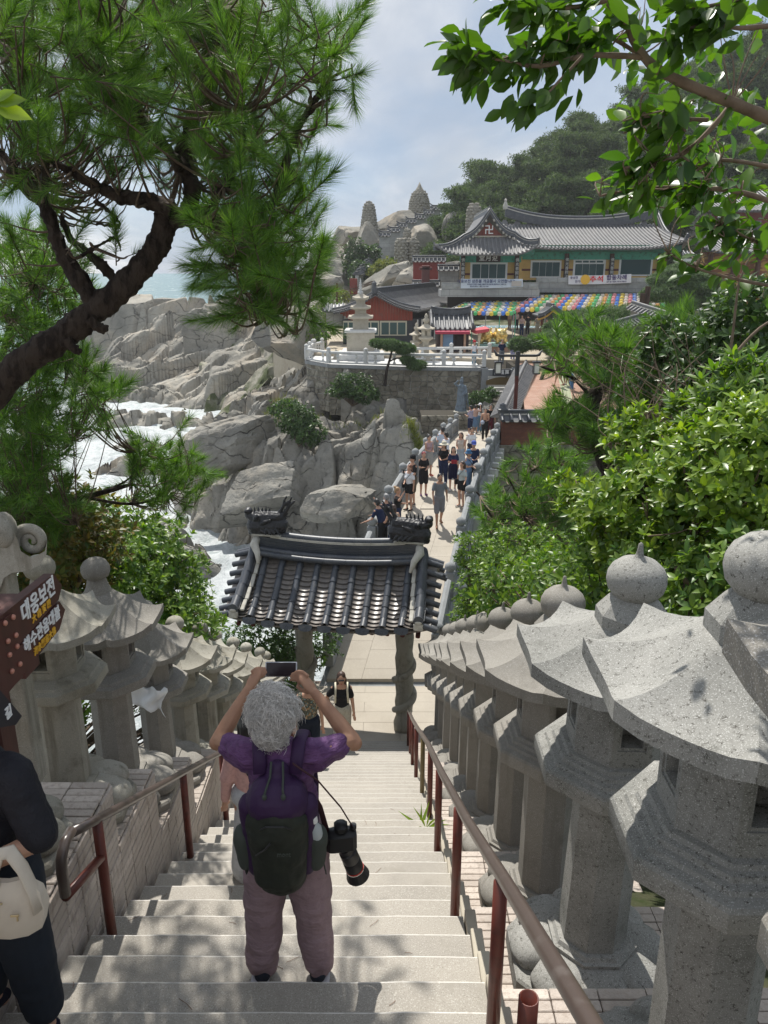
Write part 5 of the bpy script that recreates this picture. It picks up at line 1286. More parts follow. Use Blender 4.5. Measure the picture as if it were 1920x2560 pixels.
a, b = at(1088, 829, YK-.7), at(1175, 829, YK-.7); MB().loft([[(a.x, YK, a.z+.25), (b.x, YK, a.z+.25), (b.x, YK, a.z+.2), (a.x, YK, a.z+.2)], [(a.x, YK-.8, a.z), (b.x, YK-.8, a.z), (b.x, YK-.8, a.z-.18), (a.x, YK-.8, a.z-.18)]]).build('awning', plain('awning_crimson', (.35, .03, .07), .7), ki)
rz_ = at(1130, 786, YK+1.3).z; ez_ = at(1130, 823, YK-.5).z; xa, xb = at(1076, 822, YK-.5).x, at(1187, 822, YK-.5).x
roof_patch(ki, xa+.25, xb-.25, xa, xb, YK+1.3, YK-.5, rz_, ez_, .12, .36, G['tile_far'], sag=.1, rad=.09); roof_patch(ki, xa, xb, xa, xb, YK+1.3, YK+3, rz_, ez_, .1, .36, G['tile_far'])
ridge(ki, [(xa+(xb-xa)*t, YK+1.3, rz_-.05+.22*abs(2*t-1)**2) for t in np.linspace(.04, .96, 11)], .3, .36, lime=False)
for x in (xa+.12, xb-.12): ridge(ki, [(x, YK+1.2-1.75*t, rz_+.12+(ez_-rz_)*t-.15*sin(PI*t)) for t in np.linspace(0, 1, 6)], .24, .16, lime=False)
# ---- far right halls (partly behind the camellia)
fh = empty('temple_hall', (0, 0, 0), 0, 'second hall with dark tiled roof at far right, half hidden by leaves', 'temple hall')
a, b = at(1738, 618, 70), at(1990, 600, 70); zr_ = at(1850, 575, 77).z; ze_ = at(1850, 632, 70).z
roof_patch(fh, at(1790, 578, 77).x, b.x, a.x, b.x+2, 77, 70, zr_, ze_, .8, .33, G['tile_far'], rad=.1); ridge(fh, [(at(1790, 578, 77).x+(b.x-at(1790, 578, 77).x)*t, 77, zr_+.4*(1-t)**3) for t in np.linspace(0, 1, 8)], .4, .6)
c_ = Vector((at(1790, 578, 77).x, 77, zr_+.4)); d_ = Vector((a.x, 70, ze_+.8)); ridge(fh, [c_.lerp(d_, t)-Vector((0, 0, .6*sin(PI*t))) for t in np.linspace(0, 1, 7)], .3, .35)
wbox(1765, 1990, 630, 760, 71.5, 1, mat('hall_wall_far', (.22, .1, .06), .7, .2, layers=[((1, 1, 3), (.4, .27, .1), .5, .55, 2)]), 'wall', fh, -1)
for px in (1770, 1830, 1890): a = at(px, 700, 71); MB().tube([(a.x, 71, TZ), (a.x, 71, ze_)], .22, 10).build('column', G['col_brown'], fh, ang=60)
fh2 = empty('temple_hall', (0, 0, 0), 0, 'upper hall roof high on the slope at the right edge', 'temple hall')
a, b = at(1750, 520, 84), at(2000, 470, 84); roof_patch(fh2, a.x+3, b.x, a.x, b.x, 92, 84, at(1860, 480, 92).z, at(1860, 528, 84).z, .6, .36, G['tile_far'], rad=.1)
wbox(1790, 1990, 528, 570, 85, 1, G['maroon'], 'wall', fh2, -1)
q = at(1723, 640, 68); pv = empty('small_pavilion', (0, 0, 0), 0, 'little white-walled tiled structure between the two halls', 'pavilion')
wbox(1708, 1732, 647, 658, 68, .5, G['white_paint'], 'wall', pv); roof_patch(pv, q.x-.4, q.x+.4, q.x-.62, q.x+.62, 68.6, 67.4, q.z+.35, q.z, .1, .25, G['tile_far'])
# small well-house roof between canopy and garden, and garden pavilion coping
wh = empty('well_house', (0, 0, 0), 0, 'tiny tiled shelter with yellow gable boards before the right canopy', 'shelter')
a, b, c_ = at(1345, 792, 59), at(1425, 790, 59), at(1384, 770, 59)
for s_, e_ in ((-1, a), (1, b)):
    pts = [c_.lerp(e_, t)-Vector((0, 0, .12*sin(PI*t))) for t in np.linspace(0, 1, 6)]; mb = MB(); mb.loft([pts, [p_+Vector((0, 2.4, 0)) for p_ in pts]], cap=False, closed=False); o = mb.build('roof', G['tile_far'], wh); md = o.modifiers.new('s', 'SOLIDIFY'); md.thickness = .1
    ridge(wh, [p_+Vector((0, -.05, 0)) for p_ in pts], .2, .14, lime=False); MB().tube([p_+Vector((0, .05, -.2)) for p_ in pts], .07, 6).build('gable_board', plain('yellow_board', (.5, .3, .06), .7), wh)
    mb = MB()
    for i in range(8): mb.tube([p_.copy()+Vector((0, .3*i+.1, .05)) for p_ in pts], .05, 6)
    mb.build('tile_rows', G['tile_grey'], wh, ang=60, kind='stuff')
ridge(wh, [c_+Vector((0, t, 0)) for t in (0, 1.2, 2.4)], .22, .22, lime=False)
for px in (1356, 1412):
    a = at(px, 800, 59.2); MB().box((a.x, 59.3, (a.z+TZ)/2), (.16, .16, a.z-TZ)).build('post', G['wood_red'], wh)
coped_wall('coped_wall', 'short wall with slanting tiled coping right of the topiary mounds', (at(1582, 772, 52).x, 52), (at(1668, 800, 49).x, 49), at(1582, 772, 52).z, at(1668, 800, 49).z, 1.6, .3, G['granite_old'], .5, .25, .3, G['tile_grey'])
coped_wall('coped_wall', 'lower tiled coping just in front of the slanting one', (at(1545, 812, 49).x, 49.4), (at(1612, 790, 51).x, 51), at(1545, 822, 49).z, at(1612, 800, 51).z, 1.4, .3, G['granite_old'], .5, .25, .3, G['tile_grey'])
for k, (px, pt, lb) in enumerate(((1607, 733, 'shorter dark wooden pole of the pair by the topiary mounds'), (1620, 716, 'taller dark wooden pole of the pair by the topiary mounds'))):
    a = at(px, pt, 56); tag(MB().tube([(a.x, 56, TZ-.3), (a.x+.02, 56, a.z)], [.22, .19], 10).build('wooden_pole', mat('pole_wood', (.09, .055, .04), .8, .2, layers=[((8, 8, 1), (.05, .03, .025), .5, .7, 4)]), None, ang=50), lb, 'pole')
# ---- lamp post with two hanging lanterns
lp = empty('lamp_post', (6.95, 39.6, -7.1), 0, 'dark lamp post with curved cross-arm and two hanging lanterns above the coped wall', 'lamp post')
hp = at(1292, 878, 39.6).z+7.1; xo = at(1291, 960, 39.6).x-6.95
MB().tube([(xo, 0, -.3), (xo, 0, hp*.62)], .10, 12).build('lower_pole', G['wood_red'], lp, ang=50); MB().tube([(xo, 0, hp*.62), (xo, 0, hp)], .115, 12).build('upper_pole', G['black_iron'], lp, ang=50)
zz = hp-.22; MB().tube([(xo-1.22, 0, zz+.30), (xo-1.08, 0, zz+.04), (xo-.9, 0, zz), (xo+.9, 0, zz), (xo+1.08, 0, zz+.04), (xo+1.22, 0, zz+.30)], [.03, .08, .07, .07, .08, .03], 8).build('cross_arm', G['black_iron'], lp, True)
glow = plain('lamp_paper', (.72, .7, .64), .7)
for s_ in (-1, 1):
    x = xo+s_*.98; lm = MB().tube([(x, 0, zz), (x, 0, zz-.30)], .02, 6).build('hanging_lamp', G['black_iron'], lp); MB().bbox((x, 0, zz-.32), (.42, .42, .07), .02).build('cap', G['black_iron'], lm); MB().bbox((x, 0, zz-.9), (.34, .34, .05), .01).build('tray', G['black_iron'], lm)
    MB().box((x, 0, zz-.62), (.24, .24, .5)).build('paper_shade', glow, lm)
    mb = MB(); [mb.box((x+a*.15, b*.15, zz-.62), (.035, .035, .56)) for a in (-1, 1) for b in (-1, 1)]; mb.build('bars', G['black_iron'], lm)
# ---- golden pigs
gold = mat('gold_paint', (.72, .54, .2), .3, .8, metal=.7, layers=[(5, (.55, .4, .12), .5, .75, 4)])
def pig(loc, s, rz, label):
    r_ = empty('golden_pig', loc, rz, label, 'pig statue', 'golden pigs side by side')
    P = [('e', (0, 0, .56), (.56, .58, .52)), ('e', (0, -.3, .72), (.42, .34, .36)), ('e', (0, -.60, .66), (.17, .12, .14)),
         ('c', (-.34, -.25, 1.0), (-.44, -.32, 1.16), .11, .05), ('c', (.34, -.25, 1.0), (.44, -.32, 1.16), .11, .05), ('e', (-.3, -.5, .25), (.17, .2, .2)), ('e', (.3, -.5, .25), (.17, .2, .2)), ('e', (-.34, -.42, .62), (.15, .14, .14)), ('e', (.34, -.42, .62), (.15, .14, .14)),
         ('c', (-.28, -.35, .1), (-.28, -.35, .02), .15, .15), ('c', (.28, -.35, .1), (.28, -.35, .02), .15, .15)]
    fuse('body', P, .04, gold, r_)
    for x in (-.14, .14): MB().ell((x, -.60, .85), (.035, .02, .045), 8, 6).build('eye', G['black_iron'], r_, True)
    for x in (-.055, .055): MB().ell((x, -.715, .66), (.025, .015, .035), 8, 6).build('nostril', G['black_iron'], r_, True)
    r_.scale = (s,)*3; return r_
p = at(1214, 858, 59.2); pig((p.x, 59.2, p.z), 1.0, R(-12), 'left golden pig statue, beside the red and white umbrella'); p = at(1249, 858, 59.2); pig((p.x, 59.2, p.z), 1.0, R(6), 'right golden pig statue with round ears')
a = at(1232, 858, 59.2); pp = MB().bbox((a.x, 59.3, a.z-.1), (2.7, 1.6, .2), .02).build('pig_plinth', mat('plinth_green', (.22, .36, .34), .8), None, ang=30); tag(pp, 'pale green slab on a brick plinth carrying the golden pigs', 'plinth')
MB().box((a.x, 59.3, (a.z-.2+TZ)/2), (2.4, 1.3, a.z-.2-TZ)).build('brick_base', G['brick_path'], pp)
um = empty('parasol', (0, 0, 0), 0, 'folded red and cream parasol standing left of the golden pigs', 'parasol'); a = at(1196, 860, 58.2); t_ = at(1196, 824, 58.2)
MB().tube([(a.x, 58.2, TZ), (t_.x+.05, 58.2, t_.z)], [.03, .03], 8).build('pole', G['white_paint'], um); MB().loft([[(t_.x-.25, 57.6, t_.z-.02), (t_.x+.75, 57.7, t_.z+.1), (t_.x+.6, 58.9, t_.z+.2), (t_.x-.5, 58.8, t_.z)], [(t_.x-.25, 57.6, t_.z-.28), (t_.x+.75, 57.7, t_.z-.1), (t_.x+.6, 58.9, t_.z+.0), (t_.x-.5, 58.8, t_.z-.2)]]).build('canopy', plain('parasol_red', (.45, .06, .08), .7), um)
MB().tube([(t_.x+.1, 58.15, t_.z-.1), (t_.x+.05, 58.15, t_.z-1.3)], [.16, .06], 8).build('folded_cloth', plain('cream_cloth', (.6, .54, .42), .8), um)
# ---- paper lantern canopies
cols = [('blue', (.16, .36, .85)), ('yellow', (.88, .74, .2)), ('green', (.22, .66, .34)), ('white', (.85, .80, .74)), ('pink', (.88, .42, .46)), ('orange', (.9, .55, .25))]
LM = {n_: mat('paper_'+n_, c, .6, .2, trans=(.45, (1., 1., 1.))) for n_, c in cols}
mb = MB(); mb.lathe([(.05, -.15), (.11, -.13), (.155, -.06), (.165, 0), (.155, .06), (.11, .13), (.05, .15)], 10); lbase = {}
rown = ['front', 'second', 'third', 'fourth', 'fifth', 'sixth', 'seventh', 'rearmost']
def paper(n_, loc, sc=1., row=0):
    if n_ not in lbase: o = mb.build('paper_lantern', LM[n_], None, True); lbase[n_] = o
    else: o = put(bpy.data.objects.new('paper_lantern', lbase[n_].data))
    o.location = loc; o.scale = (sc,)*3
    return tag(o, '%s paper lantern in the %s row of the %s canopy' % (n_, rown[row], where), 'paper lantern', 'paper lanterns strung in the canopies')
def canopy(C, nx, ny, seq, label, sc=1.):
    """C: four corners front-left, front-right, back-right, back-left"""
    for j in range(ny):
        for i in range(nx):
            u, v = (i+.5)/nx, j/(ny-1); p_ = C[0].lerp(C[1], u).lerp(C[3].lerp(C[2], u), v); n_ = seq(i, j)
            paper(n_, p_+Vector((random.uniform(-.03, .03), 0, -.17+random.uniform(-.03, .03))), sc*random.uniform(.93, 1.05), j)
    fr_ = empty('canopy_frame', (0, 0, 0), 0, label, 'canopy frame')
    for j in range(0, ny, 2 if ny > 6 else 1):
        v = j/(ny-1); MB().tube([C[0].lerp(C[3], v), C[1].lerp(C[2], v)], .022, 6).build('crossbar', plain('galvanised', (.3, .32, .33), .5) if j == 0 else bpy.data.materials['galvanised'], fr_)
    for i in range(6): MB().tube([C[0].lerp(C[1], i/5), C[3].lerp(C[2], i/5)], .02, 6).build('rail', bpy.data.materials['galvanised'], fr_)
    for i in range(6):
        for e0, e1 in ((C[0], C[1]),):
            p_ = e0.lerp(e1, i/5); MB().tube([(p_.x, p_.y, TZ), p_], .035, 8).build('post', bpy.data.materials['galvanised'] if i % 2 else G['green'], fr_)
where = 'left'
stripe = ['blue', 'green', 'yellow', 'white', 'blue', 'yellow', 'orange', 'green', 'white', 'blue', 'pink', 'yellow', 'green', 'white', 'blue', 'orange']
canopy([at(1112, 778, 61.5), at(1284, 778, 61.5), at(1325, 751, 69), at(1165, 754, 69)], 17, 8, lambda i, j: ['blue', 'white', 'yellow', 'green', 'white', 'blue', 'yellow', 'green', 'orange'][(i+(j//2)*1) % 9], 'pipe frame of the left paper lantern canopy', 1.05)
where = 'right'
canopy([at(1290, 769, 63.5), at(1662, 757, 63.5), at(1652, 732, 69.5), at(1330, 738, 69.5)], 32, 5, lambda i, j: ['pink', 'blue', 'white', 'yellow', 'green', 'white', 'orange', 'green', 'pink', 'blue', 'yellow', 'white'][i % 12], 'pipe frame of the right paper lantern canopy', 1.2)
# ================================================================= upper slope: cairns, stepped walls, red wall
G['cairn'] = mat('cairn_stone', (.33, .31, .26), .9, .2, layers=[(4, (.25, .235, .2), .4, .6, 5), (9, (.38, .36, .31), .55, .7, 4)], bump=[(5, 1, .12), (14, .6, .03)])
def cairn(name, P, Y, label, spike=None):
    """outline [(half width px, py)] around px; stones laid over the body"""
    px, prof = P; s_ = cos(_p)*Y/FPX; c = at(px, prof[0][1], Y); r_ = empty(name, (c.x, Y, c.z), 0, label, 'stone cairn'); z0 = c.z; pr = [(w*s_*1.03, at(px, y, Y).z-z0) for w, y in prof]
    MB().lathe([(a*.94, b) for a, b in pr], 20).build('core', G['cairn'], r_, True)
    zs = [b for a, b in pr]; ws = [a for a, b in pr]; H = zs[-1]; mb = MB(); z = .1; k = 0
    while z < H-.05:
        w = float(np.interp(z, zs, ws)); n = max(6, int(2*PI*w/.55))
        for i in range(n):
            a = 2*PI*(i+.5*(k % 2))/n+random.uniform(-.1, .1)
            if sin(a) > .45: continue
            mb.ell((0, 0, 0), (.27, .16, .19), 7, 5, T=Matrix.Translation((w*.95*cos(a), w*.95*sin(a), z+random.uniform(-.06, .06))) @ Matrix.Rotation(a+PI/2, 4, 'Z') @ Matrix.Rotation(random.uniform(-.4, .4), 4, 'Y'))
        z += .33; k += 1
    mb.build('stones', G['cairn'], r_, ang=40, kind='stuff')
    if spike: t_ = at(px, spike, Y).z-z0; MB().lathe([(ws[-1]*1.15, H-.1), (ws[-1]*.9, H+.12), (ws[-1]*.45, H+(t_-H)*.5), (.02, t_)], 12).build('spire', G['cairn'], r_, True)
    return r_
cairn('stone_cairn', (923, [(30, 600), (22, 575), (17, 545), (14, 520), (9, 508), (4, 505)]), 118, 'round-topped stone cairn standing highest on the left rocks')
cairn('stone_cairn', (1048, [(27, 545), (26, 530), (24, 505), (18, 485), (10, 476)]), 128, 'bell-shaped cairn with a pointed spire on the skyline', 455)
cairn('stone_cairn', (1003, [(15, 680), (15, 640), (15, 610), (13, 600), (7, 595)]), 98, 'left lobe of the twin cairn beside the red wall')
cairn('stone_cairn', (1031, [(15, 680), (15, 640), (15, 612), (13, 601), (7, 596)]), 98.6, 'right lobe of the twin cairn beside the red wall')
cairn('stone_cairn', (1018, [(9, 600), (8, 585), (5, 575)]), 99.5, 'small cap cairn with a tip over the twin cairn', 568)
cairn('stone_cairn', (1183, [(18, 590), (18, 560), (17, 530), (14, 516), (7, 510)]), 96, 'stout cairn just left of the hall roof apex')
for i, (a, b) in enumerate(((948, 976), (970, 999), (993, 1017), (1016, 1040), (1038, 1062), (1060, 1084), (1077, 1101))):
    Y = 110+i*1.6; yy = 591-i*11; p0, p1 = at(a, yy, Y), at(b, yy, Y)
    coped_wall('stepped_hill_wall', ['lowest', 'second', 'third', 'fourth', 'fifth', 'sixth', 'highest'][i]+' step of the tiled wall climbing the rocks to the pointed cairn', (p0.x, p0.y), (p1.x, p1.y), p0.z, p0.z, 3.2, .4, G['hall_stone'], .5, .42, .42, lift=.15)
zig = [(946, 624), (938, 636), (929, 648), (921, 660), (911, 672), (901, 684), (892, 695)]
for i, (a, b) in enumerate(zip(zig, zig[1:])):
    p0, p1 = at(a[0], a[1], 108-i*2), at(b[0], b[1]-3, 106.5-i*2)
    coped_wall('zigzag_wall', ['top', 'second', 'third', 'fourth', 'fifth', 'bottom'][i]+' flight of the tiled wall winding down below the left cairn', (p0.x, p0.y), (p1.x, p1.y), p0.z, p1.z+.2, 2.0, .4, G['hall_stone'], .5, .4, .4)
a, b = at(1033, 655, 84), at(1113, 650, 84); coped_wall('red_wall', 'dark red wall with white-edged coping left of the temple hall', (a.x, 84), (b.x, 84), a.z, a.z, 1.9, .3, plain('red_wall_paint', (.2, .035, .03), .8), .5, .4, .4)
a, b = at(1096, 677, 80), at(1146, 677, 80); coped_wall('grey_wall', 'grey brick wall with coping between the red wall and the hall', (a.x, 80), (b.x, 80), a.z, a.z, 1.9, .3, G['hall_stone'], .5, .36, .4)
a, b = at(1033, 716, 79), at(1098, 716, 79); coped_wall('grey_wall', 'low coped wall behind the grey roof of the red-gabled building', (a.x, 79), (b.x, 79), a.z, a.z, 1.4, .3, G['hall_stone'], .5, .36, .4)
a = at(1064, 690, 78.5); tag(MB().bbox((a.x, 78.5, a.z-.2), (.75, .6, 2.4), .05).bbox((a.x, 78.5, a.z+.7), (1.2, .6, .3), .05).build('red_stone_marker', plain('dull_red_stone', (.13, .05, .045), .8), None, ang=30), 'dull red stone marker standing before the red wall', 'stone marker')
a = at(884, 716, 90); tag(MB().bbox((a.x, 90, a.z), (.85, .5, 1.7), .03).build('red_post', plain('red_post_paint', (.2, .04, .03), .7), None, ang=30), 'short red pillar at the foot of the winding wall', 'pillar')
a, b = at(842, 708, 80), at(843, 765, 80); tag(MB().tube([(a.x, 80, b.z), (a.x, 80, a.z)], .1, 8).build('red_pole', G['wood_red'], None), 'thin dark red pole left of the red gable', 'pole')
def blk2(px, py, Y, w, dpt, h, ry, seed, label, rx=-.2): boulder(at(px, py, Y), (w, dpt, h), (rx, ry, .2), G['rock_far'], label, seed, sub=4)
blk2(915, 630, 114, 7.5, 6, 8.5, R(10), 31, 'tall pale boulder under the round-topped cairn')
blk2(975, 702, 94, 9, 7, 5, R(-18), 32, 'broad smooth pale rock below the twin cairn'); blk2(1030, 705, 90, 5.5, 5, 4, R(8), 33, 'rounded pale rock left of the red wall')
blk2(1056, 600, 108, 5.5, 4.5, 4.4, R(-10), 34, 'pale rock between the hill trees and the twin cairn'); blk2(865, 600, 120, 9, 6, 6, R(-30), 35, 'sloping skyline rock left of the round-topped cairn')
blk2(850, 690, 104, 5, 4, 5, R(-28), 36, 'leaning rock below the dark hillside shrub'); blk2(820, 650, 112, 8, 5, 5, R(-28), 37, 'stepped rock on the left skyline'); blk2(1130, 690, 88, 5, 4, 4, 0, 38, 'rock between red wall and hall corner')
blk2(1125, 565, 104, 4, 4, 4, R(-20), 39, 'grey rock left of the stout cairn among the trees'); blk2(800, 720, 92, 8, 5, 4, R(-25), 40, 'pale rock slope left of the red pole'); blk2(800, 775, 82, 7, 4, 3, R(-25), 41, 'low rock left of the grey shed')
blk2(735, 850, 62, 6, 5, 5, R(-15), 43, 'weathered rock below the left corner of the plaza')
blk2(700, 815, 68, 7, 5, 5, R(-20), 44, 'larger rock left of the plaza corner')
blk2(990, 560, 124, 8, 5, 5, R(-15), 42, 'skyline rock behind the stepped wall')
# ================================================================= vegetation
G['needle'] = mat('pine_needles', (.035, .105, .02), .42, .45, island=(.15, .27, .04), trans=(.36, (1.5, 1.6, .5)))
G['needle_far'] = mat('pine_needles_far', (.045, .095, .03), .6, .3, island=(.10, .16, .05), trans=(.3, (1.2, 1.4, .6)))
G['camellia'] = mat('camellia_leaf', (.03, .085, .015), .36, .5, island=(.085, .16, .02), trans=(.42, (1.7, 1.9, .4)))
G['pitto'] = mat('bright_leaf', (.075, .17, .018), .35, .5, island=(.25, .34, .045), trans=(.42, (1.35, 1.4, .35)))
G['leaf_mid'] = mat('green_leaf', (.045, .12, .018), .4, .5, island=(.18, .27, .04), trans=(.38, (1.4, 1.5, .4)))
G['leaf_dark'] = mat('dark_leaf', (.03, .075, .016), .4, .5, island=(.065, .12, .025), trans=(.3, (1.4, 1.5, .4)))
G['leaf_hill'] = mat('hill_leaf', (.03, .065, .022), .7, .2, island=(.12, .175, .06), trans=(.25, (1.3, 1.4, .5)))
G['grass'] = mat('cliff_grass', (.12, .17, .03), .7, .2, island=(.24, .25, .06), trans=(.3, (1.2, 1.2, .4)))
G['bark'] = mat('pine_bark', (.045, .034, .027), .9, .2, layers=[((26, 26, 9), (.018, .013, .011), .45, .6, 5), (9, (.10, .08, .065), .6, .75, 6)], bump=[((30, 30, 9), 1, .014, 6), (70, .6, .004)])
G['twig'] = mat('twig_bark', (.12, .09, .065), .85, .2, layers=[(20, (.06, .045, .032), .45, .7, 4)])
G['twig_pale'] = mat('pale_branch', (.20, .15, .11), .8, .2, layers=[(14, (.11, .08, .055), .45, .7, 5)])
TRI = lambda f: np.array(f, np.int32)
def leaf_t(w=.42, fold=.12, droop=.18):
    V = [(0, 0, 0)]
    for t, k in ((.16, .55), (.42, 1.), (.7, .82), (.9, .36)):
        z = -droop*t*t
        V += [(-w*k*.5, fold*k*w+z, t), (0, z, t), (w*k*.5, fold*k*w+z, t)]
    V.append((0, -droop*1.1, 1.03)); F = [(0, 2, 1), (0, 3, 2)]
    for i in range(3):
        a = 1+3*i; b = a+3; F += [(a, a+1, b+1), (a, b+1, b), (a+1, a+2, b+2), (a+1, b+2, b+1)]
    F += [(10, 11, 13), (11, 12, 13)]
    V = np.array(V); return V, TRI(F)                       # grows along +z, upper side +y
def leaf_s(w=.45, fold=.12, droop=.15):
    V = np.array([(0, 0, 0), (-w*.5, fold*w, .45), (0, -droop*.2, .5), (w*.5, fold*w, .45), (0, -droop, 1.)]); return V, TRI([(0, 2, 1), (0, 3, 2), (1, 2, 4), (2, 3, 4)])
def whorl(n, lt, spread, sc_jit=.25, seed=0):
    r2 = np.random.default_rng(seed); a = np.arange(n)*2.4+r2.uniform(-.3, .3, n); th = np.linspace(spread*.45, spread, n)
    d = np.stack([np.sin(th)*np.cos(a), np.sin(th)*np.sin(a), np.cos(th)], 1); up = np.tile([0, 0, 1.], (n, 1)); up = up-(up*d).sum(1, keepdims=True)*d
    Rm = rots(d, up); return scatter(lt[0], lt[1], Rm, d*.06, 1+r2.uniform(-sc_jit, sc_jit, n))
def shoot_t(n, L=.2, nl=.1, w=.0016, seed=0, lo=.1, ang0=.95, ang1=.35):
    r2 = np.random.default_rng(seed); t = r2.uniform(lo, 1, n)**.8; a = r2.uniform(0, 2*PI, n); th = ang0+(ang1-ang0)*t**2+r2.normal(0, .12, n)
    d = np.stack([np.sin(th)*np.cos(a), np.sin(th)*np.sin(a), np.cos(th)], 1); b = np.stack([0*t, 0*t, t*L], 1); s_ = np.cross(d, rdirs(n)); s_ /= np.linalg.norm(s_, axis=1, keepdims=True)
    ln = nl*(1-.25*r2.random(n)); tip = b+d*ln[:, None]; V = np.stack([b-s_*w/2, b+s_*w/2, tip], 1).reshape(-1, 3); F = np.arange(3*n).reshape(n, 3)
    st = MB().tube([(0, 0, -.02), (0, 0, L*.95)], [.004, .002], 3, cap=False); sv = np.array(st.V); sf = []
    for f in st.F: sf += [(f[0], f[1], f[2]), (f[0], f[2], f[3])]
    return V, F, sv, TRI(sf)
def tree_limbs(parent, limbs, m, name='trunk', n=10, **kw):
    mb = MB()
    for pts, r0, r1 in limbs:
        k = len(pts); P = [Vector(p) for p in pts]; Q = []; rd_ = []
        for i in range(k-1):
            for q in range(4 if n < 14 else 14):
                t = q/(4 if n < 14 else 14); a = P[max(i-1, 0)]; b = P[i]; c = P[i+1]; d = P[min(i+2, k-1)]
                v = .5*((2*b)+(c-a)*t+(2*a-5*b+4*c-d)*t*t+(3*b-a-3*c+d)*t**3); Q.append(v); rd_.append(r0+(r1-r0)*((i+t)/(k-1)))
        Q.append(P[-1]); rd_.append(r1); mb.tube(Q, [r_*(1+.07*sin(i*(2.3 if n < 14 else .55))) for i, r_ in enumerate(rd_)], n if r0 > .02 else 5)
    if name in ('twigs', 'stems'): kw['kind'] = 'stuff'
    o = mb.build(name, m, parent, True, **kw)
    if n >= 14:                                              # plated bark
        nv = len(o.data.vertices); V = np.empty(nv*3, np.float32); o.data.vertices.foreach_get('co', V); V = V.reshape(-1, 3); Nn = np.empty(nv*3, np.float32); o.data.vertices.foreach_get('normal', Nn); Nn = Nn.reshape(-1, 3)
        f1, f2, *_ = voro((V[:, 0]+V[:, 1]*.6)*26+fbm(V[:, 0]*9, V[:, 1]*9, V[:, 2]*9, 2), V[:, 2]*22, 5); dd = .0065*sstep(0, .35, f2-f1)+.006*fbm(V[:, 0]*30, V[:, 1]*30, V[:, 2]*30, 3)-.006
        o.data.vertices.foreach_set('co', (V+Nn*dd[:, None]).astype(np.float32).ravel()); o.data.update(); o.data.set_sharp_from_angle(angle=R(35))
    return o
def nearest_twigs(tips, anchors, rad=.006, sag=.1, lim=None):
    """thin twigs from each tip back to the closest anchor point"""
    limbs = []
    A = np.array(anchors)
    for p in tips:
        if lim and np.linalg.norm(A-p, axis=1).min() > lim: continue
        d = np.linalg.norm(A-p, axis=1)+np.maximum(0, (A[:, 2]-p[2]))*1.2; q = A[int(np.argmin(d))]; m_ = (p+q)/2+np.array([0, 0, -sag*np.linalg.norm(p-q)])+rng.normal(0, .02, 3)
        limbs.append(([tuple(q), tuple(m_), tuple(p)], rad*2, rad*.6))
    return limbs
def inpoly(x, y, P):
    c = False; n = len(P)
    for i in range(n):
        a, b = P[i], P[(i+1) % n]
        if (a[1] > y) != (b[1] > y) and x < (b[0]-a[0])*(y-a[1])/(b[1]-a[1])+a[0]: c = not c
    return c
def fill(P, n, y0, y1, holes=(), wt=None):
    """n places spread through the volume that a crown fills; the outline P is its silhouette seen from the stairs"""
    xs_ = [p[0] for p in P]; ys_ = [p[1] for p in P]; out = []
    while len(out) < n:
        x, y = random.uniform(min(xs_), max(xs_)), random.uniform(min(ys_), max(ys_))
        if not inpoly(x, y, P) or any(((x-hx)/rx)**2+((y-hy)/ry)**2 < 1 for hx, hy, rx, ry in holes): continue
        out.append(tuple(at(x, y, random.uniform(y0, y1))))
    return np.array(out)
def needles(name, parent, pos, dirs, temps, sc, m, twig=None, **kw):
    Vs, Fs, Sv, Sf, o1, o2 = [], [], [], [], 0, 0
    idx = rng.integers(0, len(temps), len(pos)); sc = np.broadcast_to(sc, (len(pos),))
    for k, (tv, tf, sv, sf) in enumerate(temps):
        q = idx == k
        if not q.any(): continue
        Rm = rots(dirs[q], roll=rng.uniform(0, 6.3, q.sum())); V, F = scatter(tv, tf, Rm, pos[q], sc[q]); Vs.append(V); Fs.append(F+o1); o1 += len(V)
        V, F = scatter(sv, sf, Rm, pos[q], sc[q]); Sv.append(V); Sf.append(F+o2); o2 += len(V)
    if twig: npmesh('shoots', np.concatenate(Sv), np.concatenate(Sf), twig, parent, kind='stuff')
    return npmesh(name, np.concatenate(Vs), np.concatenate(Fs), m, parent, **kw)
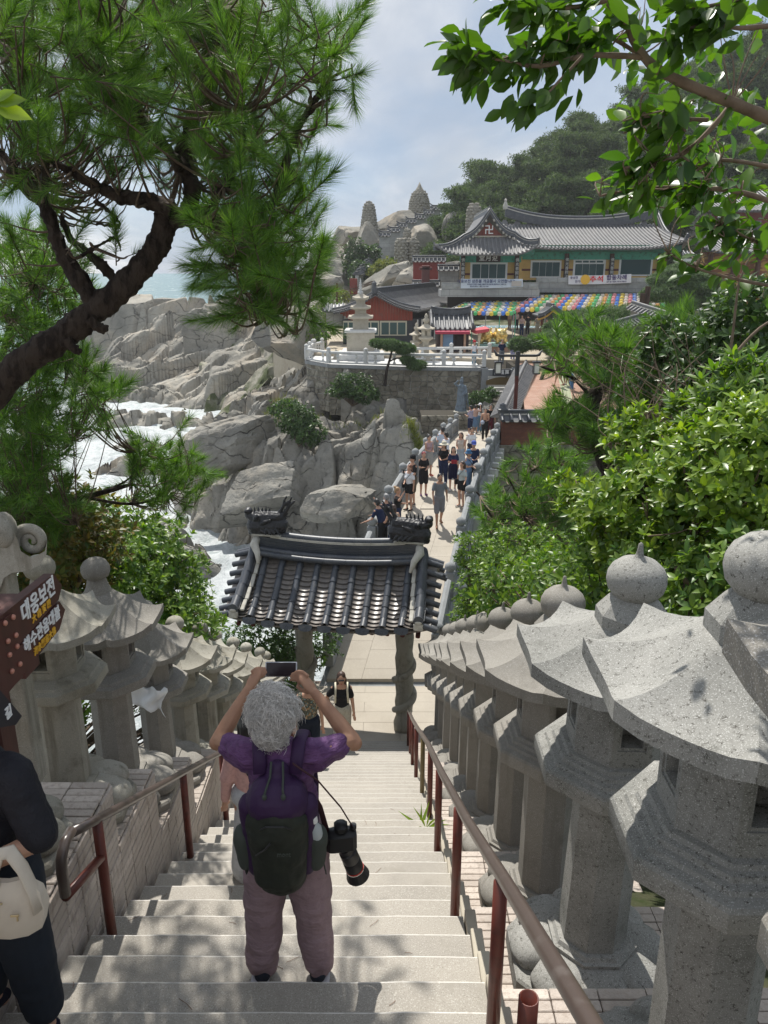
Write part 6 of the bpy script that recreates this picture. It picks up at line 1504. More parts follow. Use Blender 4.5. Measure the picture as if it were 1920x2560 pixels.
# ---- the pine in the foreground
NT = [shoot_t(270, .22, .115, .0022, s) for s in range(5)]
pine = empty('pine_tree', (0, 0, 0), 0, 'large foreground pine with dark rough trunk leaning in from the left', 'pine tree')
A = lambda L, d: [tuple(at(x, y, d+(q[0] if q else 0))) for x, y, *q in L]
limbs = [(A([(-120, 1090), (-20, 985), (60, 905), (150, 845), (240, 775), (310, 715), (365, 655), (402, 595), (418, 530)], 3.5), .068, .044),
         (A([(240, 770), (200, 700), (160, 640), (135, 575), (105, 505), (60, 450), (20, 430)], 3.5), .040, .016),
         (A([(300, 715), (255, 665), (205, 620), (180, 600), (150, 540)], 3.6), .026, .010),
         (A([(430, 525), (380, 505), (300, 490), (250, 470), (180, 430), (120, 400)], 3.45), .038, .01),
         (A([(400, 590), (440, 545), (500, 548), (560, 560), (620, 545), (690, 500), (740, 430)], 3.5), .045, .012),
         (A([(470, 540), (480, 470), (455, 400), (470, 330), (500, 240), (540, 120), (560, 20)], 3.6), .04, .01),
         (A([(455, 420), (400, 350), (350, 290), (300, 200), (260, 90)], 3.5), .026, .008),
         (A([(560, 560), (600, 640), (640, 700), (680, 780), (720, 820)], 3.6), .022, .007), (A([(500, 548), (560, 470), (600, 380), (606, 280)], 3.3), .02, .006),
         (A([(690, 500), (740, 330), (780, 270), (815, 200), (850, 130)], 3.5), .018, .006), (A([(105, 505), (110, 400), (60, 250), (40, 120)], 3.4), .02, .008),
         (A([(60, 450), (0, 380), (-60, 330)], 3.4), .018, .008), (A([(240, 500), (300, 560), (240, 560)], 3.5), .008, .004), (A([(205, 640), (235, 620), (290, 590)], 3.5), .01, .004),
         (A([(225, 800), (252, 822), (268, 820)], 3.45), .028, .012), (A([(165, 850), (190, 876), (204, 876)], 3.45), .026, .010)]
anch = [p for L_, a, b in limbs[3:] for p in L_]+[p for p in limbs[1][0][3:]]
crown = [(-40, -60), (660, -60), (740, 20), (800, 40), (850, 110), (800, 220), (810, 320), (790, 470), (750, 560), (755, 680), (720, 760), (650, 770), (600, 720), (560, 660), (520, 600), (520, 560), (480, 480), (300, 450), (220, 490), (130, 450), (90, 420), (-40, 460)]
holes = [(800, 60, 30, 60), (760, 190, 25, 60), (420, 150, 30, 45), (400, 400, 18, 70), (445, 300, 18, 50), (290, 320, 22, 35), (665, 90, 22, 50), (590, 50, 18, 40), (200, 430, 22, 22), (330, 60, 15, 40), (180, 540, 40, 18), (700, 380, 14, 40), (820, 420, 25, 30)]
tips = np.concatenate([fill(crown, 640, 2.9, 4.9, holes), fill([(150, 60), (520, 40), (560, 300), (520, 520), (300, 450), (180, 430)], 150, 4.9, 6.6, holes), fill([(540, 580), (780, 540), (790, 690), (740, 800), (640, 815), (570, 730)], 95, 2.9, 4.2), fill([(780, 60), (860, 60), (850, 240), (800, 300)], 14, 3., 4.), np.stack([rng.uniform(-2.7, -.8, 190), rng.uniform(5.8, 8, 190), rng.uniform(1.9, 3.2, 190)], 1)])
extra = np.array([tuple(at(x, y, d)) for x, y, d in ((605, 470, 3.0), (860, 90, 3.4), (845, 200, 3.4), (720, 60, 3.4), (880, 170, 3.3), (560, 790, 3.3), (690, 815, 3.3), (740, 790, 3.4), (485, 650, 3.4), (170, 630, 3.4), (300, 620, 3.5), (320, 640, 3.5), (290, 655, 3.5), (230, 620, 3.5), (60, 660, 3.6), (120, 610, 3.7), (20, 560, 3.5))]); tips = np.concatenate([tips, extra])
d = rdirs(len(tips), .9); d[:, 0] += .18; low = tips[:, 2] < .05; d[low, 2] -= .5
d[1089] = (0, -.15, 1)
tree_limbs(pine, limbs, G['bark'], 'trunk', 28)
tree_limbs(pine, nearest_twigs(tips, anch, .0038), G['twig'], 'twigs')
needles('crown', pine, tips, d, NT, rng.uniform(.62, .95, len(tips)), G['needle'], G['twig'])
# pine below the trunk, left edge
p2 = empty('pine_tree', (0, 0, 0), 0, 'pine lower down at the left edge, below the leaning trunk, before the surf', 'pine tree')
lm2 = [(A([(-160, 1500), (-60, 1330), (40, 1250), (130, 1260), (260, 1230), (330, 1210)], 6.6), .06, .015), (A([(-60, 1330), (-30, 1180), (60, 1090), (180, 1100)], 6.6), .04, .012), (A([(-30, 1180), (-20, 1000), (80, 900), (160, 880)], 6.4), .035, .01), (A([(-20, 1000), (30, 800), (90, 700)], 6.4), .03, .01), (A([(200, 1240), (330, 1260), (420, 1230), (470, 1180)], 6.8), .018, .006), (A([(260, 1230), (330, 1190), (350, 1130)], 6.6), .012, .004), (A([(-100, 1500), (0, 1330), (90, 1290), (190, 1310)], 6.0), .03, .01)]
an2 = [p for L_, a, b in lm2 for p in L_[1:]]
t2 = np.concatenate([fill([(-30, 600), (60, 560), (140, 620), (190, 700), (215, 790), (140, 820), (60, 900), (-30, 930)], 190, 5.2, 7.6), fill([(-30, 930), (100, 860), (210, 900), (240, 960), (300, 1010), (270, 1080), (180, 1100), (130, 1180), (-30, 1200)], 280, 5.4, 7.6, [(130, 1010, 35, 14)]),
                     fill([(-30, 1180), (120, 1150), (180, 1220), (200, 1290), (100, 1330), (-30, 1340)], 160, 5.4, 7.4), fill([(300, 1200), (345, 1130), (430, 1090), (520, 1180), (500, 1250), (470, 1310), (400, 1280), (330, 1270)], 95, 6.2, 7.4)])
NT2 = [shoot_t(120, .2, .12, .004, s+10) for s in range(4)]
tree_limbs(p2, lm2, G['bark'], 'trunk', 10); tree_limbs(p2, nearest_twigs(t2, an2, .004), G['twig'], 'twigs'); needles('crown', p2, t2, rdirs(len(t2), .7)+np.array([.2, 0, 0]), NT2, rng.uniform(.85, 1.25, len(t2)), G['needle'], G['twig'])
# ---- broad-leaved shrubs
def clump_pts(n, c, rad, shell=.55, s=0, zc=-.3):
    d = rdirs(n); r_ = rng.uniform(shell, 1, n)**.6; d = d[d[:, 2] > zc] if False else d; p = d*r_[:, None]; q = 1+.28*vnoise(d[:, 0]*2.3+s, d[:, 1]*2.3, d[:, 2]*2.3, s)
    return np.array(c)+p*q[:, None]*np.array(rad), d
def shrub(name, label, blobs, n, lt, size, m, cat='shrub', stem=None, up=.7, parts=0, part_name='leaf_whorl', stemm=None, nw=6, spread=1.25):
    """blobs: (centre, radii); leaf whorls spread through them"""
    root = empty(name, (0, 0, 0), 0, label, cat); tot = sum((b[1][0]*b[1][2]) for b in blobs); P, D = [], []
    for i, (c, rd_) in enumerate(blobs):
        k = max(8, int(n*rd_[0]*rd_[2]/tot)); p_, d_ = clump_pts(k, c, rd_, .35, i+len(label)); P.append(p_); D.append(d_)
    P = np.concatenate(P); D = np.concatenate(D); D = D*np.array([1, 1, .6])+np.array([0, -.15, up])+rng.normal(0, .25, D.shape)
    W = [whorl(nw, lt, spread, seed=q) for q in range(3)]; idx = rng.integers(0, 3, len(P)); sc = size*rng.uniform(.7, 1.2, len(P)); Rm = rots(D, roll=rng.uniform(0, 6.3, len(P)))
    order = np.argsort(P[:, 1]-P[:, 2]*.5); pick = set(order[:parts].tolist()) if parts else set()
    me = None
    if parts:
        ms = []
        for q in range(3): o = npmesh(part_name, W[q][0], W[q][1], m, root, True); ms.append(o)
        used = [0, 0, 0]
        for i in pick:
            q = int(idx[i]); o = ms[q] if not used[q] else put(bpy.data.objects.new(part_name, ms[q].data), root); used[q] = 1
            M4 = Matrix([[*(Rm[i][r]*sc[i]), P[i][r]] for r in range(3)]+[[0, 0, 0, 1]]); o.matrix_local = M4
    Vs, Fs, off = [], [], 0
    for q in range(3):
        k = np.array([i for i in np.where(idx == q)[0] if i not in pick], int)
        if not len(k): continue
        V, F = scatter(W[q][0], W[q][1], Rm[k], P[k], sc[k]); Vs.append(V); Fs.append(F+off); off += len(V)
    kw = dict(kind='stuff') if parts else {}
    npmesh('foliage', np.concatenate(Vs), np.concatenate(Fs), m, root, True, **kw)
    st = []
    b0 = stem or (blobs[0][0][0], blobs[0][0][1], blobs[0][0][2]-blobs[0][1][2]*1.6)
    for c, rd_ in blobs:
        for q in range(4 if n < 14 else 14):
            e = np.array(c)+rdirs(1)[0]*np.array(rd_)*.8; m_ = (np.array(b0)+np.array(c))/2+rng.normal(0, .12, 3)*np.array(rd_); st.append(([tuple(b0), tuple(m_), tuple(e)], .02+.01*rd_[0], .005))
    tree_limbs(root, st, stemm or G['twig'], 'stems'); return root
LT = leaf_t(); LS = leaf_s()
def B(px, py, Y, rx, ry, rz): return (tuple(at(px, py, Y)), (rx, ry, rz))
# camellia: branches and single leaves
cam_t = empty('camellia_tree', (0, 0, 0), 0, 'glossy-leaved camellia reaching in from the upper right corner, close to the camera', 'tree')
cl = [(A([(2050, 330), (1940, 300), (1863, 269), (1770, 231), (1678, 191), (1625, 156), (1590, 110), (1565, 55), (1500, -20)], 2.1), .017, .009),
      (A([(1610, 142), (1530, 138), (1458, 139), (1350, 165), (1249, 150), (1190, 140), (1150, 118)], 2.1), .008, .003), (A([(1602, 139), (1540, 100), (1480, 85), (1400, 110), (1320, 120)], 2.15), .006, .002),
      (A([(1458, 139), (1400, 200), (1360, 240), (1310, 262)], 2.05), .004, .002), (A([(1830, 260), (1770, 330), (1700, 390), (1640, 400), (1560, 420)], 2.2), .008, .003), (A([(1770, 300), (1690, 295), (1600, 290)], 2.2), .006, .002),
      (A([(1980, 520), (1850, 480), (1750, 470), (1620, 470), (1500, 490)], 2.3), .009, .003), (A([(1940, 420), (1800, 400), (1720, 440), (1600, 500)], 2.5), .007, .003), (A([(1960, 60), (1850, 70), (1760, 60), (1660, 100)], 2.0), .007, .002),
      (A([(1960, -40), (1800, 10), (1700, 20)], 2.0), .007, .003), (A([(1620, -40), (1480, 10), (1360, 20), (1280, 5)], 2.0), .008, .002), (A([(1960, 720), (1850, 700), (1740, 670), (1672, 632)], 2.6), .007, .002), (A([(1980, 640), (1880, 600), (1800, 560)], 2.4), .007, .002)]
tree_limbs(cam_t, cl, G['twig_pale'], 'branch', 10)
LP_, LD_ = [], []
def spray(limb, n, spreadr, start=.2):
    P = [Vector(p) for p in limb]
    for i in range(n):
        t = start+(1-start)*random.random()**.8; k = min(len(P)-2, int(t*(len(P)-1))); f = t*(len(P)-1)-k; b = P[k].lerp(P[k+1], f); ax = (P[k+1]-P[k]).normalized()
        b = b+Vector(rdirs(1)[0])*spreadr*random.random(); v = Vector(rdirs(1)[0])*.8+ax*.5+Vector((-.15, 0, -.45)); LP_.append(tuple(b)); LD_.append(tuple(v))
for i, n in ((0, 30), (1, 92), (2, 62), (3, 22), (4, 52), (5, 40), (6, 60), (7, 50), (8, 50), (9, 40), (10, 55), (11, 20), (12, 40)): spray(cl[i][0], n, .055 if i not in (0, 9) else .10, .25)
P3 = fill([(1480, 260), (1700, 230), (1940, 200), (1940, 620), (1800, 560), (1700, 540), (1560, 520), (1450, 540), (1480, 440), (1620, 330)], 150, 2.2, 3.4, [(1540, 480, 60, 20)]); P4 = fill([(1250, -40), (1940, -40), (1940, 120), (1720, 80), (1560, 60), (1300, 40)], 60, 1.9, 2.6)
P5 = fill([(1680, 520), (1940, 440), (1940, 760), (1800, 700)], 60, 2.6, 3.6)
P6 = fill([(1480, 60), (1820, 60), (1800, 330), (1600, 300)], 110, 3.0, 3.9)
for p_ in np.concatenate([P3, P4, P5, P6]): LP_.append(tuple(p_)); v = rdirs(1)[0]; LD_.append((v[0]*.8, v[1]*.8, v[2]*.6-.45))
LP_ = np.array(LP_); LD_ = np.array(LD_); upn = rdirs(len(LP_), 1.5); Rm = rots(LD_, upn); sc = rng.uniform(.046, .078, len(LP_)); order = np.argsort(LP_[:, 1]); l0 = None
CT = leaf_t(.52, .14, .16)
for k, i in enumerate(order[:295]):
    if l0 is None: l0 = npmesh('leaf', CT[0], CT[1], G['camellia'], cam_t, True); o = l0
    else: o = put(bpy.data.objects.new('leaf', l0.data), cam_t)
    o.matrix_local = Matrix([[*(Rm[i][r]*sc[i]), LP_[i][r]] for r in range(3)]+[[0, 0, 0, 1]])
V, F = scatter(CT[0], CT[1], Rm[order[295:]], LP_[order[295:]], sc[order[295:]]); npmesh('foliage', V, F, G['camellia'], cam_t, True, kind='stuff')
anc = [p for L_, a, b in cl for p in L_]; far_l = LP_[order[295:]][::2]; tree_limbs(cam_t, nearest_twigs(far_l, anc, .0014, .03, .28), G['twig_pale'], 'twigs')
q = [at(-20, 262, 2.2), at(30, 268, 2.2)]; lf = npmesh('leaf_sprig', *scatter(CT[0], CT[1], rots(np.array([[1., 0, .25], [1, 0, -.2], [1, 0, .6], [1, .2, -.55]]), np.array([[0, -1., .5]]*4)), np.array([tuple(at(-15, y, 2.2)) for y in (262, 270, 255, 265)]), np.array([.08, .09, .06, .06])), G['pitto'], None, True)
tag(lf, 'few bright green leaves poking in at the left edge, beside the pine', 'leaf sprig')
# bright shrub right of the big lanterns
shrub('pittosporum_bush', 'bright yellow-green bush with whorled leaves right behind the large lanterns', [B(1650, 1240, 6.2, .62, .6, .34), B(1820, 1200, 5.6, .66, .7, .42), B(1500, 1270, 6.8, .34, .4, .22), B(1900, 1130, 5.4, .5, .6, .42), B(1640, 1130, 6.6, .40, .5, .24), B(1420, 1215, 7.2, .16, .3, .10), B(1560, 1360, 6.4, .38, .4, .28), B(1740, 1350, 5.8, .5, .5, .3), B(1590, 1060, 6.8, .22, .3, .15)], 2500, LT, .084, G['pitto'], up=1., parts=295, stem=tuple(at(1650, 1700, 6.0)), stemm=G['twig_pale'])
shrub('evergreen_bush', 'bush of narrow dark leaves with pale tips at the right edge above the bright bush', [B(1880, 1010, 6.2, .45, .5, .4), B(1780, 1040, 6.8, .35, .4, .25), B(1900, 1180, 5.6, .3, .4, .3)], 520, leaf_t(.26, .1, .1), .12, G['leaf_mid'], up=1.2, nw=9, stem=tuple(at(1800, 1500, 6.4)))
shrub('evergreen_bush', 'dark leafy shrub low behind the ball finials of the lantern row', [B(1500, 1500, 6.6, .7, .6, .5), B(1720, 1480, 5.6, .7, .6, .6), B(1300, 1480, 8.0, .55, .5, .4), B(1880, 1500, 4.8, .6, .5, .6), B(1620, 1600, 6.2, .8, .7, .5)], 1700, LT, .085, G['leaf_mid'], up=.7, stem=tuple(at(1600, 1900, 5.8)))
shrub('evergreen_bush', 'yellowish shrub between the gate roof and the lantern row', [B(1185, 1385, 13.8, .42, .5, .45), B(1270, 1430, 12.4, .7, .7, .5), B(1210, 1490, 13.0, .55, .5, .5), B(1330, 1400, 11.4, .8, .8, .6), B(1400, 1470, 9.6, .8, .8, .6), B(1170, 1570, 13.4, .4, .4, .5)], 2300, LS, .085, G['leaf_mid'], up=.7)
shrub('evergreen_bush', 'tall slender-leaved tree with thin branches behind the bright bush, right side', [B(1780, 880, 8.5, .6, .6, .4), B(1880, 820, 8.0, .6, .6, .5), B(1680, 930, 9.0, .45, .5, .3), B(1800, 980, 8.0, .6, .6, .3), B(1900, 940, 7.6, .4, .5, .4), B(1660, 850, 9, .28, .3, .3), B(1600, 990, 9.2, .3, .3, .2)], 1500, LS, .10, G['leaf_dark'], 'tree', up=.6, stem=tuple(at(1740, 1350, 8)), stemm=G['twig_pale'])
br2 = empty('bare_branches', (0, 0, 0), 0, 'tangle of thin pale bare branches among the shrubs at right', 'branches')
lb = []
for k in range(46):
    a = at(random.uniform(1500, 1920), random.uniform(1080, 1180), 7.4); b = at(random.uniform(1380, 1920), random.uniform(800, 1000), 7.8); m_ = (a+b)/2+Vector((random.uniform(-.2, .2), 0, random.uniform(-.1, .2))); lb.append(([tuple(a), tuple(m_), tuple(b)], .009, .002))
lb += [(A([(1780, 1180), (1800, 1000), (1830, 900), (1900, 820), (1960, 790)], 6.8), .022, .01), (A([(1810, 960), (1830, 850), (1850, 700), (1900, 600)], 6.8), .016, .006), (A([(1690, 1420), (1730, 1480), (1760, 1560), (1780, 1640)], 5.2), .02, .025), (A([(1620, 1340), (1700, 1330), (1760, 1300)], 5.4), .006, .006)]
tree_limbs(br2, lb, G['twig_pale'], 'twigs')
# pines right of the bridge
def pine_mid(label, limbs, fills, n, Y, sc=1., ns=90, nl=.16, w=.006, m=None, upb=.8):
    r_ = empty('pine_tree', (0, 0, 0), 0, label, 'pine tree'); T_ = [shoot_t(ns, .24, nl, w, s+20) for s in range(3)]
    tp_ = np.concatenate([fill(P, k, y0, y1) for P, k, y0, y1 in fills]); tree_limbs(r_, limbs, G['bark'], 'trunk', 9); an = [p for L_, a, b in limbs for p in L_[1:]]
    tree_limbs(r_, nearest_twigs(tp_, an, .006*sc), G['twig_pale'], 'twigs'); needles('crown', r_, tp_, rdirs(len(tp_), upb), T_, sc*rng.uniform(.8, 1.2, len(tp_)), m or G['needle'], G['twig']); return r_
pine_mid('pine with a thick twisted dark trunk hanging over the brick path', [(A([(1560, 1330), (1530, 1200), (1500, 1120), (1485, 1050), (1480, 1010), (1500, 975), (1460, 1000)], 13), .17, .09), (A([(1485, 1040), (1440, 1000), (1400, 1040), (1370, 1060)], 13), .04, .015), (A([(1490, 1010), (1440, 950), (1390, 930), (1350, 915)], 13), .04, .02), (A([(1500, 990), (1520, 900), (1560, 860)], 13), .04, .015)], [([(1380, 860), (1480, 800), (1560, 850), (1590, 960), (1520, 1000), (1440, 960), (1390, 930)], 90, 12, 14.5), ([(1360, 1040), (1430, 1000), (1480, 1080), (1440, 1130), (1370, 1100)], 60, 12, 13.6), ([(1480, 1100), (1560, 1040), (1600, 1120), (1540, 1180)], 45, 12, 13.5)], 0, 13, 1.4, 90, .19, .008)
pine_mid('bonsai-like pine with pale crooked branches below the rubble footing', [(A([(1340, 1420), (1350, 1350), (1310, 1290), (1270, 1240)], 17), .10, .04), (A([(1330, 1300), (1300, 1230), (1340, 1170), (1420, 1180)], 17), .05, .02), (A([(1310, 1290), (1240, 1300), (1200, 1240), (1190, 1230)], 17), .04, .015), (A([(1420, 1300), (1380, 1240), (1400, 1160), (1500, 1120)], 17), .05, .02), (A([(1300, 1250), (1260, 1180), (1230, 1170)], 17), .03, .01)], [([(1200, 1250), (1260, 1190), (1330, 1220), (1400, 1190), (1480, 1230), (1480, 1340), (1400, 1370), (1300, 1330), (1220, 1330)], 230, 15.5, 18.5), ([(1290, 1170), (1320, 1130), (1380, 1120), (1470, 1150), (1460, 1200), (1340, 1180)], 60, 16, 18)], 0, 17, 1.5, 70, .18, .009)
pine_mid('feathery pine growing up beside the slanting coping, right of the path', [(A([(1700, 1000), (1690, 900), (1700, 830)], 16), .08, .03)], [([(1620, 860), (1680, 790), (1760, 800), (1800, 900), (1740, 980), (1640, 960)], 150, 15, 17.5)], 0, 16, 1.6, 70, .2, .008)
# clipped pines and mounds on the plaza side
def clipped(label, blobs, trunk, n, m, size=.22, cat='pine tree', name='pine_tree'):
    r_ = empty(name, (0, 0, 0), 0, label, cat); P, D = [], []; tot = sum(b[1][0] for b in blobs)
    for i, (c, rd_) in enumerate(blobs): p_, d_ = clump_pts(int(n*rd_[0]/tot), c, rd_, .7, i); P.append(p_); D.append(d_)
    P = np.concatenate(P); D = np.concatenate(D)+np.array([0, 0, .6]); W_ = whorl(9, leaf_s(.16, 0, .1), 1.3, seed=4); V, F = scatter(W_[0], W_[1], rots(D, roll=rng.uniform(0, 6, len(P))), P, size*rng.uniform(.7, 1.2, len(P)))
    npmesh('crown', V, F, m, r_); tree_limbs(r_, trunk, G['bark'], 'trunk', 8); return r_
def gz(px, py, z, Y=None):
    p_ = atz(px, py, z); return p_
b = lambda px, py, Y, rx, ry, rz: (tuple(at(px, py, Y)), (rx, ry, rz))
clipped('low wide clipped evergreen mound before the right canopy', [b(1540, 806, 55, 2.6, 1.8, 1.1), b(1470, 802, 56, 1.7, 1.4, .8), b(1600, 790, 57, 1.8, 1.4, .9)], [((tuple(at(1530, 850, 55)), tuple(at(1535, 810, 55))), .1, .08)], 5200, G['needle_far'], .2, 'shrub', 'topiary_mound')
clipped('cloud-pruned pine beside the well house', [b(1390, 818, 56, .9, .7, .35), b(1440, 828, 55, .9, .7, .35), b(1420, 795, 57, .7, .6, .35), b(1372, 835, 55, .5, .5, .25)], [((tuple(at(1425, 868, 55.4)), tuple(at(1432, 840, 55.6)), tuple(at(1400, 820, 56))), .14, .06)], 1800, G['needle_far'], .2)
clipped('broad dark pine under the right end of the temple hall', [b(1690, 700, 66, 2.3, 1.6, .8), b(1740, 715, 66, 2.4, 1.6, .9), b(1660, 735, 65, 1.9, 1.4, .7), b(1780, 745, 66, 1.8, 1.4, .7), b(1710, 680, 67, 1.5, 1.2, .7), b(1700, 755, 65, 1.6, 1.2, .6)], [((tuple(at(1698, 800, 66)), tuple(at(1700, 750, 66)), tuple(at(1720, 705, 66))), .3, .16)], 5200, G['needle_far'], .26)
clipped('small pine behind the lamp post, right of the path', [b(1300, 862, 50.5, .7, .6, .4), b(1350, 855, 52, 1.0, .8, .45), b(1400, 872, 51, 1.0, .8, .5), b(1440, 850, 52, .9, .7, .4), b(1375, 845, 53, .8, .7, .35)], [((tuple(at(1340, 985, 47)), tuple(at(1360, 930, 48)), tuple(at(1380, 880, 50))), .14, .07)], 3000, G['needle_far'], .22)
clipped('bent little pine leaning from the terrace wall before the balustrade', [b(975, 862, 50.2, .85, .6, .26), b(1010, 872, 50.2, .7, .5, .26), b(945, 858, 50.4, .5, .4, .18), b(1040, 912, 50, .6, .5, .22), b(1018, 900, 50, .4, .4, .15)], [((tuple(at(962, 965, 50.4)), tuple(at(966, 930, 50.3)), tuple(at(974, 900, 50.2)), tuple(at(982, 868, 50.2))), .11, .06), ((tuple(at(970, 905, 50.2)), tuple(at(1000, 895, 50.1)), tuple(at(1035, 912, 50))), .06, .03)], 1900, G['needle_far'], .2)
clipped('pale cloud-pruned tree right of the path among the pines', [b(1500, 880, 47, 1.1, .9, .6), b(1560, 860, 48, 1.2, 1, .7), b(1620, 880, 46, 1.4, 1.1, .8), b(1500, 930, 44, 1.2, 1, .8), b(1580, 950, 43, 1.6, 1.2, .9), b(1680, 900, 45, 1.6, 1.2, 1.2), b(1800, 880, 45, 2.4, 1.6, 1.6), b(1800, 980, 42, 2.6, 1.6, 1.6), b(1650, 1000, 42, 1.6, 1.2, .9)], [((tuple(at(1600, 1040, 44)), tuple(at(1590, 900, 45))), .2, .1)], 8000, G['leaf_hill'], .26)
# shrubs on the cliff, grass on the rocks
def rock_shrub(label, blobs, n, m, size=.16): return shrub('cliff_shrub', label, blobs, n, LS, size, m, up=.6)
rock_shrub('dark shrub in the cleft of the near cliff', [b(745, 1050, 45.0, 1.3, .8, 1.0), b(770, 1080, 44.6, 1.0, .7, .8), b(715, 1020, 45.8, 1.1, .7, .5)], 900, G['leaf_dark'], .2)
rock_shrub('dark creeping shrub at the foot of the terrace wall', [b(880, 965, 49.2, 1.3, .6, .8), b(915, 985, 48.8, 1.0, .6, .6), b(850, 980, 48.9, .8, .5, .4)], 800, G['leaf_dark'], .18)
rock_shrub('small shrub beside the statue at the end of the bridge', [b(1200, 1000, 46.5, .7, .5, .5), b(1225, 985, 47, .5, .4, .4)], 300, G['leaf_dark'], .18)
rock_shrub('dark bush hanging on the rocks below the round-topped cairn', [b(895, 655, 103, 1.9, 1.3, 2.6), b(905, 690, 100, 1.6, 1.2, 1.8), b(925, 640, 104, 1.4, 1.2, 1.4)], 1100, G['leaf_dark'], .4)
rock_shrub('green bush at the left foot of the pagoda terrace', [b(790, 835, 62, 1.6, 1, .9), b(770, 800, 70, 1.4, 1, 1.2), b(815, 770, 78, 1.4, 1, 1.4)], 600, G['leaf_mid'], .26)
rock_shrub('light green scrub below the twin cairn', [b(965, 665, 96, 1.8, 1.2, .8), b(940, 680, 98, 1.2, 1, .7), b(840, 740, 86, 1.6, 1, .8)], 500, G['grass'], .3)
shrub('coast_bush', 'lush green bush between the left lanterns and the surf', [B(330, 1400, 9.0, .95, .8, .55), B(420, 1480, 9.2, .55, .7, .4), B(280, 1330, 9.4, .7, .7, .5), B(480, 1560, 9.6, .45, .5, .3), B(390, 1560, 8.4, .7, .7, .4), B(220, 1450, 8, .8, .7, .6)], 3000, LS, .085, G['leaf_mid'], up=.9)
shrub('coast_bush', 'reddish-tipped bush behind the stone scroll at the left', [B(130, 1330, 7.2, .8, .7, .5), B(60, 1400, 6.6, .6, .6, .6), B(180, 1380, 7.6, .5, .5, .4)], 1300, LS, .08, mat('reddish_leaf', (.05, .10, .02), .45, .4, island=(.17, .12, .03), trans=(.35, (1.3, 1.3, .4))), up=.9)
shrub('coast_bush', 'dark bush under the left eave of the tiled gate', [B(640, 1620, 15.2, 1.0, .7, .7), B(760, 1610, 16.6, .9, .7, .6), B(590, 1680, 13.6, .7, .6, .6), B(700, 1680, 16, .8, .6, .6)], 1600, LS, .10, G['leaf_dark'], up=.9)
shrub('low_plant', 'leafy plants growing between the bases of the left lanterns', [B(80, 1905, 6.2, .4, .4, .22), B(200, 1760, 7.4, .5, .4, .3), B(360, 1720, 8.4, .4, .4, .4), B(470, 1780, 8.6, .3, .4, .4)], 420, LS, .07, G['leaf_mid'], up=1.)
W5 = whorl(9, leaf_s(.12, 0, .3), .9, seed=9); o = npmesh('weed', *scatter(W5[0], W5[1], rots(np.array([[-.3, -.2, 1.], [.1, -.4, 1.]])), np.array([(.40, 6.55, -(H0+RISE*13)+.0), (.42, 6.4, -(H0+RISE*12)+.0)]), np.array([.26, .2])), G['pitto'], None)
tag(o, 'small green weed sprouting at the foot of a right rail post', 'weed')
shrub('ground_plant', 'weeds and litter beside the wall at the bottom right corner', [((2.3, 2.2, -4.2), (.4, .5, .3)), ((2.7, 3.0, -4.5), (.5, .5, .4))], 260, LS, .08, G['leaf_mid'], up=1.)
# grass tufts, ground cover
def tufts(name, pts, n, h_, m):
    P = np.concatenate([np.array(c)+rng.normal(0, 1, (int(n/len(pts)), 3))*np.array(s_) for c, s_ in pts]); P[:, 2] = coast(P[:, 0], P[:, 1])+.05
    T_ = np.array([(-.04, 0, 0), (.04, 0, 0), (0, 0, 1.)]); V, F = scatter(T_, TRI([(0, 1, 2)]), rots(rdirs(len(P), 2.), roll=rng.uniform(0, 6, len(P))), P, h_*rng.uniform(.5, 1.3, len(P))); return npmesh(name, V, F, m, None, kind='stuff')
tufts('cliff_grass', [(at(600, 1005, 49), (1.6, .8, 0)), (at(680, 990, 49.5), (1.4, .7, 0)), (at(740, 975, 49.5), (1.0, .5, 0)), (at(560, 1020, 48.6), (.8, .6, 0)), (at(610, 1080, 47), (.4, .3, 0)), (at(1040, 1120, 43), (.3, .2, 0)), (at(950, 1000, 48), (1.2, .4, 0))], 5200, .42, G['grass'])
def cover(name, x0, x1, y0, y1, fn, n, size, m, lt=LS):
    P = np.stack([rng.uniform(x0, x1, n), rng.uniform(y0, y1, n), np.zeros(n)], 1); P[:, 2] = fn(P[:, 0], P[:, 1])+.03; keep = fbm(P[:, 0]*.5, P[:, 1]*.5, o=3, s=33) > -.25; P = P[keep]
    W_ = whorl(6, lt, 1.2, seed=12); V, F = scatter(W_[0], W_[1], rots(rdirs(len(P), 1.6)), P, size*rng.uniform(.6, 1.3, len(P))); return npmesh(name, V, F, m, None, kind='stuff')
cover('bank_undergrowth', 2.3, 12, 4, 37, right_ground, 9000, .20, G['leaf_mid'])
cover('left_bank_undergrowth', -7, -3.2, 2, 15, left_ground, 2600, .13, G['leaf_mid'])
cover('garden_undergrowth', 12.5, 45, 39, 53, lambda x, y: x*0-6.5, 9000, .42, G['leaf_hill'])
shrub('bank_bush', 'mixed green bushes filling the bank right of the bridge', [((5.5, 20, -11.5), (1.6, 1.6, 1.2)), ((8, 18, -10), (2, 1.8, 1.5)), ((6.5, 25, -11.6), (1.6, 1.8, 1.3)), ((9, 24, -10.5), (2, 2, 1.6)), ((11, 20, -9), (2.4, 2, 1.8)), ((10.5, 30, -10.5), (2.2, 2, 1.6)), ((4.4, 17.5, -10.8), (.8, .8, .8)), ((7.5, 32, -12), (1.6, 1.6, 1.2)), ((5.6, 13.5, -8.8), (1.1, 1.2, .8)), ((13, 26, -8.5), (2.4, 2.4, 2)), ((14, 33, -8), (2.6, 2.4, 2))], 5200, LS, .16, G['leaf_mid'], up=.8)
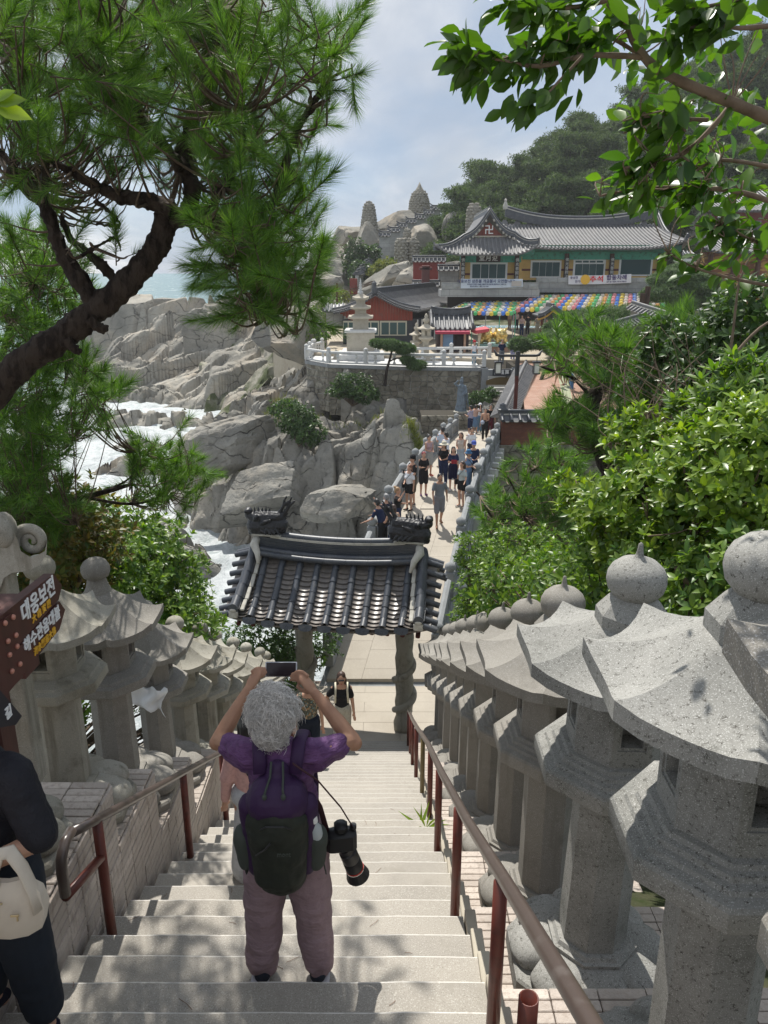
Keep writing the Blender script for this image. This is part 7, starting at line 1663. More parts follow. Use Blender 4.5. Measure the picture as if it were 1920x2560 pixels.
# ---- trees of the hill behind: eight kinds copied over the slope
def hill_tree(k):
    r_ = empty('hill_pine'); R2 = np.random.default_rng(k); H = 7+R2.random()*2; bl = []; lim = [([(0, 0, -1), (.2*R2.normal(), .2*R2.normal(), H*.4), (.5*R2.normal(), .4*R2.normal(), H*.85)], .20, .07)]
    for i in range(9+k % 3):
        a = R2.uniform(0, 2*PI); z = H*(.38+.62*(i/9)); rr_ = (2.4-1.6*(i/9))*R2.uniform(.5, 1.1); c = (rr_*cos(a), rr_*sin(a), z+R2.normal()*.2); bl.append((c, (R2.uniform(.9, 1.6), R2.uniform(.9, 1.5), R2.uniform(.35, .6)))); lim.append(([(0, 0, z-.9), (c[0]*.5, c[1]*.5, z-.4), c], .06, .02))
    bl.append(((0, 0, H), (.9, .9, .5))); P, D = [], []
    for i, (c, rd_) in enumerate(bl): m_ = int(170*rd_[0]); d_ = rng.normal(0, .62, (m_, 3)); p_ = np.array(c)+d_*np.array(rd_); P.append(p_); D.append(d_)
    P = np.concatenate(P); D = np.concatenate(D)*np.array([1, 1, .5])+np.array([0, 0, .5]); W_ = whorl(5, leaf_s(.30, 0, .1), 1.3, seed=k); V, F = scatter(W_[0], W_[1], rots(D, roll=rng.uniform(0, 6, len(P))), P, .42*rng.uniform(.6, 1.3, len(P)))
    npmesh('crown', V, F, G['leaf_hill'], r_); tree_limbs(r_, lim, G['bark'], 'trunk', 6); return r_
protos = [hill_tree(k) for k in range(6)]; used = [False]*6; HT = []
rk = random.Random(5)
spots = [(px, py, Y) for px, py, Y in ((1100, 560, 100), (1130, 600, 98), (1080, 600, 104), (1120, 630, 96), (1160, 580, 102), (1090, 560, 112))]
rws = [(92, 1240, 1900, 15), (97, 1150, 1930, 18), (103, 1120, 1950, 19), (109, 1100, 1960, 20), (115, 1120, 1960, 20), (121, 1150, 1960, 18), (128, 1200, 1960, 16)]
places = [(at(px, py, Y).x, Y) for px, py, Y in spots]
for Y, a, b_, n in rws:
    for i in range(n): px = a+(b_-a)*(i+rk.uniform(-.3, .3))/(n-1); places.append((at(px, 600, Y).x, Y+rk.uniform(-2, 2)))
cn = ['left end', 'left of the hall', 'behind the wing gable', 'behind the hall roof', 'above the roof ridge', 'behind the right roof end', 'far right']
ordl = {}
for i, (x, y) in enumerate(sorted(places, key=lambda q: q[0])):
    k = rk.randrange(6); o = protos[k] if not used[k] else copy_tree(protos[k]); used[k] = True
    z = float(hill_h(np.array([x]), np.array([y]))[0]); s_ = rk.uniform(.62, .98)*(.75 if x < 9 else 1); o.location = (x, y, z-.3); o.rotation_euler = (0, 0, rk.uniform(0, 6)); o.scale = (s_, s_, s_*rk.uniform(.85, 1.1))
    q = min(6, int(max(0, (x-6)/6.5))); rowd = 'front' if y < 97 else 'lower' if y < 104 else 'middle' if y < 112 else 'upper' if y < 120 else 'topmost'
    ordl[rowd] = ordl.get(rowd, 0)+1; tag(o, 'hazy green pine, %s from the left in the %s row, %s' % (['first', 'second', 'third', 'fourth', 'fifth', 'sixth', 'seventh', 'eighth', 'ninth', 'tenth', 'eleventh', 'twelfth', 'thirteenth', 'fourteenth', 'fifteenth', 'sixteenth', 'seventeenth', 'eighteenth', 'nineteenth', 'twentieth', 'last but more'][min(20, ordl[rowd]-1)] if ordl[rowd] < 21 else str(ordl[rowd])+'th', rowd, cn[q]), 'pine tree', 'pines covering the hillside')
for k in range(6):
    if not used[k]:
        for ch in list(protos[k].children): bpy.data.objects.remove(ch)
        bpy.data.objects.remove(protos[k])
cover('hillside_scrub', -4, 60, 88, 130, hill_h, 6500, .6, G['leaf_dark'])
# ================================================================= people
SK = mat('skin', (.50, .29, .20), .55, .4, layers=[(9, (.44, .24, .165), .45, .7, 4)]); SK2 = mat('skin_tanned', (.40, .22, .14), .55, .4, layers=[(12, (.34, .18, .115), .45, .7, 4)])
_cl = {}
def cloth(c, **k):
    key = tuple(round(x, 3) for x in c)
    if key not in _cl: _cl[key] = mat('cloth', c, .85, .2, layers=[(30, tuple(x*.8 for x in c), .45, .7, 3)], bump=[(160, .25, .002, 2)], **k)
    return _cl[key]
BK, NV, WH, GY, DN = (.018, .018, .02), (.02, .03, .075), (.72, .72, .74), (.17, .185, .205), (.12, .2, .32)
HB, HBR, HAU, HRD, HBL = (.014, .012, .012), (.05, .026, .018), (.16, .06, .03), (.22, .025, .03), (.28, .17, .08)
hair_m = {}
def hairm(c):
    if c not in hair_m: hair_m[c] = mat('hair', c, .45, .5, layers=[((60, 60, 14), tuple(x*1.7 for x in c), .5, .7, 3)], coord='O')
    return hair_m[c]
ARMS = {'down': ((.05, .0, -.27), (.03, .06, -.25)), 'walkf': ((.05, .10, -.26), (.0, .14, -.21)), 'walkb': ((.06, -.10, -.26), (.03, -.02, -.26)), 'phone': ((.02, .06, -.27), (-.09, .20, .05)), 'hold': ((.02, .03, -.28), (-.12, .21, -.02)), 'up': ((.12, .16, -.04), (-.10, .10, .22)), 'rail': ((.1, .05, -.26), (.12, .18, -.08)), 'hip': ((.14, -.03, -.23), (-.10, .1, -.14))}
def person(loc, rz, H, label, top=BK, bot=NV, kind='trousers', hair=HB, hs='short', arms=('down', 'down'), walk=0., sex='m', sleeve='short', shoe=(.3, .3, .3), hat=None, skin=None, vox=.024, carry=None, lean=0., topkind='tee', group=None, bag=None):
    s = H/1.70; r_ = empty('person', loc, rz, label, 'person', group); skin = skin or SK; P, T, Bt, Sh = [], [], [], []
    sw = .175 if sex == 'm' else .15; hw = .155 if sex == 'm' else .165; V = lambda x, y, z: Vector((x*s, (y+lean*max(0, z-.9))*s, z*s))
    P += [('c', V(0, 0, .98), V(0, -.01, 1.2), .115*s, .12*s, 14, .75), ('c', V(0, -.01, 1.2), V(0, 0, 1.36), .125*s, .13*s, 14, .75), ('c', V(-sw+.03, 0, 1.385), V(sw-.03, 0, 1.385), .055*s, .055*s), ('c', V(0, 0, 1.38), V(0, .015, 1.5), .052*s, .048*s),
          ('e', V(0, .02, 1.595), (.074*s, .092*s, .112*s)), ('e', V(0, .075, 1.545), (.042*s, .035*s, .045*s)), ('c', V(0, .105, 1.60), V(0, .125, 1.575), .010*s, .016*s, 6), ('e', V(.077, .01, 1.59), (.012*s, .02*s, .03*s)), ('e', V(-.077, .01, 1.59), (.012*s, .02*s, .03*s))]
    J = {}
    for sx, an in ((-1, arms[0]), (1, arms[1])):
        sh = V(sx*sw, 0, 1.385); a, b = ARMS[an] if isinstance(an, str) else an; el = sh+Vector((sx*a[0], a[1], a[2]))*s; wr = el+Vector((sx*b[0], b[1], b[2]))*s; hd = wr+(wr-el).normalized()*.085*s
        P += [('c', sh, el, .050*s, .037*s), ('c', el, wr, .037*s, .026*s), ('c', wr, hd, .027*s, .024*s, 8, .6)]
        for q in range(4): P.append(('c', hd+Vector((.018*(q-1.5), 0, 0))*s, hd+(wr-el).normalized()*(.05+.012*(q in (1, 2)))*s+Vector((.018*(q-1.5), .01, 0))*s, .009*s, .007*s, 6))
        P.append(('c', wr+Vector((-sx*.02, .01, 0))*s, wr+(wr-el).normalized()*.06*s+Vector((-sx*.045, .02, 0))*s, .010*s, .008*s, 6)); J[sx] = (sh, el, wr, hd)
        if sleeve != 'none':
            e2 = sh.lerp(el, .62) if sleeve == 'short' else el; T.append(('c', sh-Vector((sx*.02, 0, 0)), e2, .064*s, .06*s))
            if sleeve == 'long': T.append(('c', el, el.lerp(wr, .9), .05*s, .04*s))
        ly = walk*sx; hip = V(sx*.085, 0, .9); kn = V(sx*.095, ly*.55+(.04 if ly < 0 else .03), .49); an_ = V(sx*.095, ly*1.05+(-.06 if ly < 0 else 0), .085+(.05 if ly < 0 else 0)); toe = an_+Vector((sx*.02, .15, -.035))*s
        P += [('c', hip, kn, .082*s, .056*s), ('c', kn, an_, .056*s, .034*s), ('c', an_, toe, .035*s, .03*s)]
        Sh.append(('c', an_+Vector((0, -.035, -.045))*s, toe+Vector((0, .02, 0))*s, .042*s, .038*s, 10, .8)); Sh.append(('c', an_, an_+Vector((0, 0, -.04))*s, .042*s, .045*s))
        if kind == 'trousers': Bt += [('c', hip, kn, .105*s, .078*s), ('c', kn, an_+Vector((0, 0, .03))*s, .078*s, .066*s)]
        elif kind == 'shorts': Bt += [('c', hip, hip.lerp(kn, .92), .105*s, .09*s)]
        elif kind == 'mini': Bt += [('c', hip, hip.lerp(kn, .45), .108*s, .10*s)]
        elif kind == 'long': Bt += [('c', hip, kn, .115*s, .105*s), ('c', kn, kn.lerp(an_, .3), .105*s, .10*s)]
    if kind in ('skirt', 'maxi'): zb = .42 if kind == 'skirt' else .10; Bt += [('c', V(0, 0, .92), V(0, 0, zb+.16), .15*s, .22*s, 16, .75)]
    Bt += [('c', V(-.06, 0, .95), V(.06, 0, .95), .125*s, .125*s, 14), ('c', V(0, 0, .92), V(0, 0, 1.04), .14*s, .12*s, 14, .8)]
    zt = .94 if topkind != 'crop' else 1.05
    T += [('c', V(0, 0, zt), V(0, -.005, 1.2), (.155 if sex == 'm' else .14)*s, .142*s, 16, .78), ('c', V(0, 0, 1.2), V(0, 0, 1.33), .145*s, .14*s, 16, .78), ('c', V(-sw+.03, 0, 1.375), V(sw-.03, 0, 1.375), .066*s, .066*s)]
    if sex == 'f': T += [('e', V(-.065, .085, 1.24), (.065*s, .06*s, .06*s)), ('e', V(.065, .085, 1.24), (.065*s, .06*s, .06*s))]
    fuse('body', P, vox*.8, skin, r_)
    if topkind: fuse('top', T, vox, cloth(top), r_)
    fuse(kind if kind in ('trousers', 'shorts', 'skirt') else {'mini': 'shorts', 'long': 'trousers', 'maxi': 'skirt'}[kind], Bt, vox, cloth(bot), r_); fuse('shoes', Sh, vox*.9, cloth(shoe), r_)
    Hp = [('e', V(0, -.005, 1.63), (.087*s, .10*s, .095*s)), ('e', V(0, -.04, 1.59), (.085*s, .075*s, .09*s))]
    if hs in ('long', 'mid'): Hp += [('c', V(0, -.06, 1.58), V(0, -.10, 1.40 if hs == 'mid' else 1.22), .085*s, .055*s, 12), ('c', V(-.06, -.01, 1.58), V(-.08, .0, 1.42), .04*s, .025*s), ('c', V(.06, -.01, 1.58), V(.08, .0, 1.42), .04*s, .025*s)]
    if hs == 'bun': Hp.append(('e', V(0, -.09, 1.71), (.05*s, .05*s, .05*s)))
    if hs == 'pony': Hp.append(('c', V(0, -.10, 1.66), V(0, -.16, 1.45), .04*s, .02*s))
    fuse('hair', Hp, vox*.75, hairm(hair), r_, lambda V_, N_: (.006*s*fbm(V_[:, 0]*40, V_[:, 1]*40, V_[:, 2]*18, 2)).astype(np.float32), 1)
    if hat:
        hk, hc = hat; mb = MB(); mb.lathe([(.098*s, 1.625*s), (.10*s, 1.68*s), (.085*s, 1.735*s), (.04*s, 1.76*s), (.002, 1.765*s)], 16)
        if hk == 'wide': mb.lathe([(.09*s, 1.645*s), (.19*s, 1.625*s), (.19*s, 1.632*s), (.09*s, 1.655*s)], 20)
        elif hk == 'bucket': mb.lathe([(.098*s, 1.65*s), (.145*s, 1.61*s), (.145*s, 1.618*s), (.098*s, 1.66*s)], 20)
        else: mb.bbox((0, .13*s, 1.645*s), (.13*s, .13*s, .012*s), .004*s)
        mb.build('hat', cloth(hc), r_, True)
    if carry:
        h_ = (J[-1][3]+J[1][3])/2 if carry[0] != 'one' else J[1][3]
        MB().bbox(h_+Vector((0, .04, .03))*s, carry[1], .003).build({'one': 'phone', 'book': 'book', 'phone': 'phone'}[carry[0]], cloth(carry[2]), r_)
    if bag:
        x = bag[1]*.2; MB().tube([V(-x*.6, .07, 1.42), V(0, .15, 1.25), V(x, .12, 1.0)], .012*s, 6, flat=.5).tube([V(-x*.6, -.02, 1.43), V(0, -.14, 1.25), V(x, -.08, 1.0)], .012*s, 6, flat=.5).build('strap', cloth(bag[0]), r_)
        MB().bbox(V(x*1.15, .03, .93), (.09*s, .2*s, .2*s), .02*s).build('bag', cloth(bag[0]), r_, True)
    return r_
def deck_at(px, py):
    Y = 25.
    for _ in range(40): Y = .5*Y+.5*max(16.5, min(43.5, atz(px, py, -float(BH(Y))).y))
    p_ = at(px, py, Y); return (p_.x, Y, -float(BH(Y)))
gb = 'people on the bridge'; CF = PI
BP = [  # foot pixel, heading, height, label, options
 (1097, 1316, CF+.1, 1.74, 'man in grey tee and grey shorts walking towards the camera on the bridge', dict(top=GY, bot=(.2, .2, .215), kind='shorts', arms=('walkb', 'walkf'), walk=.16, shoe=(.25, .12, .06), skin=SK2, group=gb)),
 (1131, 1226, CF, 1.62, 'woman in navy reading a red-covered tablet in the middle of the bridge', dict(top=NV, bot=(.012, .014, .04), kind='shorts', hs='mid', arms=('phone', 'phone'), sex='f', shoe=WH, carry=('book', (.2, .02, .14), (.3, .03, .04)), group=gb)),
 (1108, 1215, CF-.4, 1.66, 'woman in black with a wide cream hat and long dark hair', dict(top=BK, bot=NV, hs='long', arms=('hold', 'hold'), sex='f', hat=('wide', (.6, .56, .45)), shoe=GY, group=gb)),
 (1071, 1190, CF+.5, 1.64, 'woman in a pink sleeveless top with grey shorts by the left rail', dict(top=(.45, .3, .32), bot=(.34, .34, .33), kind='shorts', arms=('hold', 'hold'), sex='f', sleeve='none', hs='bun', shoe=(.5, .06, .05), bag=((.3, .3, .32), 1), group=gb)),
 (1058, 1238, CF+.2, 1.58, 'red-haired person in black with purple shoes', dict(top=BK, bot=BK, kind='shorts', hair=HRD, arms=('hold', 'phone'), sex='f', shoe=(.14, .03, .22), group=gb)),
 (1031, 1262, CF-1.0, 1.72, 'man in black cap, black tee and brown shorts looking at a phone', dict(top=BK, bot=(.11, .085, .06), kind='shorts', arms=('phone', 'phone'), hat=('cap', BK), carry=('phone', (.08, .01, .14), BK), shoe=(.12, .12, .13), group=gb)),
 (1023, 1276, CF-.7, 1.58, 'woman with auburn ponytail in white tee and black shorts', dict(top=WH, bot=BK, kind='mini', hair=HAU, hs='pony', arms=('down', 'hold'), sex='f', shoe=BK, bag=(BK, 1), group=gb)),
 (993, 1342, CF+1.2, 1.60, 'woman with a light brown bun taking a picture over the rail', dict(top=BK, bot=NV, hair=HBL, hs='bun', arms=('phone', 'up'), sex='f', carry=('one', (.14, .01, .07), BK), group=gb)),
 (983, 1388, .3, 1.58, 'woman with dark red-brown hair in a beige top, back to us above the gate ridge', dict(top=(.5, .4, .34), bot=NV, hair=HBR, hs='mid', arms=('rail', 'rail'), sex='f', sleeve='none', group=gb)),
 (958, 1384, .9, 1.66, 'dark-haired man in navy leaning his head on the left rail', dict(top=NV, bot=BK, arms=('rail', 'up'), lean=.35, group=gb)),
 (970, 1366, .6, 1.64, 'grey-haired person in dark clothes at the left rail beside the leaning man', dict(top=(.03, .035, .06), bot=BK, hair=(.2, .2, .2), arms=('rail', 'rail'), lean=.15, group=gb)),
 (1104, 1170, .5, 1.72, 'man in pale blue tee turned to the left rail, dark hair', dict(top=(.5, .58, .7), bot=GY, arms=('phone', 'phone'), group=gb)),
 (1113, 1186, .9, 1.70, 'man in white tee seen from behind near the hat wearer', dict(top=(.68, .7, .78), bot=BK, arms=('hold', 'hold'), group=gb)),
 (1150, 1182, CF-.5, 1.64, 'woman with very long brown hair in a cream sleeveless top', dict(top=(.55, .48, .42), bot=(.35, .4, .45), kind='skirt', hair=HBR, hs='long', arms=('down', 'hold'), sex='f', sleeve='none', group=gb)),
 (1176, 1166, CF+.2, 1.64, 'woman in white tee under a dark pinafore walking on the bridge', dict(top=WH, bot=(.03, .035, .06), kind='skirt', arms=('hold', 'walkb'), sex='f', walk=.1, group=gb)),
 (1181, 1214, CF, 1.66, 'person in blue cap and navy shirt by the right rail', dict(top=NV, bot=NV, arms=('hold', 'hold'), hat=('cap', (.08, .12, .42)), group=gb)),
 (1168, 1236, CF+.9, 1.60, 'person in blue bucket hat and denim by the right rail', dict(top=(.16, .24, .38), bot=DN, arms=('hold', 'phone'), hat=('bucket', (.06, .15, .28)), sex='f', bag=(BK, -1), group=gb)),
 (1153, 1268, CF-.9, 1.60, 'woman in pale grey tee and black shorts resting a hand on the right rail', dict(top=(.42, .47, .47), bot=BK, kind='mini', hair=HBR, hs='mid', arms=('rail', 'down'), sex='f', bag=(BK, 1), shoe=(.4, .4, .4), group=gb)),
 (1211, 1100, CF-.1, 1.66, 'bare-chested boy in dark trousers carrying a ball', dict(topkind=None, bot=BK, walk=.12, arms=('hold', 'down'), skin=SK, group=gb)),
 (1224, 1090, CF, 1.72, 'man in black tee and maroon trousers near the stair opening', dict(top=BK, bot=(.09, .02, .03), walk=-.1, group=gb)),
 (1175, 1090, .9, 1.68, 'older man in lilac shirt facing the left rail', dict(top=(.38, .36, .48), bot=NV, kind='shorts', arms=('phone', 'hold'), group=gb)),
 (1187, 1084, -.7, 1.62, 'woman in peach top and denim skirt raising a hand', dict(top=(.5, .33, .27), bot=DN, kind='skirt', arms=('up', 'up'), sex='f', group=gb)),
 (1198, 1080, .5, 1.64, 'woman in white cap and white tee with jeans near the statue', dict(top=WH, bot=(.14, .24, .34), hs='long', hat=('cap', WH), arms=('hold', 'hold'), sex='f', group=gb))]
for px, py, rz, H, lb, kw in BP:
    person(deck_at(px, py), rz, H, lb, **kw)
ball = MB().ell((0, 0, 0), (.11, .11, .11), 12, 8).build('ball', cloth((.35, .4, .5)), None, True); q = deck_at(1205, 1099); ball.location = (q[0]-.05, q[1]-.35, q[2]+.98); tag(ball, 'pale blue ball held by the bare-chested boy', 'ball')
def ground_at(px, py, z): p_ = atz(px, py, z); return (p_.x, p_.y, z)
gp_ = 'visitors on the plaza'
for (px, py, z, rz, H, lb, kw) in [
 (1184, 917, TZ, CF+.6, 1.66, 'person in red cap and white tee behind the second balustrade', dict(top=WH, bot=(.1, .2, .28), hat=('cap', (.5, .03, .04)))),
 (1253, 915, TZ, CF, 1.72, 'man in navy tee below the golden pigs', dict(top=NV, bot=GY)),
 (1281, 905, TZ, CF-.4, 1.66, 'person in patterned shirt right of the golden pigs', dict(top=(.16, .12, .13), bot=(.3, .3, .5))),
 (1290, 828, -4.9, CF, 1.64, 'woman in pale pink top and dark trousers under the left canopy edge', dict(top=(.5, .38, .36), bot=BK, sex='f')),
 (1273, 826, -4.9, CF+.5, 1.62, 'person in tan top in the shade of the left canopy', dict(top=(.4, .28, .22), bot=(.25, .18, .14), sex='f')),
 (1303, 841, -5.1, CF, 1.66, 'woman in pink top and long navy trousers on the striped pavement', dict(top=(.42, .3, .28), bot=NV, sex='f', hs='mid')),
 (1318, 838, -5.1, 0., 1.70, 'person in black standing between the canopies', dict(top=BK, bot=BK)),
 (1342, 843, -5.1, 0.3, 1.72, 'person in grey-brown beside the well house', dict(top=(.2, .18, .15), bot=(.25, .24, .2))),
 (1364, 852, -5.3, CF, 1.64, 'woman in a long black dress near the cloud-pruned pine', dict(top=BK, bot=BK, kind='maxi', sex='f', hs='mid')),
 (1380, 848, -5.3, 0., 1.64, 'person in white top and orange shorts seen from behind', dict(top=(.6, .5, .5), bot=(.8, .22, .08), kind='shorts', sex='f')),
 (1398, 850, -5.3, .2, 1.66, 'woman in a long white dress beside the orange shorts', dict(top=(.65, .62, .62), bot=(.66, .62, .6), kind='maxi', sex='f')),
 (1718, 786, -4.8, .2, 1.66, 'person with a pale blue backpack at far right', dict(top=(.4, .55, .7), bot=NV)),
 (1741, 786, -4.8, CF, 1.68, 'person in dark green top facing us at far right', dict(top=(.03, .05, .04), bot=BK)),
 (1757, 784, -4.8, 0., 1.72, 'person in bright white tee, dark hair, at far right', dict(top=WH, bot=NV)),
 (1773, 785, -4.8, .3, 1.66, 'person in cream shirt right of the white tee', dict(top=(.66, .62, .56), bot=(.2, .2, .2), sex='f')),
 (1790, 783, -4.8, 0, 1.68, 'person in off-white shirt further right', dict(top=(.6, .6, .58), bot=(.03, .03, .03))),
 (1803, 782, -4.8, CF, 1.70, 'person in white top and black shorts under the second hall', dict(top=WH, bot=BK, kind='shorts')),
 (1900, 800, -4.8, 0, 1.70, 'person in white at the right edge under the second hall', dict(top=WH, bot=GY)),
 (1530, 902, -6.2, 0, 1.74, 'man in black beside a white notice board', dict(top=BK, bot=BK)),
 (1396, 966, -6.5, PI/2, 1.72, 'man in dark tee and tan shorts striding along the brick path', dict(top=(.05, .05, .06), bot=(.4, .27, .2), kind='shorts', walk=.2, shoe=(.3, .1, .06))),
 (1413, 964, -6.5, .1, 1.72, 'man in black tee and black shorts on the brick path', dict(top=BK, bot=BK, kind='shorts', walk=.12)),
 (1428, 976, -6.6, .1, 1.68, 'person in black top and blue jeans on the brick path', dict(top=(.03, .02, .02), bot=(.1, .22, .45), walk=.1))]:
    person(ground_at(px, py, z), rz, H, lb, vox=.034, group=gp_, **kw)
nb = at(1517, 885, 49.6); tag(MB().bbox((nb.x, 49.6, -5.5), (.55, .05, .8), .01).box((nb.x, 49.65, -6), (.05, .05, 1)).build('notice_board', G['white_paint'], None), 'white notice board standing beside the man in black', 'notice board')
# bodhisattva statue on its ledge
st = empty('statue', (0, 0, 0), 0, 'grey-blue standing statue with one arm raised, on a ledge at the bridge end', 'statue'); sp = at(1152, 1031, 45.6); st.location = (sp.x, 45.6, sp.z)
stm = mat('statue_stone', (.16, .20, .24), .8, .3, layers=[(6, (.10, .12, .14), .45, .7, 5)])
P = [('c', (0, 0, .1), (0, 0, .9), .36, .26, 14, .7), ('c', (0, 0, .9), (0, 0, 1.5), .25, .22, 14, .7), ('e', (0, 0, 1.86), (.11, .12, .15)), ('c', (0, 0, 1.5), (0, 0, 1.8), .12, .07), ('e', (0, 0, 2.02), (.09, .09, .09)), ('c', (-.2, 0, 1.55), (-.42, -.12, 1.72), .08, .06), ('c', (-.42, -.12, 1.72), (-.22, -.25, 1.92), .06, .05), ('c', (.2, 0, 1.55), (.3, -.1, 1.2), .08, .07), ('c', (.3, -.1, 1.2), (.08, -.25, 1.1), .07, .06), ('c', (.3, 0, 1.2), (.46, .05, .35), .07, .05), ('c', (.1, -.2, 1.1), (.18, -.22, .3), .07, .04)]
fuse('figure', P, .035, stm, st, lambda V_, N_: (.012*np.sin(V_[:, 0]*34+3*V_[:, 2])).astype(np.float32)); MB().lathe([(.45, -.1), (.46, .06), (.4, .1)], 12).build('base', G['granite_old'], st)
stone_wall('stone_ledge', (sp.x-2.4, 44.9), (sp.x+1.3, 44.9), sp.z-.05, sp.z-2.0, .4, .3, 'low rubble ledge carrying the grey-blue statue', depth=1.8, seed=9, nmax=60)
# ---- three people further down the stairs
def stair_pt(X, Y):
    n = math.ceil((Y-D0)/TREAD); return (X, Y, -(H0+RISE*n))
wb = person(stair_pt(-.78, 12.5), CF+.05, 1.64, 'woman in black top with cream shoulder straps climbing the lower stairs', top=BK, bot=(.42, .4, .34), hair=HBR, hs='mid', sex='f', arms=('down', 'hip'), walk=.1, sleeve='short', vox=.014)
MB().bbox((0, .112, 1.545), (.11, .02, .03), .006).build('sunglasses', G['black_iron'], wb); MB().ell((0, .118, 1.47), (.02, .008, .008), 8, 5).build('lips', plain('lips', (.4, .1, .09), .5), wb, True)
mb = MB()
for sx in (-1, 1): mb.tube([(sx*.10, -.10, 1.25), (sx*.11, -.03, 1.43), (sx*.105, .10, 1.36), (sx*.12, .14, 1.1)], .018, 8, flat=.4)
mb.build('shoulder_straps', cloth((.62, .58, .45)), wb, True)
fs = person(stair_pt(-1.18, 10.6), CF, 1.60, 'person in floral shirt and dark trousers hidden behind the raised phone', top=(.10, .10, .08), bot=(.014, .02, .035), sex='f', arms=('down', 'down'), vox=.016, hair=HB)
fm = mat('floral_shirt', (.09, .09, .07), .8, .2, layers=[(22, (.38, .24, .13), .55, .6, 2), (31, (.16, .26, .27), .57, .62, 2), (45, (.5, .42, .3), .62, .66, 2)], coord='O')
for c_ in fs.children:
    if c_.name.startswith('top'): c_.data.materials.clear(); c_.data.materials.append(fm)
person(stair_pt(-.95, 4.75), .2, 1.56, 'person in pale pink top and pale grey skirt, mostly hidden by the photographer', top=(.62, .38, .36), bot=(.5, .52, .55), kind='maxi', hair=HB, hs='long', sex='f', sleeve='long', arms=('down', 'phone'), vox=.014)
# ---- the photographer in purple
HS = .955; hx, hy, hz = stair_pt(-.485, 3.13); hero = empty('person', (hx, hy, hz), 0, 'grey-haired person in purple shirt and mauve trousers taking a photo with raised phone', 'person', scale=HS)
fold = lambda a, f: (lambda V_, N_: (a*(fbm(V_[:, 0]*f, V_[:, 1]*f, V_[:, 2]*f*2.2, 4, 5)+.5*np.sin(V_[:, 2]*f*2.6+5*fbm(V_[:, 0]*4, V_[:, 1]*4, V_[:, 2]*4, 2, 9))*.5)).astype(np.float32))
P = [('c', (0, 0, .96), (0, 0, 1.2), .13, .14, 14, .75), ('c', (0, 0, 1.2), (-.01, 0, 1.36), .14, .14, 14, .75), ('c', (-.16, 0, 1.40), (.16, 0, 1.40), .06, .06), ('c', (-.02, .0, 1.38), (-.035, .03, 1.50), .062, .058), ('e', (-.04, .045, 1.60), (.078, .095, .115)), ('e', (.04, .04, 1.57), (.014, .022, .034)), ('e', (-.12, .04, 1.57), (.014, .022, .034)), ('e', (-.04, .12, 1.55), (.05, .04, .05)), ('c', (-.04, .14, 1.6), (-.04, .16, 1.57), .01, .016)]
hands = {}
for sx, el, wr in ((1, (.345, .15, 1.375), (.145, .30, 1.56)), (-1, (-.345, .17, 1.365), (-.215, .33, 1.56))):
    sh = Vector((sx*.18, 0, 1.41)); el = Vector(el); wr = Vector(wr); P += [('c', sh, el, .052, .042), ('c', el, el.lerp(wr, .35), .043, .043), ('c', el.lerp(wr, .35), wr, .043, .026), ('e', el+Vector((sx*.01, -.01, -.012)), (.042, .04, .04))]
    d_ = (wr-el).normalized(); pc = wr+d_*.05; P += [('c', wr, pc, .027, .036, 10, .5), ('c', pc, pc+d_*.04, .038, .036, 10, .45)]
    kn = pc+d_*.045; px_ = Vector((-sx*.02, .10, .72 if sx > 0 else 0))
    side = d_.cross(Vector((0, 1, 0))).normalized()
    for q, (l1, l2, l3) in enumerate(((.034, .022, .018), (.038, .026, .02), (.035, .024, .019), (.028, .019, .016))):
        b0 = kn+side*(.019*(q-1.5)); d1 = (d_+Vector((-sx*.5, .25, -.05*q))).normalized(); d2 = (d_*.3+Vector((-sx*1.0, .3, -.10-.05*q))).normalized(); d3 = (Vector((-sx*1., .2, -.35))).normalized(); b1 = b0+d1*l1; b2 = b1+d2*l2; b3 = b2+d3*l3
        P += [('c', b0, b1, .0105, .0095, 8), ('c', b1, b2, .0095, .0088, 8), ('c', b2, b3, .0088, .0072, 8)]
    t0 = wr+d_*.02+Vector((-sx*.02, 0, -.01)); t1 = t0+Vector((-sx*.038, .02, -.002)); t2 = t1+Vector((-sx*.028, .012, .016)); P += [('c', t0, t1, .014, .012, 8), ('c', t1, t2, .012, .009, 8)]; hands[sx] = kn
for sx in (-1, 1): P += [('c', (sx*.1, 0, .9), (sx*.125, .01, .5), .09, .06), ('c', (sx*.125, .01, .5), (sx*.15, -.01, .09), .058, .036), ('c', (sx*.15, -.01, .08), (sx*.17, .13, .04), .036, .03)]
fuse('body', P, .0062, SK2, hero, lambda V_, N_: (.0006*fbm(V_[:, 0]*90, V_[:, 1]*90, V_[:, 2]*90, 2)).astype(np.float32), 2)
shirt = mat('purple_shirt', (.15, .065, .18), .62, .35, layers=[(16, (.085, .03, .11), .45, .7, 4)], bump=[((9, 9, 34), 1., .03, 5), (220, .3, .001)], coord='O')
T = [('c', (0, 0, .93), (0, -.005, 1.15), .175, .17, 18, .72), ('c', (0, -.005, 1.15), (-.005, -.005, 1.34), .17, .16, 18, .74), ('c', (-.155, 0, 1.395), (.15, 0, 1.40), .078, .078), ('c', (-.02, -.005, 1.4), (-.03, .01, 1.47), .08, .07)]
for sx, el in ((1, (.345, .15, 1.375)), (-1, (-.345, .17, 1.365))): sh = Vector((sx*.17, 0, 1.405)); e2 = sh.lerp(Vector(el), .70); e2 = sh.lerp(Vector(el), .58); T += [('c', sh, e2, .066, .064), ('c', sh-Vector((0, 0, .045)), e2-Vector((0, 0, .035)), .06, .045)]
fuse('shirt', T, .009, shirt, hero, fold(.015, 12), 1)
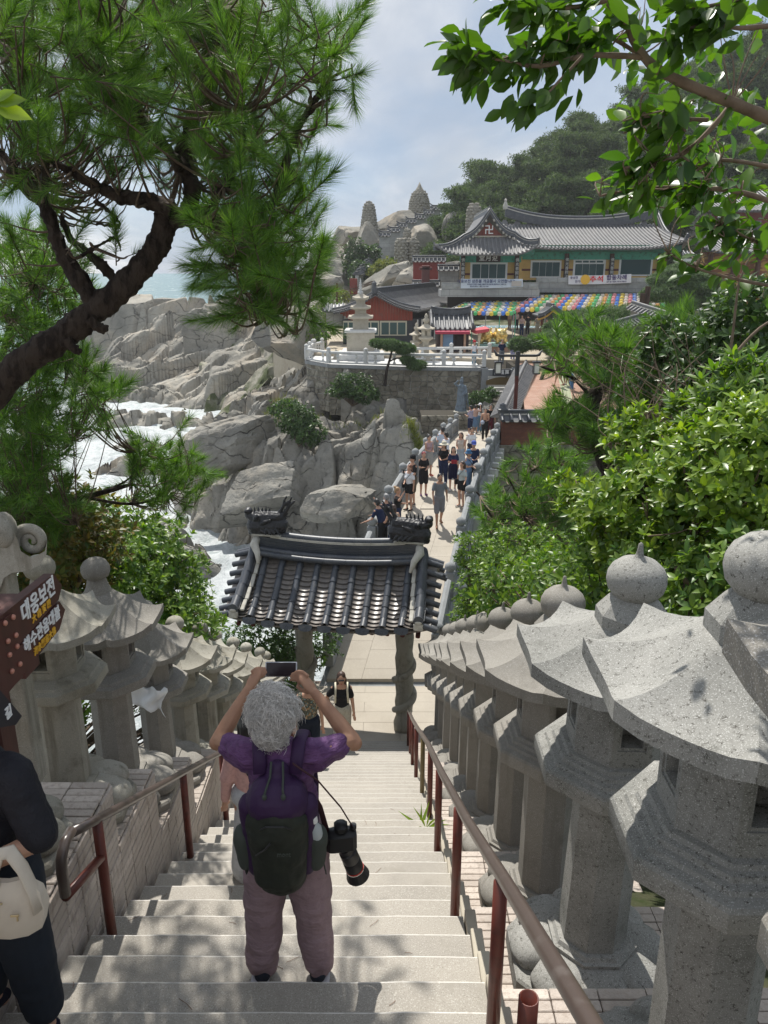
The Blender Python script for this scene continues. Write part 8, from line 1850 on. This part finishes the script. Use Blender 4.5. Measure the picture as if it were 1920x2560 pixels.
tm = mat('mauve_trousers', (.33, .235, .26), .75, .25, layers=[(9, (.27, .19, .215), .45, .7, 4)], bump=[((5, 5, 11), 1., .03, 4), (200, .25, .001, 2)], coord='O')
T = [('c', (-.07, -.01, .92), (.07, -.01, .92), .15, .15, 16), ('c', (-.02, 0, .98), (.02, 0, .98), .15, .15, 16, .85)]
for sx in (-1, 1): T += [('c', (sx*.095, -.015, .86), (sx*.125, .0, .5), .128, .108, 16), ('c', (sx*.125, 0, .5), (sx*.15, -.01, .13), .108, .088, 16), ('c', (sx*.15, -.01, .13), (sx*.15, -.01, .085), .088, .075, 16)]
fuse('trousers', T, .0095, tm, hero, lambda V_, N_: (.014*fbm(V_[:, 0]*7, V_[:, 1]*7, V_[:, 2]*12, 3, 6)+.009*np.sin(V_[:, 2]*36+np.abs(V_[:, 0])*26+6*fbm(V_[:, 0]*5, V_[:, 1]*5, V_[:, 2]*5, 2))*sstep(.35, .95, np.abs(V_[:, 2]-.45)*2)).astype(np.float32), 2)
for sx in (-1, 1):
    sh_ = fuse('shoe', [('c', (sx*.15, -.05, .045), (sx*.175, .15, .04), .046, .043, 12, .9), ('c', (sx*.15, -.03, .05), (sx*.15, -.02, .10), .05, .048)], .008, cloth((.03, .035, .05)), hero)
    MB().bbox((sx*.163, .05, .012), (.10, .29, .024), .01).build('sole', cloth((.5, .5, .55)), sh_, True); MB().bbox((sx*.15+.048, -.01, .06), (.012, .05, .055), .004).build('orange_patch', plain('orange_patch', (.85, .16, .04), .6), sh_)
# curly grey hair
hm = mat('grey_curls', (.82, .79, .76), .45, .5, island=(.58, .55, .52), layers=[(40, (.36, .34, .32), .55, .72, 3)], coord='O')
hh = fuse('hair', [('e', (-.04, .03, 1.645), (.108, .115, .10)), ('e', (-.04, -.02, 1.60), (.108, .085, .105)), ('c', (-.04, -.03, 1.56), (-.04, -.025, 1.50), .085, .065), ('e', (-.105, .03, 1.61), (.05, .08, .08)), ('e', (.03, .03, 1.62), (.045, .08, .075))], .008, mat('grey_under', (.5, .47, .44), .7, .2), hero, lambda V_, N_: (.024*fbm(V_[:, 0]*20, V_[:, 1]*20, V_[:, 2]*20, 3)).astype(np.float32), 1)
mb = MB(); hv = np.array([v.co[:] for v in hh.data.vertices]); hn = np.array([v.normal[:] for v in hh.data.vertices]); pick_ = rng.choice(len(hv), min(len(hv), 6500), replace=False); ctr = np.array([-.04, .0, 1.66])
for i in pick_:
    p0 = hv[i]; n0 = hn[i]; 
    if p0[2] < 1.50: continue
    fl = np.cross(n0, rdirs(1)[0]); fl /= np.linalg.norm(fl)+1e-9; dn = np.array([0, 0, -1.])-n0*n0[2]*-1; dn = fl*.75+.55*(dn/(np.linalg.norm(dn)+1e-9)); sd_ = np.cross(n0, dn); ln = random.uniform(.03, .062); cu = random.uniform(-1, 1); am = random.uniform(.006, .013)
    P_ = [tuple(p0+dn*ln*t+n0*(.004+am*sin(PI*t))+sd_*cu*.022*sin(t*4.4)) for t in (0, .25, .5, .75, 1.)]; mb.tube(P_, [.0010, .0013, .0012, .0010, .0004], 3)
mb.build('curls', hm, hero, True, kind='stuff')
# backpack: worn, yet its own thing; so are phone, bottle and the slung camera
bx, by, bz_ = hx, hy, hz
bpk = empty('backpack', (bx, by, bz_+.035), 0, 'dark olive and purple backpack on the back of the grey-haired photographer', 'backpack', scale=HS)
ol = mat('olive_nylon', (.022, .026, .020), .7, .3, layers=[(8, (.035, .04, .03), .45, .7, 4)], bump=[(12, .5, .012, 4), (180, .3, .001)], coord='O'); bpk.scale = (.88, .95, .95); pu = mat('purple_nylon', (.035, .012, .055), .6, .35, bump=[(14, .4, .01, 4), (160, .3, .001)], coord='O'); olg = mat('grey_mesh_pocket', (.065, .075, .065), .8, .2, bump=[(120, .4, .002)], coord='O')
fl = lambda a, f, s__: (lambda V_, N_: (a*fbm(V_[:, 0]*f, V_[:, 1]*f, V_[:, 2]*f, 3, s__)).astype(np.float32))
fuse('main_bag', [('c', (0, -.21, .86), (0, -.22, 1.12), .145, .165, 18, .62), ('c', (0, -.22, 1.10), (0, -.21, 1.18), .16, .13, 18, .6), ('c', (-.02, -.17, .80), (.03, -.17, .80), .11, .11, 14)], .010, ol, bpk, fl(.016, 11, 2), 2)
fuse('top_lid', [('c', (-.045, -.18, 1.24), (.045, -.18, 1.24), .12, .12, 16), ('c', (0, -.155, 1.28), (0, -.13, 1.35), .115, .07, 14, .65)], .010, pu, bpk, fl(.01, 12, 3), 2)
for sx in (-1, 1):
    fuse('side_panel', [('c', (sx*.13, -.16, .84), (sx*.15, -.17, 1.2), .055, .06, 12)], .010, pu, bpk, fl(.008, 14, 4), 2)
    fuse('side_pocket', [('c', (sx*.185, -.15, .86), (sx*.19, -.15, 1.0), .052, .066, 12)], .009, olg, bpk, fl(.007, 16, 5), 2)
    MB().tube([(sx*.09, -.15, 1.36), (sx*.105, -.06, 1.475), (sx*.115, .06, 1.46), (sx*.13, .13, 1.32), (sx*.15, .10, 1.12), (sx*.16, -.05, .98)], .036, 10, flat=.3).build('shoulder_strap', pu, bpk, True)
    MB().tube([(sx*.17, -.13, .93), (sx*.215, -.12, .86), (sx*.215+.02, -.13, .76)], .016, 6, flat=.25).build('hanging_strap', olg, bpk)
MB().tube([(-.03, -.15, 1.43), (-.032, -.19, 1.37), (-.045, -.255, 1.35), (-.05, -.27, 1.335)], .006, 6).tube([(.03, -.15, 1.43), (.035, -.19, 1.37), (.04, -.255, 1.35), (.045, -.27, 1.335)], .006, 6).ell((-.05, -.275, 1.325), (.013, .013, .016), 8, 6).ell((.045, -.275, 1.325), (.013, .013, .016), 8, 6).build('grab_cord', olg, bpk, True)
MB().tube([(-.12, -.27, 1.12), (-.04, -.325, 1.2), (.05, -.325, 1.2), (.12, -.27, 1.12)], .004, 6).tube([(-.11, -.28, 1.0), (-.05, -.335, 1.08), (-.02, -.34, 1.12)], .005, 6).build('zips', G['black_iron'], bpk)
text('mont', .036, olg, bpk, frame((.045, -.345, 1.06), (1, 0, 0), (0, .1, 1)), sx=.9)
bot = empty('water_bottle', (bx+.18, by-.158, bz_+.935), 0, 'clear water bottle with white cap in the right side pocket', 'bottle'); bot.rotation_euler = (R(8), R(-6), 0)
MB().lathe([(.03, 0), (.031, .05), (.028, .07), (.031, .09), (.03, .13), (.014, .16), (.014, .17)], 16).build('body', mat('bottle_plastic', (.45, .5, .52), .12, .6), bot, True); MB().lathe([(.019, .168), (.019, .195), (.016, .2)], 14).build('cap', G['white_paint'], bot, ang=40)
ph = (hands[1]+hands[-1])/2+Vector((0, .045, .02)); phn = empty('smartphone', (hx, hy, hz), 0, 'smartphone held up sideways above the grey curls', 'phone', scale=HS)
T_ = Matrix.Translation(ph) @ Matrix.Rotation(R(-22), 4, 'X'); MB().bbox((0, 0, 0), (.17, .010, .08), .004, T=T_).build('case', plain('phone_case', (.55, .57, .62), .35), phn, ang=40); MB().bbox((0, -.0062, 0), (.158, .002, .072), .0008, T=T_).build('screen', plain('phone_screen', (.02, .012, .016), .15), phn)
cmr = empty('camera', (hx+.275, hy-.02, hz+.83), R(8), 'black camera with red-ringed zoom lens hanging at the right hip', 'camera', scale=1.08)
MB().bbox((0, 0, .03), (.14, .08, .11), .018).bbox((-.0, .0, .10), (.06, .07, .05), .015).lathe([(.016, .085), (.016, .105)], 12, c=(.055, 0, 0)).build('body', plain('camera_black', (.015, .015, .016), .45), cmr, ang=40)
TL = Matrix.Translation((.02, 0, -.01)) @ Matrix.Rotation(R(164), 4, 'Y') @ Matrix.Rotation(R(-10), 4, 'X')
MB().lathe([(.036, 0), (.036, .03), (.041, .035), (.041, .09), (.039, .095), (.042, .10), (.042, .15), (.042, .165)], 20, T=TL).build('lens', plain('lens_black', (.018, .018, .02), .4), cmr, ang=40); MB().lathe([(.0435, .155), (.0435, .160)], 20, T=TL).build('red_ring', plain('ring_red', (.6, .03, .02), .4), cmr)
MB().lathe([(.043, .165), (.056, .215)], 20, cap=False, T=TL).build('lens_hood', bpy.data.materials['lens_black'], cmr)
MB().tube([(.06, 0, .08), (.0, -.02, .22), (-.10, -.06, .40), (-.2, -.1, .52)], .012, 6, flat=.3).tube([(-.06, 0, .07), (-.09, .02, .2), (-.16, .02, .36)], .012, 6, flat=.3).build('neck_strap', plain('strap_maroon', (.05, .015, .02), .7), cmr, True)
# ---- person in black cut by the left edge, with a cream handbag
lp0 = stair_pt(-1.585, 2.50); lf = empty('person', lp0, 0, 'person in black blouse and dark cropped trousers, cut off at the left edge', 'person')
P = [('c', (0, 0, .95), (0, 0, 1.36), .13, .13, 14, .8), ('c', (-.15, 0, 1.38), (.15, 0, 1.38), .055, .055), ('c', (0, 0, 1.38), (0, -.02, 1.5), .05, .048), ('e', (0, -.03, 1.6), (.075, .09, .11)), ('e', (0, -.11, 1.57), (.03, .025, .03)), ('c', (.19, -.02, 1.38), (.28, -.08, 1.12), .05, .042), ('c', (.28, -.08, 1.12), (-.04, -.22, 1.04), .042, .028), ('c', (-.04, -.22, 1.04), (-.12, -.25, 1.03), .03, .03, 8, .6), ('c', (-.19, 0, 1.38), (-.26, .02, 1.1), .048, .04), ('c', (-.26, .02, 1.1), (-.2, -.15, .95), .038, .028)]
for q in range(4): P.append(('c', (-.11, -.25, 1.015+.017*q), (-.17, -.245, 1.005+.016*q), .009, .008, 6))
P += [('c', (.09, 0, .9), (.12, -.02, .48), .085, .058), ('c', (.12, -.02, .48), (.13, .02, .08), .055, .034), ('c', (.13, .02, .07), (.12, -.12, .03), .034, .03), ('c', (-.09, 0, .9), (-.1, .1, .5), .085, .058), ('c', (-.1, .1, .5), (-.10, .02, .22), .055, .034), ('c', (-.10, .02, .2), (-.12, .13, .08), .034, .03)]
fuse('body', P, .009, SK, lf)
bm_ = mat('textured_black', (.014, .014, .02), .7, .3, bump=[(60, 1., .006, 2)], coord='O')
fuse('blouse', [('c', (0, 0, .98), (0, 0, 1.36), .18, .155, 16, .85), ('c', (-.15, 0, 1.375), (.16, 0, 1.375), .07, .07), ('c', (.18, -.02, 1.36), (.27, -.07, 1.14), .08, .075), ('c', (-.18, 0, 1.36), (-.26, .02, 1.14), .07, .065)], .010, bm_, lf, fold(.006, 12))
fuse('trousers', [('c', (-.06, 0, .93), (.06, 0, .93), .15, .15, 14), ('c', (.09, 0, .88), (.12, -.02, .5), .125, .10, 14), ('c', (.12, -.02, .5), (.13, .01, .2), .10, .085, 14), ('c', (-.09, 0, .88), (-.1, .1, .5), .12, .095, 14), ('c', (-.1, .1, .5), (-.1, .03, .3), .09, .08, 14)], .010, mat('charcoal_trousers', (.02, .025, .035), .8, .2, coord='O', bump=[(120, .2, .001)]), lf, fold(.006, 9))
fuse('shoes', [('c', (.13, .03, .04), (.12, -.15, .035), .045, .04, 10, .8), ('c', (-.10, .0, .19), (-.13, .15, .08), .045, .04, 10, .8)], .010, cloth((.015, .015, .03)), lf)
fuse('hair', [('e', (0, .0, 1.64), (.09, .105, .1)), ('c', (0, .05, 1.6), (0, .09, 1.3), .08, .05)], .016, hairm(HB), lf)
hb = empty('handbag', (lp0[0]+.20, lp0[1]-.20, lp0[2]+.95), R(6), 'cream leather handbag hanging from the forearm of the person in black', 'handbag', scale=.9)
cream = mat('cream_leather', (.60, .53, .44), .45, .4, layers=[(6, (.52, .45, .37), .5, .75, 4)], bump=[(90, .25, .001)], coord='O')
mb = MB(); rings = []
for z, w, d_ in ((-.14, .085, .05), (-.135, .115, .065), (-.05, .135, .075), (.04, .125, .05), (.09, .085, .022), (.10, .07, .012)):
    rings.append([(w*x, d_*y, z+.012*abs(x)) for x, y in ((-1, -.5), (-.6, -1), (0, -1.05), (.6, -1), (1, -.5), (1, .5), (.6, 1), (0, 1.05), (-.6, 1), (-1, .5))])
mb.loft(rings).build('body', cream, hb, ang=42)
MB().tube([(-.06, -.02, .06), (-.055, -.03, .16), (-.02, -.02, .245), (.03, -.01, .25), (.07, -.015, .17), (.105, -.03, .06), (.12, -.05, -.02)], .034, 10, flat=.22).build('handle', cream, hb, True)
MB().bbox((.04, -.086, .0), (.035, .006, .012), .002).bbox((.048, -.086, -.014), (.008, .006, .03), .002).build('clasp', plain('gold_clasp', (.5, .4, .25), .3, metal=.9), hb); MB().bbox((-.035, -.07, .05), (.06, .008, .010), .003).build('snap', bpy.data.materials['gold_clasp'], hb)
# ================================================================= direction boards and the stone scroll at the left edge
sg = empty('signpost', (0, 0, 0), 0, 'dark brown signpost with two arrow boards lettered in white and yellow', 'signpost')
bw = mat('sign_brown', (.075, .022, .018), .5, .4, layers=[((20, 20, 3), (.05, .015, .012), .45, .7, 4)]); wt = plain('sign_white', (.8, .8, .8), .6); yl = plain('sign_yellow', (.75, .42, .04), .6)
SX = -1.352
def onx(px, py, X=SX): v = at(px, py, 1.); return v*(X/v.x)
def board(P, name, m=bw, t=.04, X=SX):
    q = [onx(x, y, X) for x, y in P]; return MB().loft([q, [v-Vector((t, 0, 0)) for v in q]]).build(name, m, sg)
def stext(s_, size, m_, px, py, par, sx=.92, bold=.0015, X=SX): return text(s_, size, m_, par, frame(onx(px, py, X)+Vector((.002, 0, 0)), (0, 1, 0), (0, 0, 1)), sx=sx, bold=bold, spacing=1.04)
bd = board([(-60, 1598), (0, 1541), (134, 1434), (155, 1463), (147, 1499), (50, 1610), (-60, 1735)], 'arrow_board')
stext('대웅보전', .088, wt, 96, 1500, bd); stext('大 雄 寶 殿', .036, yl, 103, 1528, bd, .95, .0008)
bd2 = board([(44, 1622), (148, 1503), (163, 1524), (149, 1573), (60, 1684), (-40, 1800), (-60, 1740)], 'arrow_board', X=SX-.001)
stext('해수관음대불', .066, wt, 106, 1573, bd2, .9, .0012); stext('海水觀音大佛', .036, yl, 112, 1603, bd2, .92, .0008)
board([(-60, 1600), (0, 1556), (30, 1533), (58, 1692), (38, 1712), (-60, 1830)], 'clamp_plate', t=.05, X=SX+.006); mbt = mat('copper_bolt', (.5, .22, .16), .35, .6, metal=.3)
for x, y in ((33, 1543), (13, 1558), (40, 1588), (20, 1603), (43, 1616), (24, 1637), (50, 1660), (30, 1678)): MB().ell(onx(x, y, SX+.01), (.009, .0105, .0105), 10, 7).build('bolt', mbt, sg, True)
MB().bbox((-1.61, 2.75, -2.0), (.13, .13, 2.7), .01).box((-1.48, 2.66, -1.33), (.24, .12, .3)).build('post', bw, sg, ang=30)
bd4 = board([(-60, 1690), (-30, 1690), (55, 1790), (40, 1812), (-60, 1830)], 'lower_board', plain('sign_black', (.012, .012, .02), .5), .03, -1.30)
stext('길', .05, wt, 20, 1782, bd4, 1., .001, -1.30)
sc_ = empty('stone_scroll', (0, 0, 0), 0, 'carved stone roof corner curling into a scroll at the left edge, above the boards', 'stone carving')
gs = G['granite_old']; YC = 3.5; c0 = at(78, 1352, YC); mb = MB(); pts = []; rad = []
s_ = YC/FPX*1.02
for i in range(64):
    t = i/63; a = R(200)-t*R(620); rr_ = (40*(1-t)+5*t)*s_*1.0; pts.append(c0+Vector((rr_*cos(a), 0, rr_*sin(a)))); rad.append((15-9*t)*s_)
mb.tube(pts, rad, 10); mb.build('volute', gs, sc_, True)
mb = MB()
def strip(P, t, w):
    r0 = [at(x, y, YC-w) for x, y in P]; r1 = [at(x, y, YC+w) for x, y in P]; mb.loft([r0, r1])
strip([(-80, 1270), (20, 1300), (45, 1352), (52, 1378), (80, 1395), (112, 1378), (118, 1350), (116, 1385), (100, 1412), (70, 1428), (30, 1432), (10, 1445), (-10, 1500), (-80, 1500)], 0, .07)
mb.build('eave_slab', gs, sc_); MB().tube([at(-10, 1500, YC), at(15, 1450, YC), at(10, 1400, YC)], .04, 10).build('bracket', gs, sc_, True); pp_ = at(22, 1560, YC); MB().bbox((pp_.x, YC, -1.9), (.11, .11, 1.4), .01).build('post', gs, sc_, ang=30)
mb = MB(); mb.ell(at(10, 1325, YC-.05), (.06, .06, .09), 12, 8); mb.build('carved_leaf', gs, sc_, True)
# ---- thin sea haze over the whole place
hz_m = bpy.data.materials.new('sea_haze'); hz_m.use_nodes = True; nt_ = hz_m.node_tree; nt_.nodes.remove(nt_.nodes['Principled BSDF'])
pv_ = nt_.nodes.new('ShaderNodeVolumePrincipled'); pv_.inputs['Density'].default_value = .0004; pv_.inputs['Color'].default_value = (.93, .96, 1, 1); pv_.inputs['Anisotropy'].default_value = .35
nt_.links.new(pv_.outputs[0], nt_.nodes['Material Output'].inputs['Volume'])
MB().box((20, 90, 12), (460, 260, 76)).build('haze', hz_m, None, kind='stuff')
bpy.data.scenes.remove(WS)
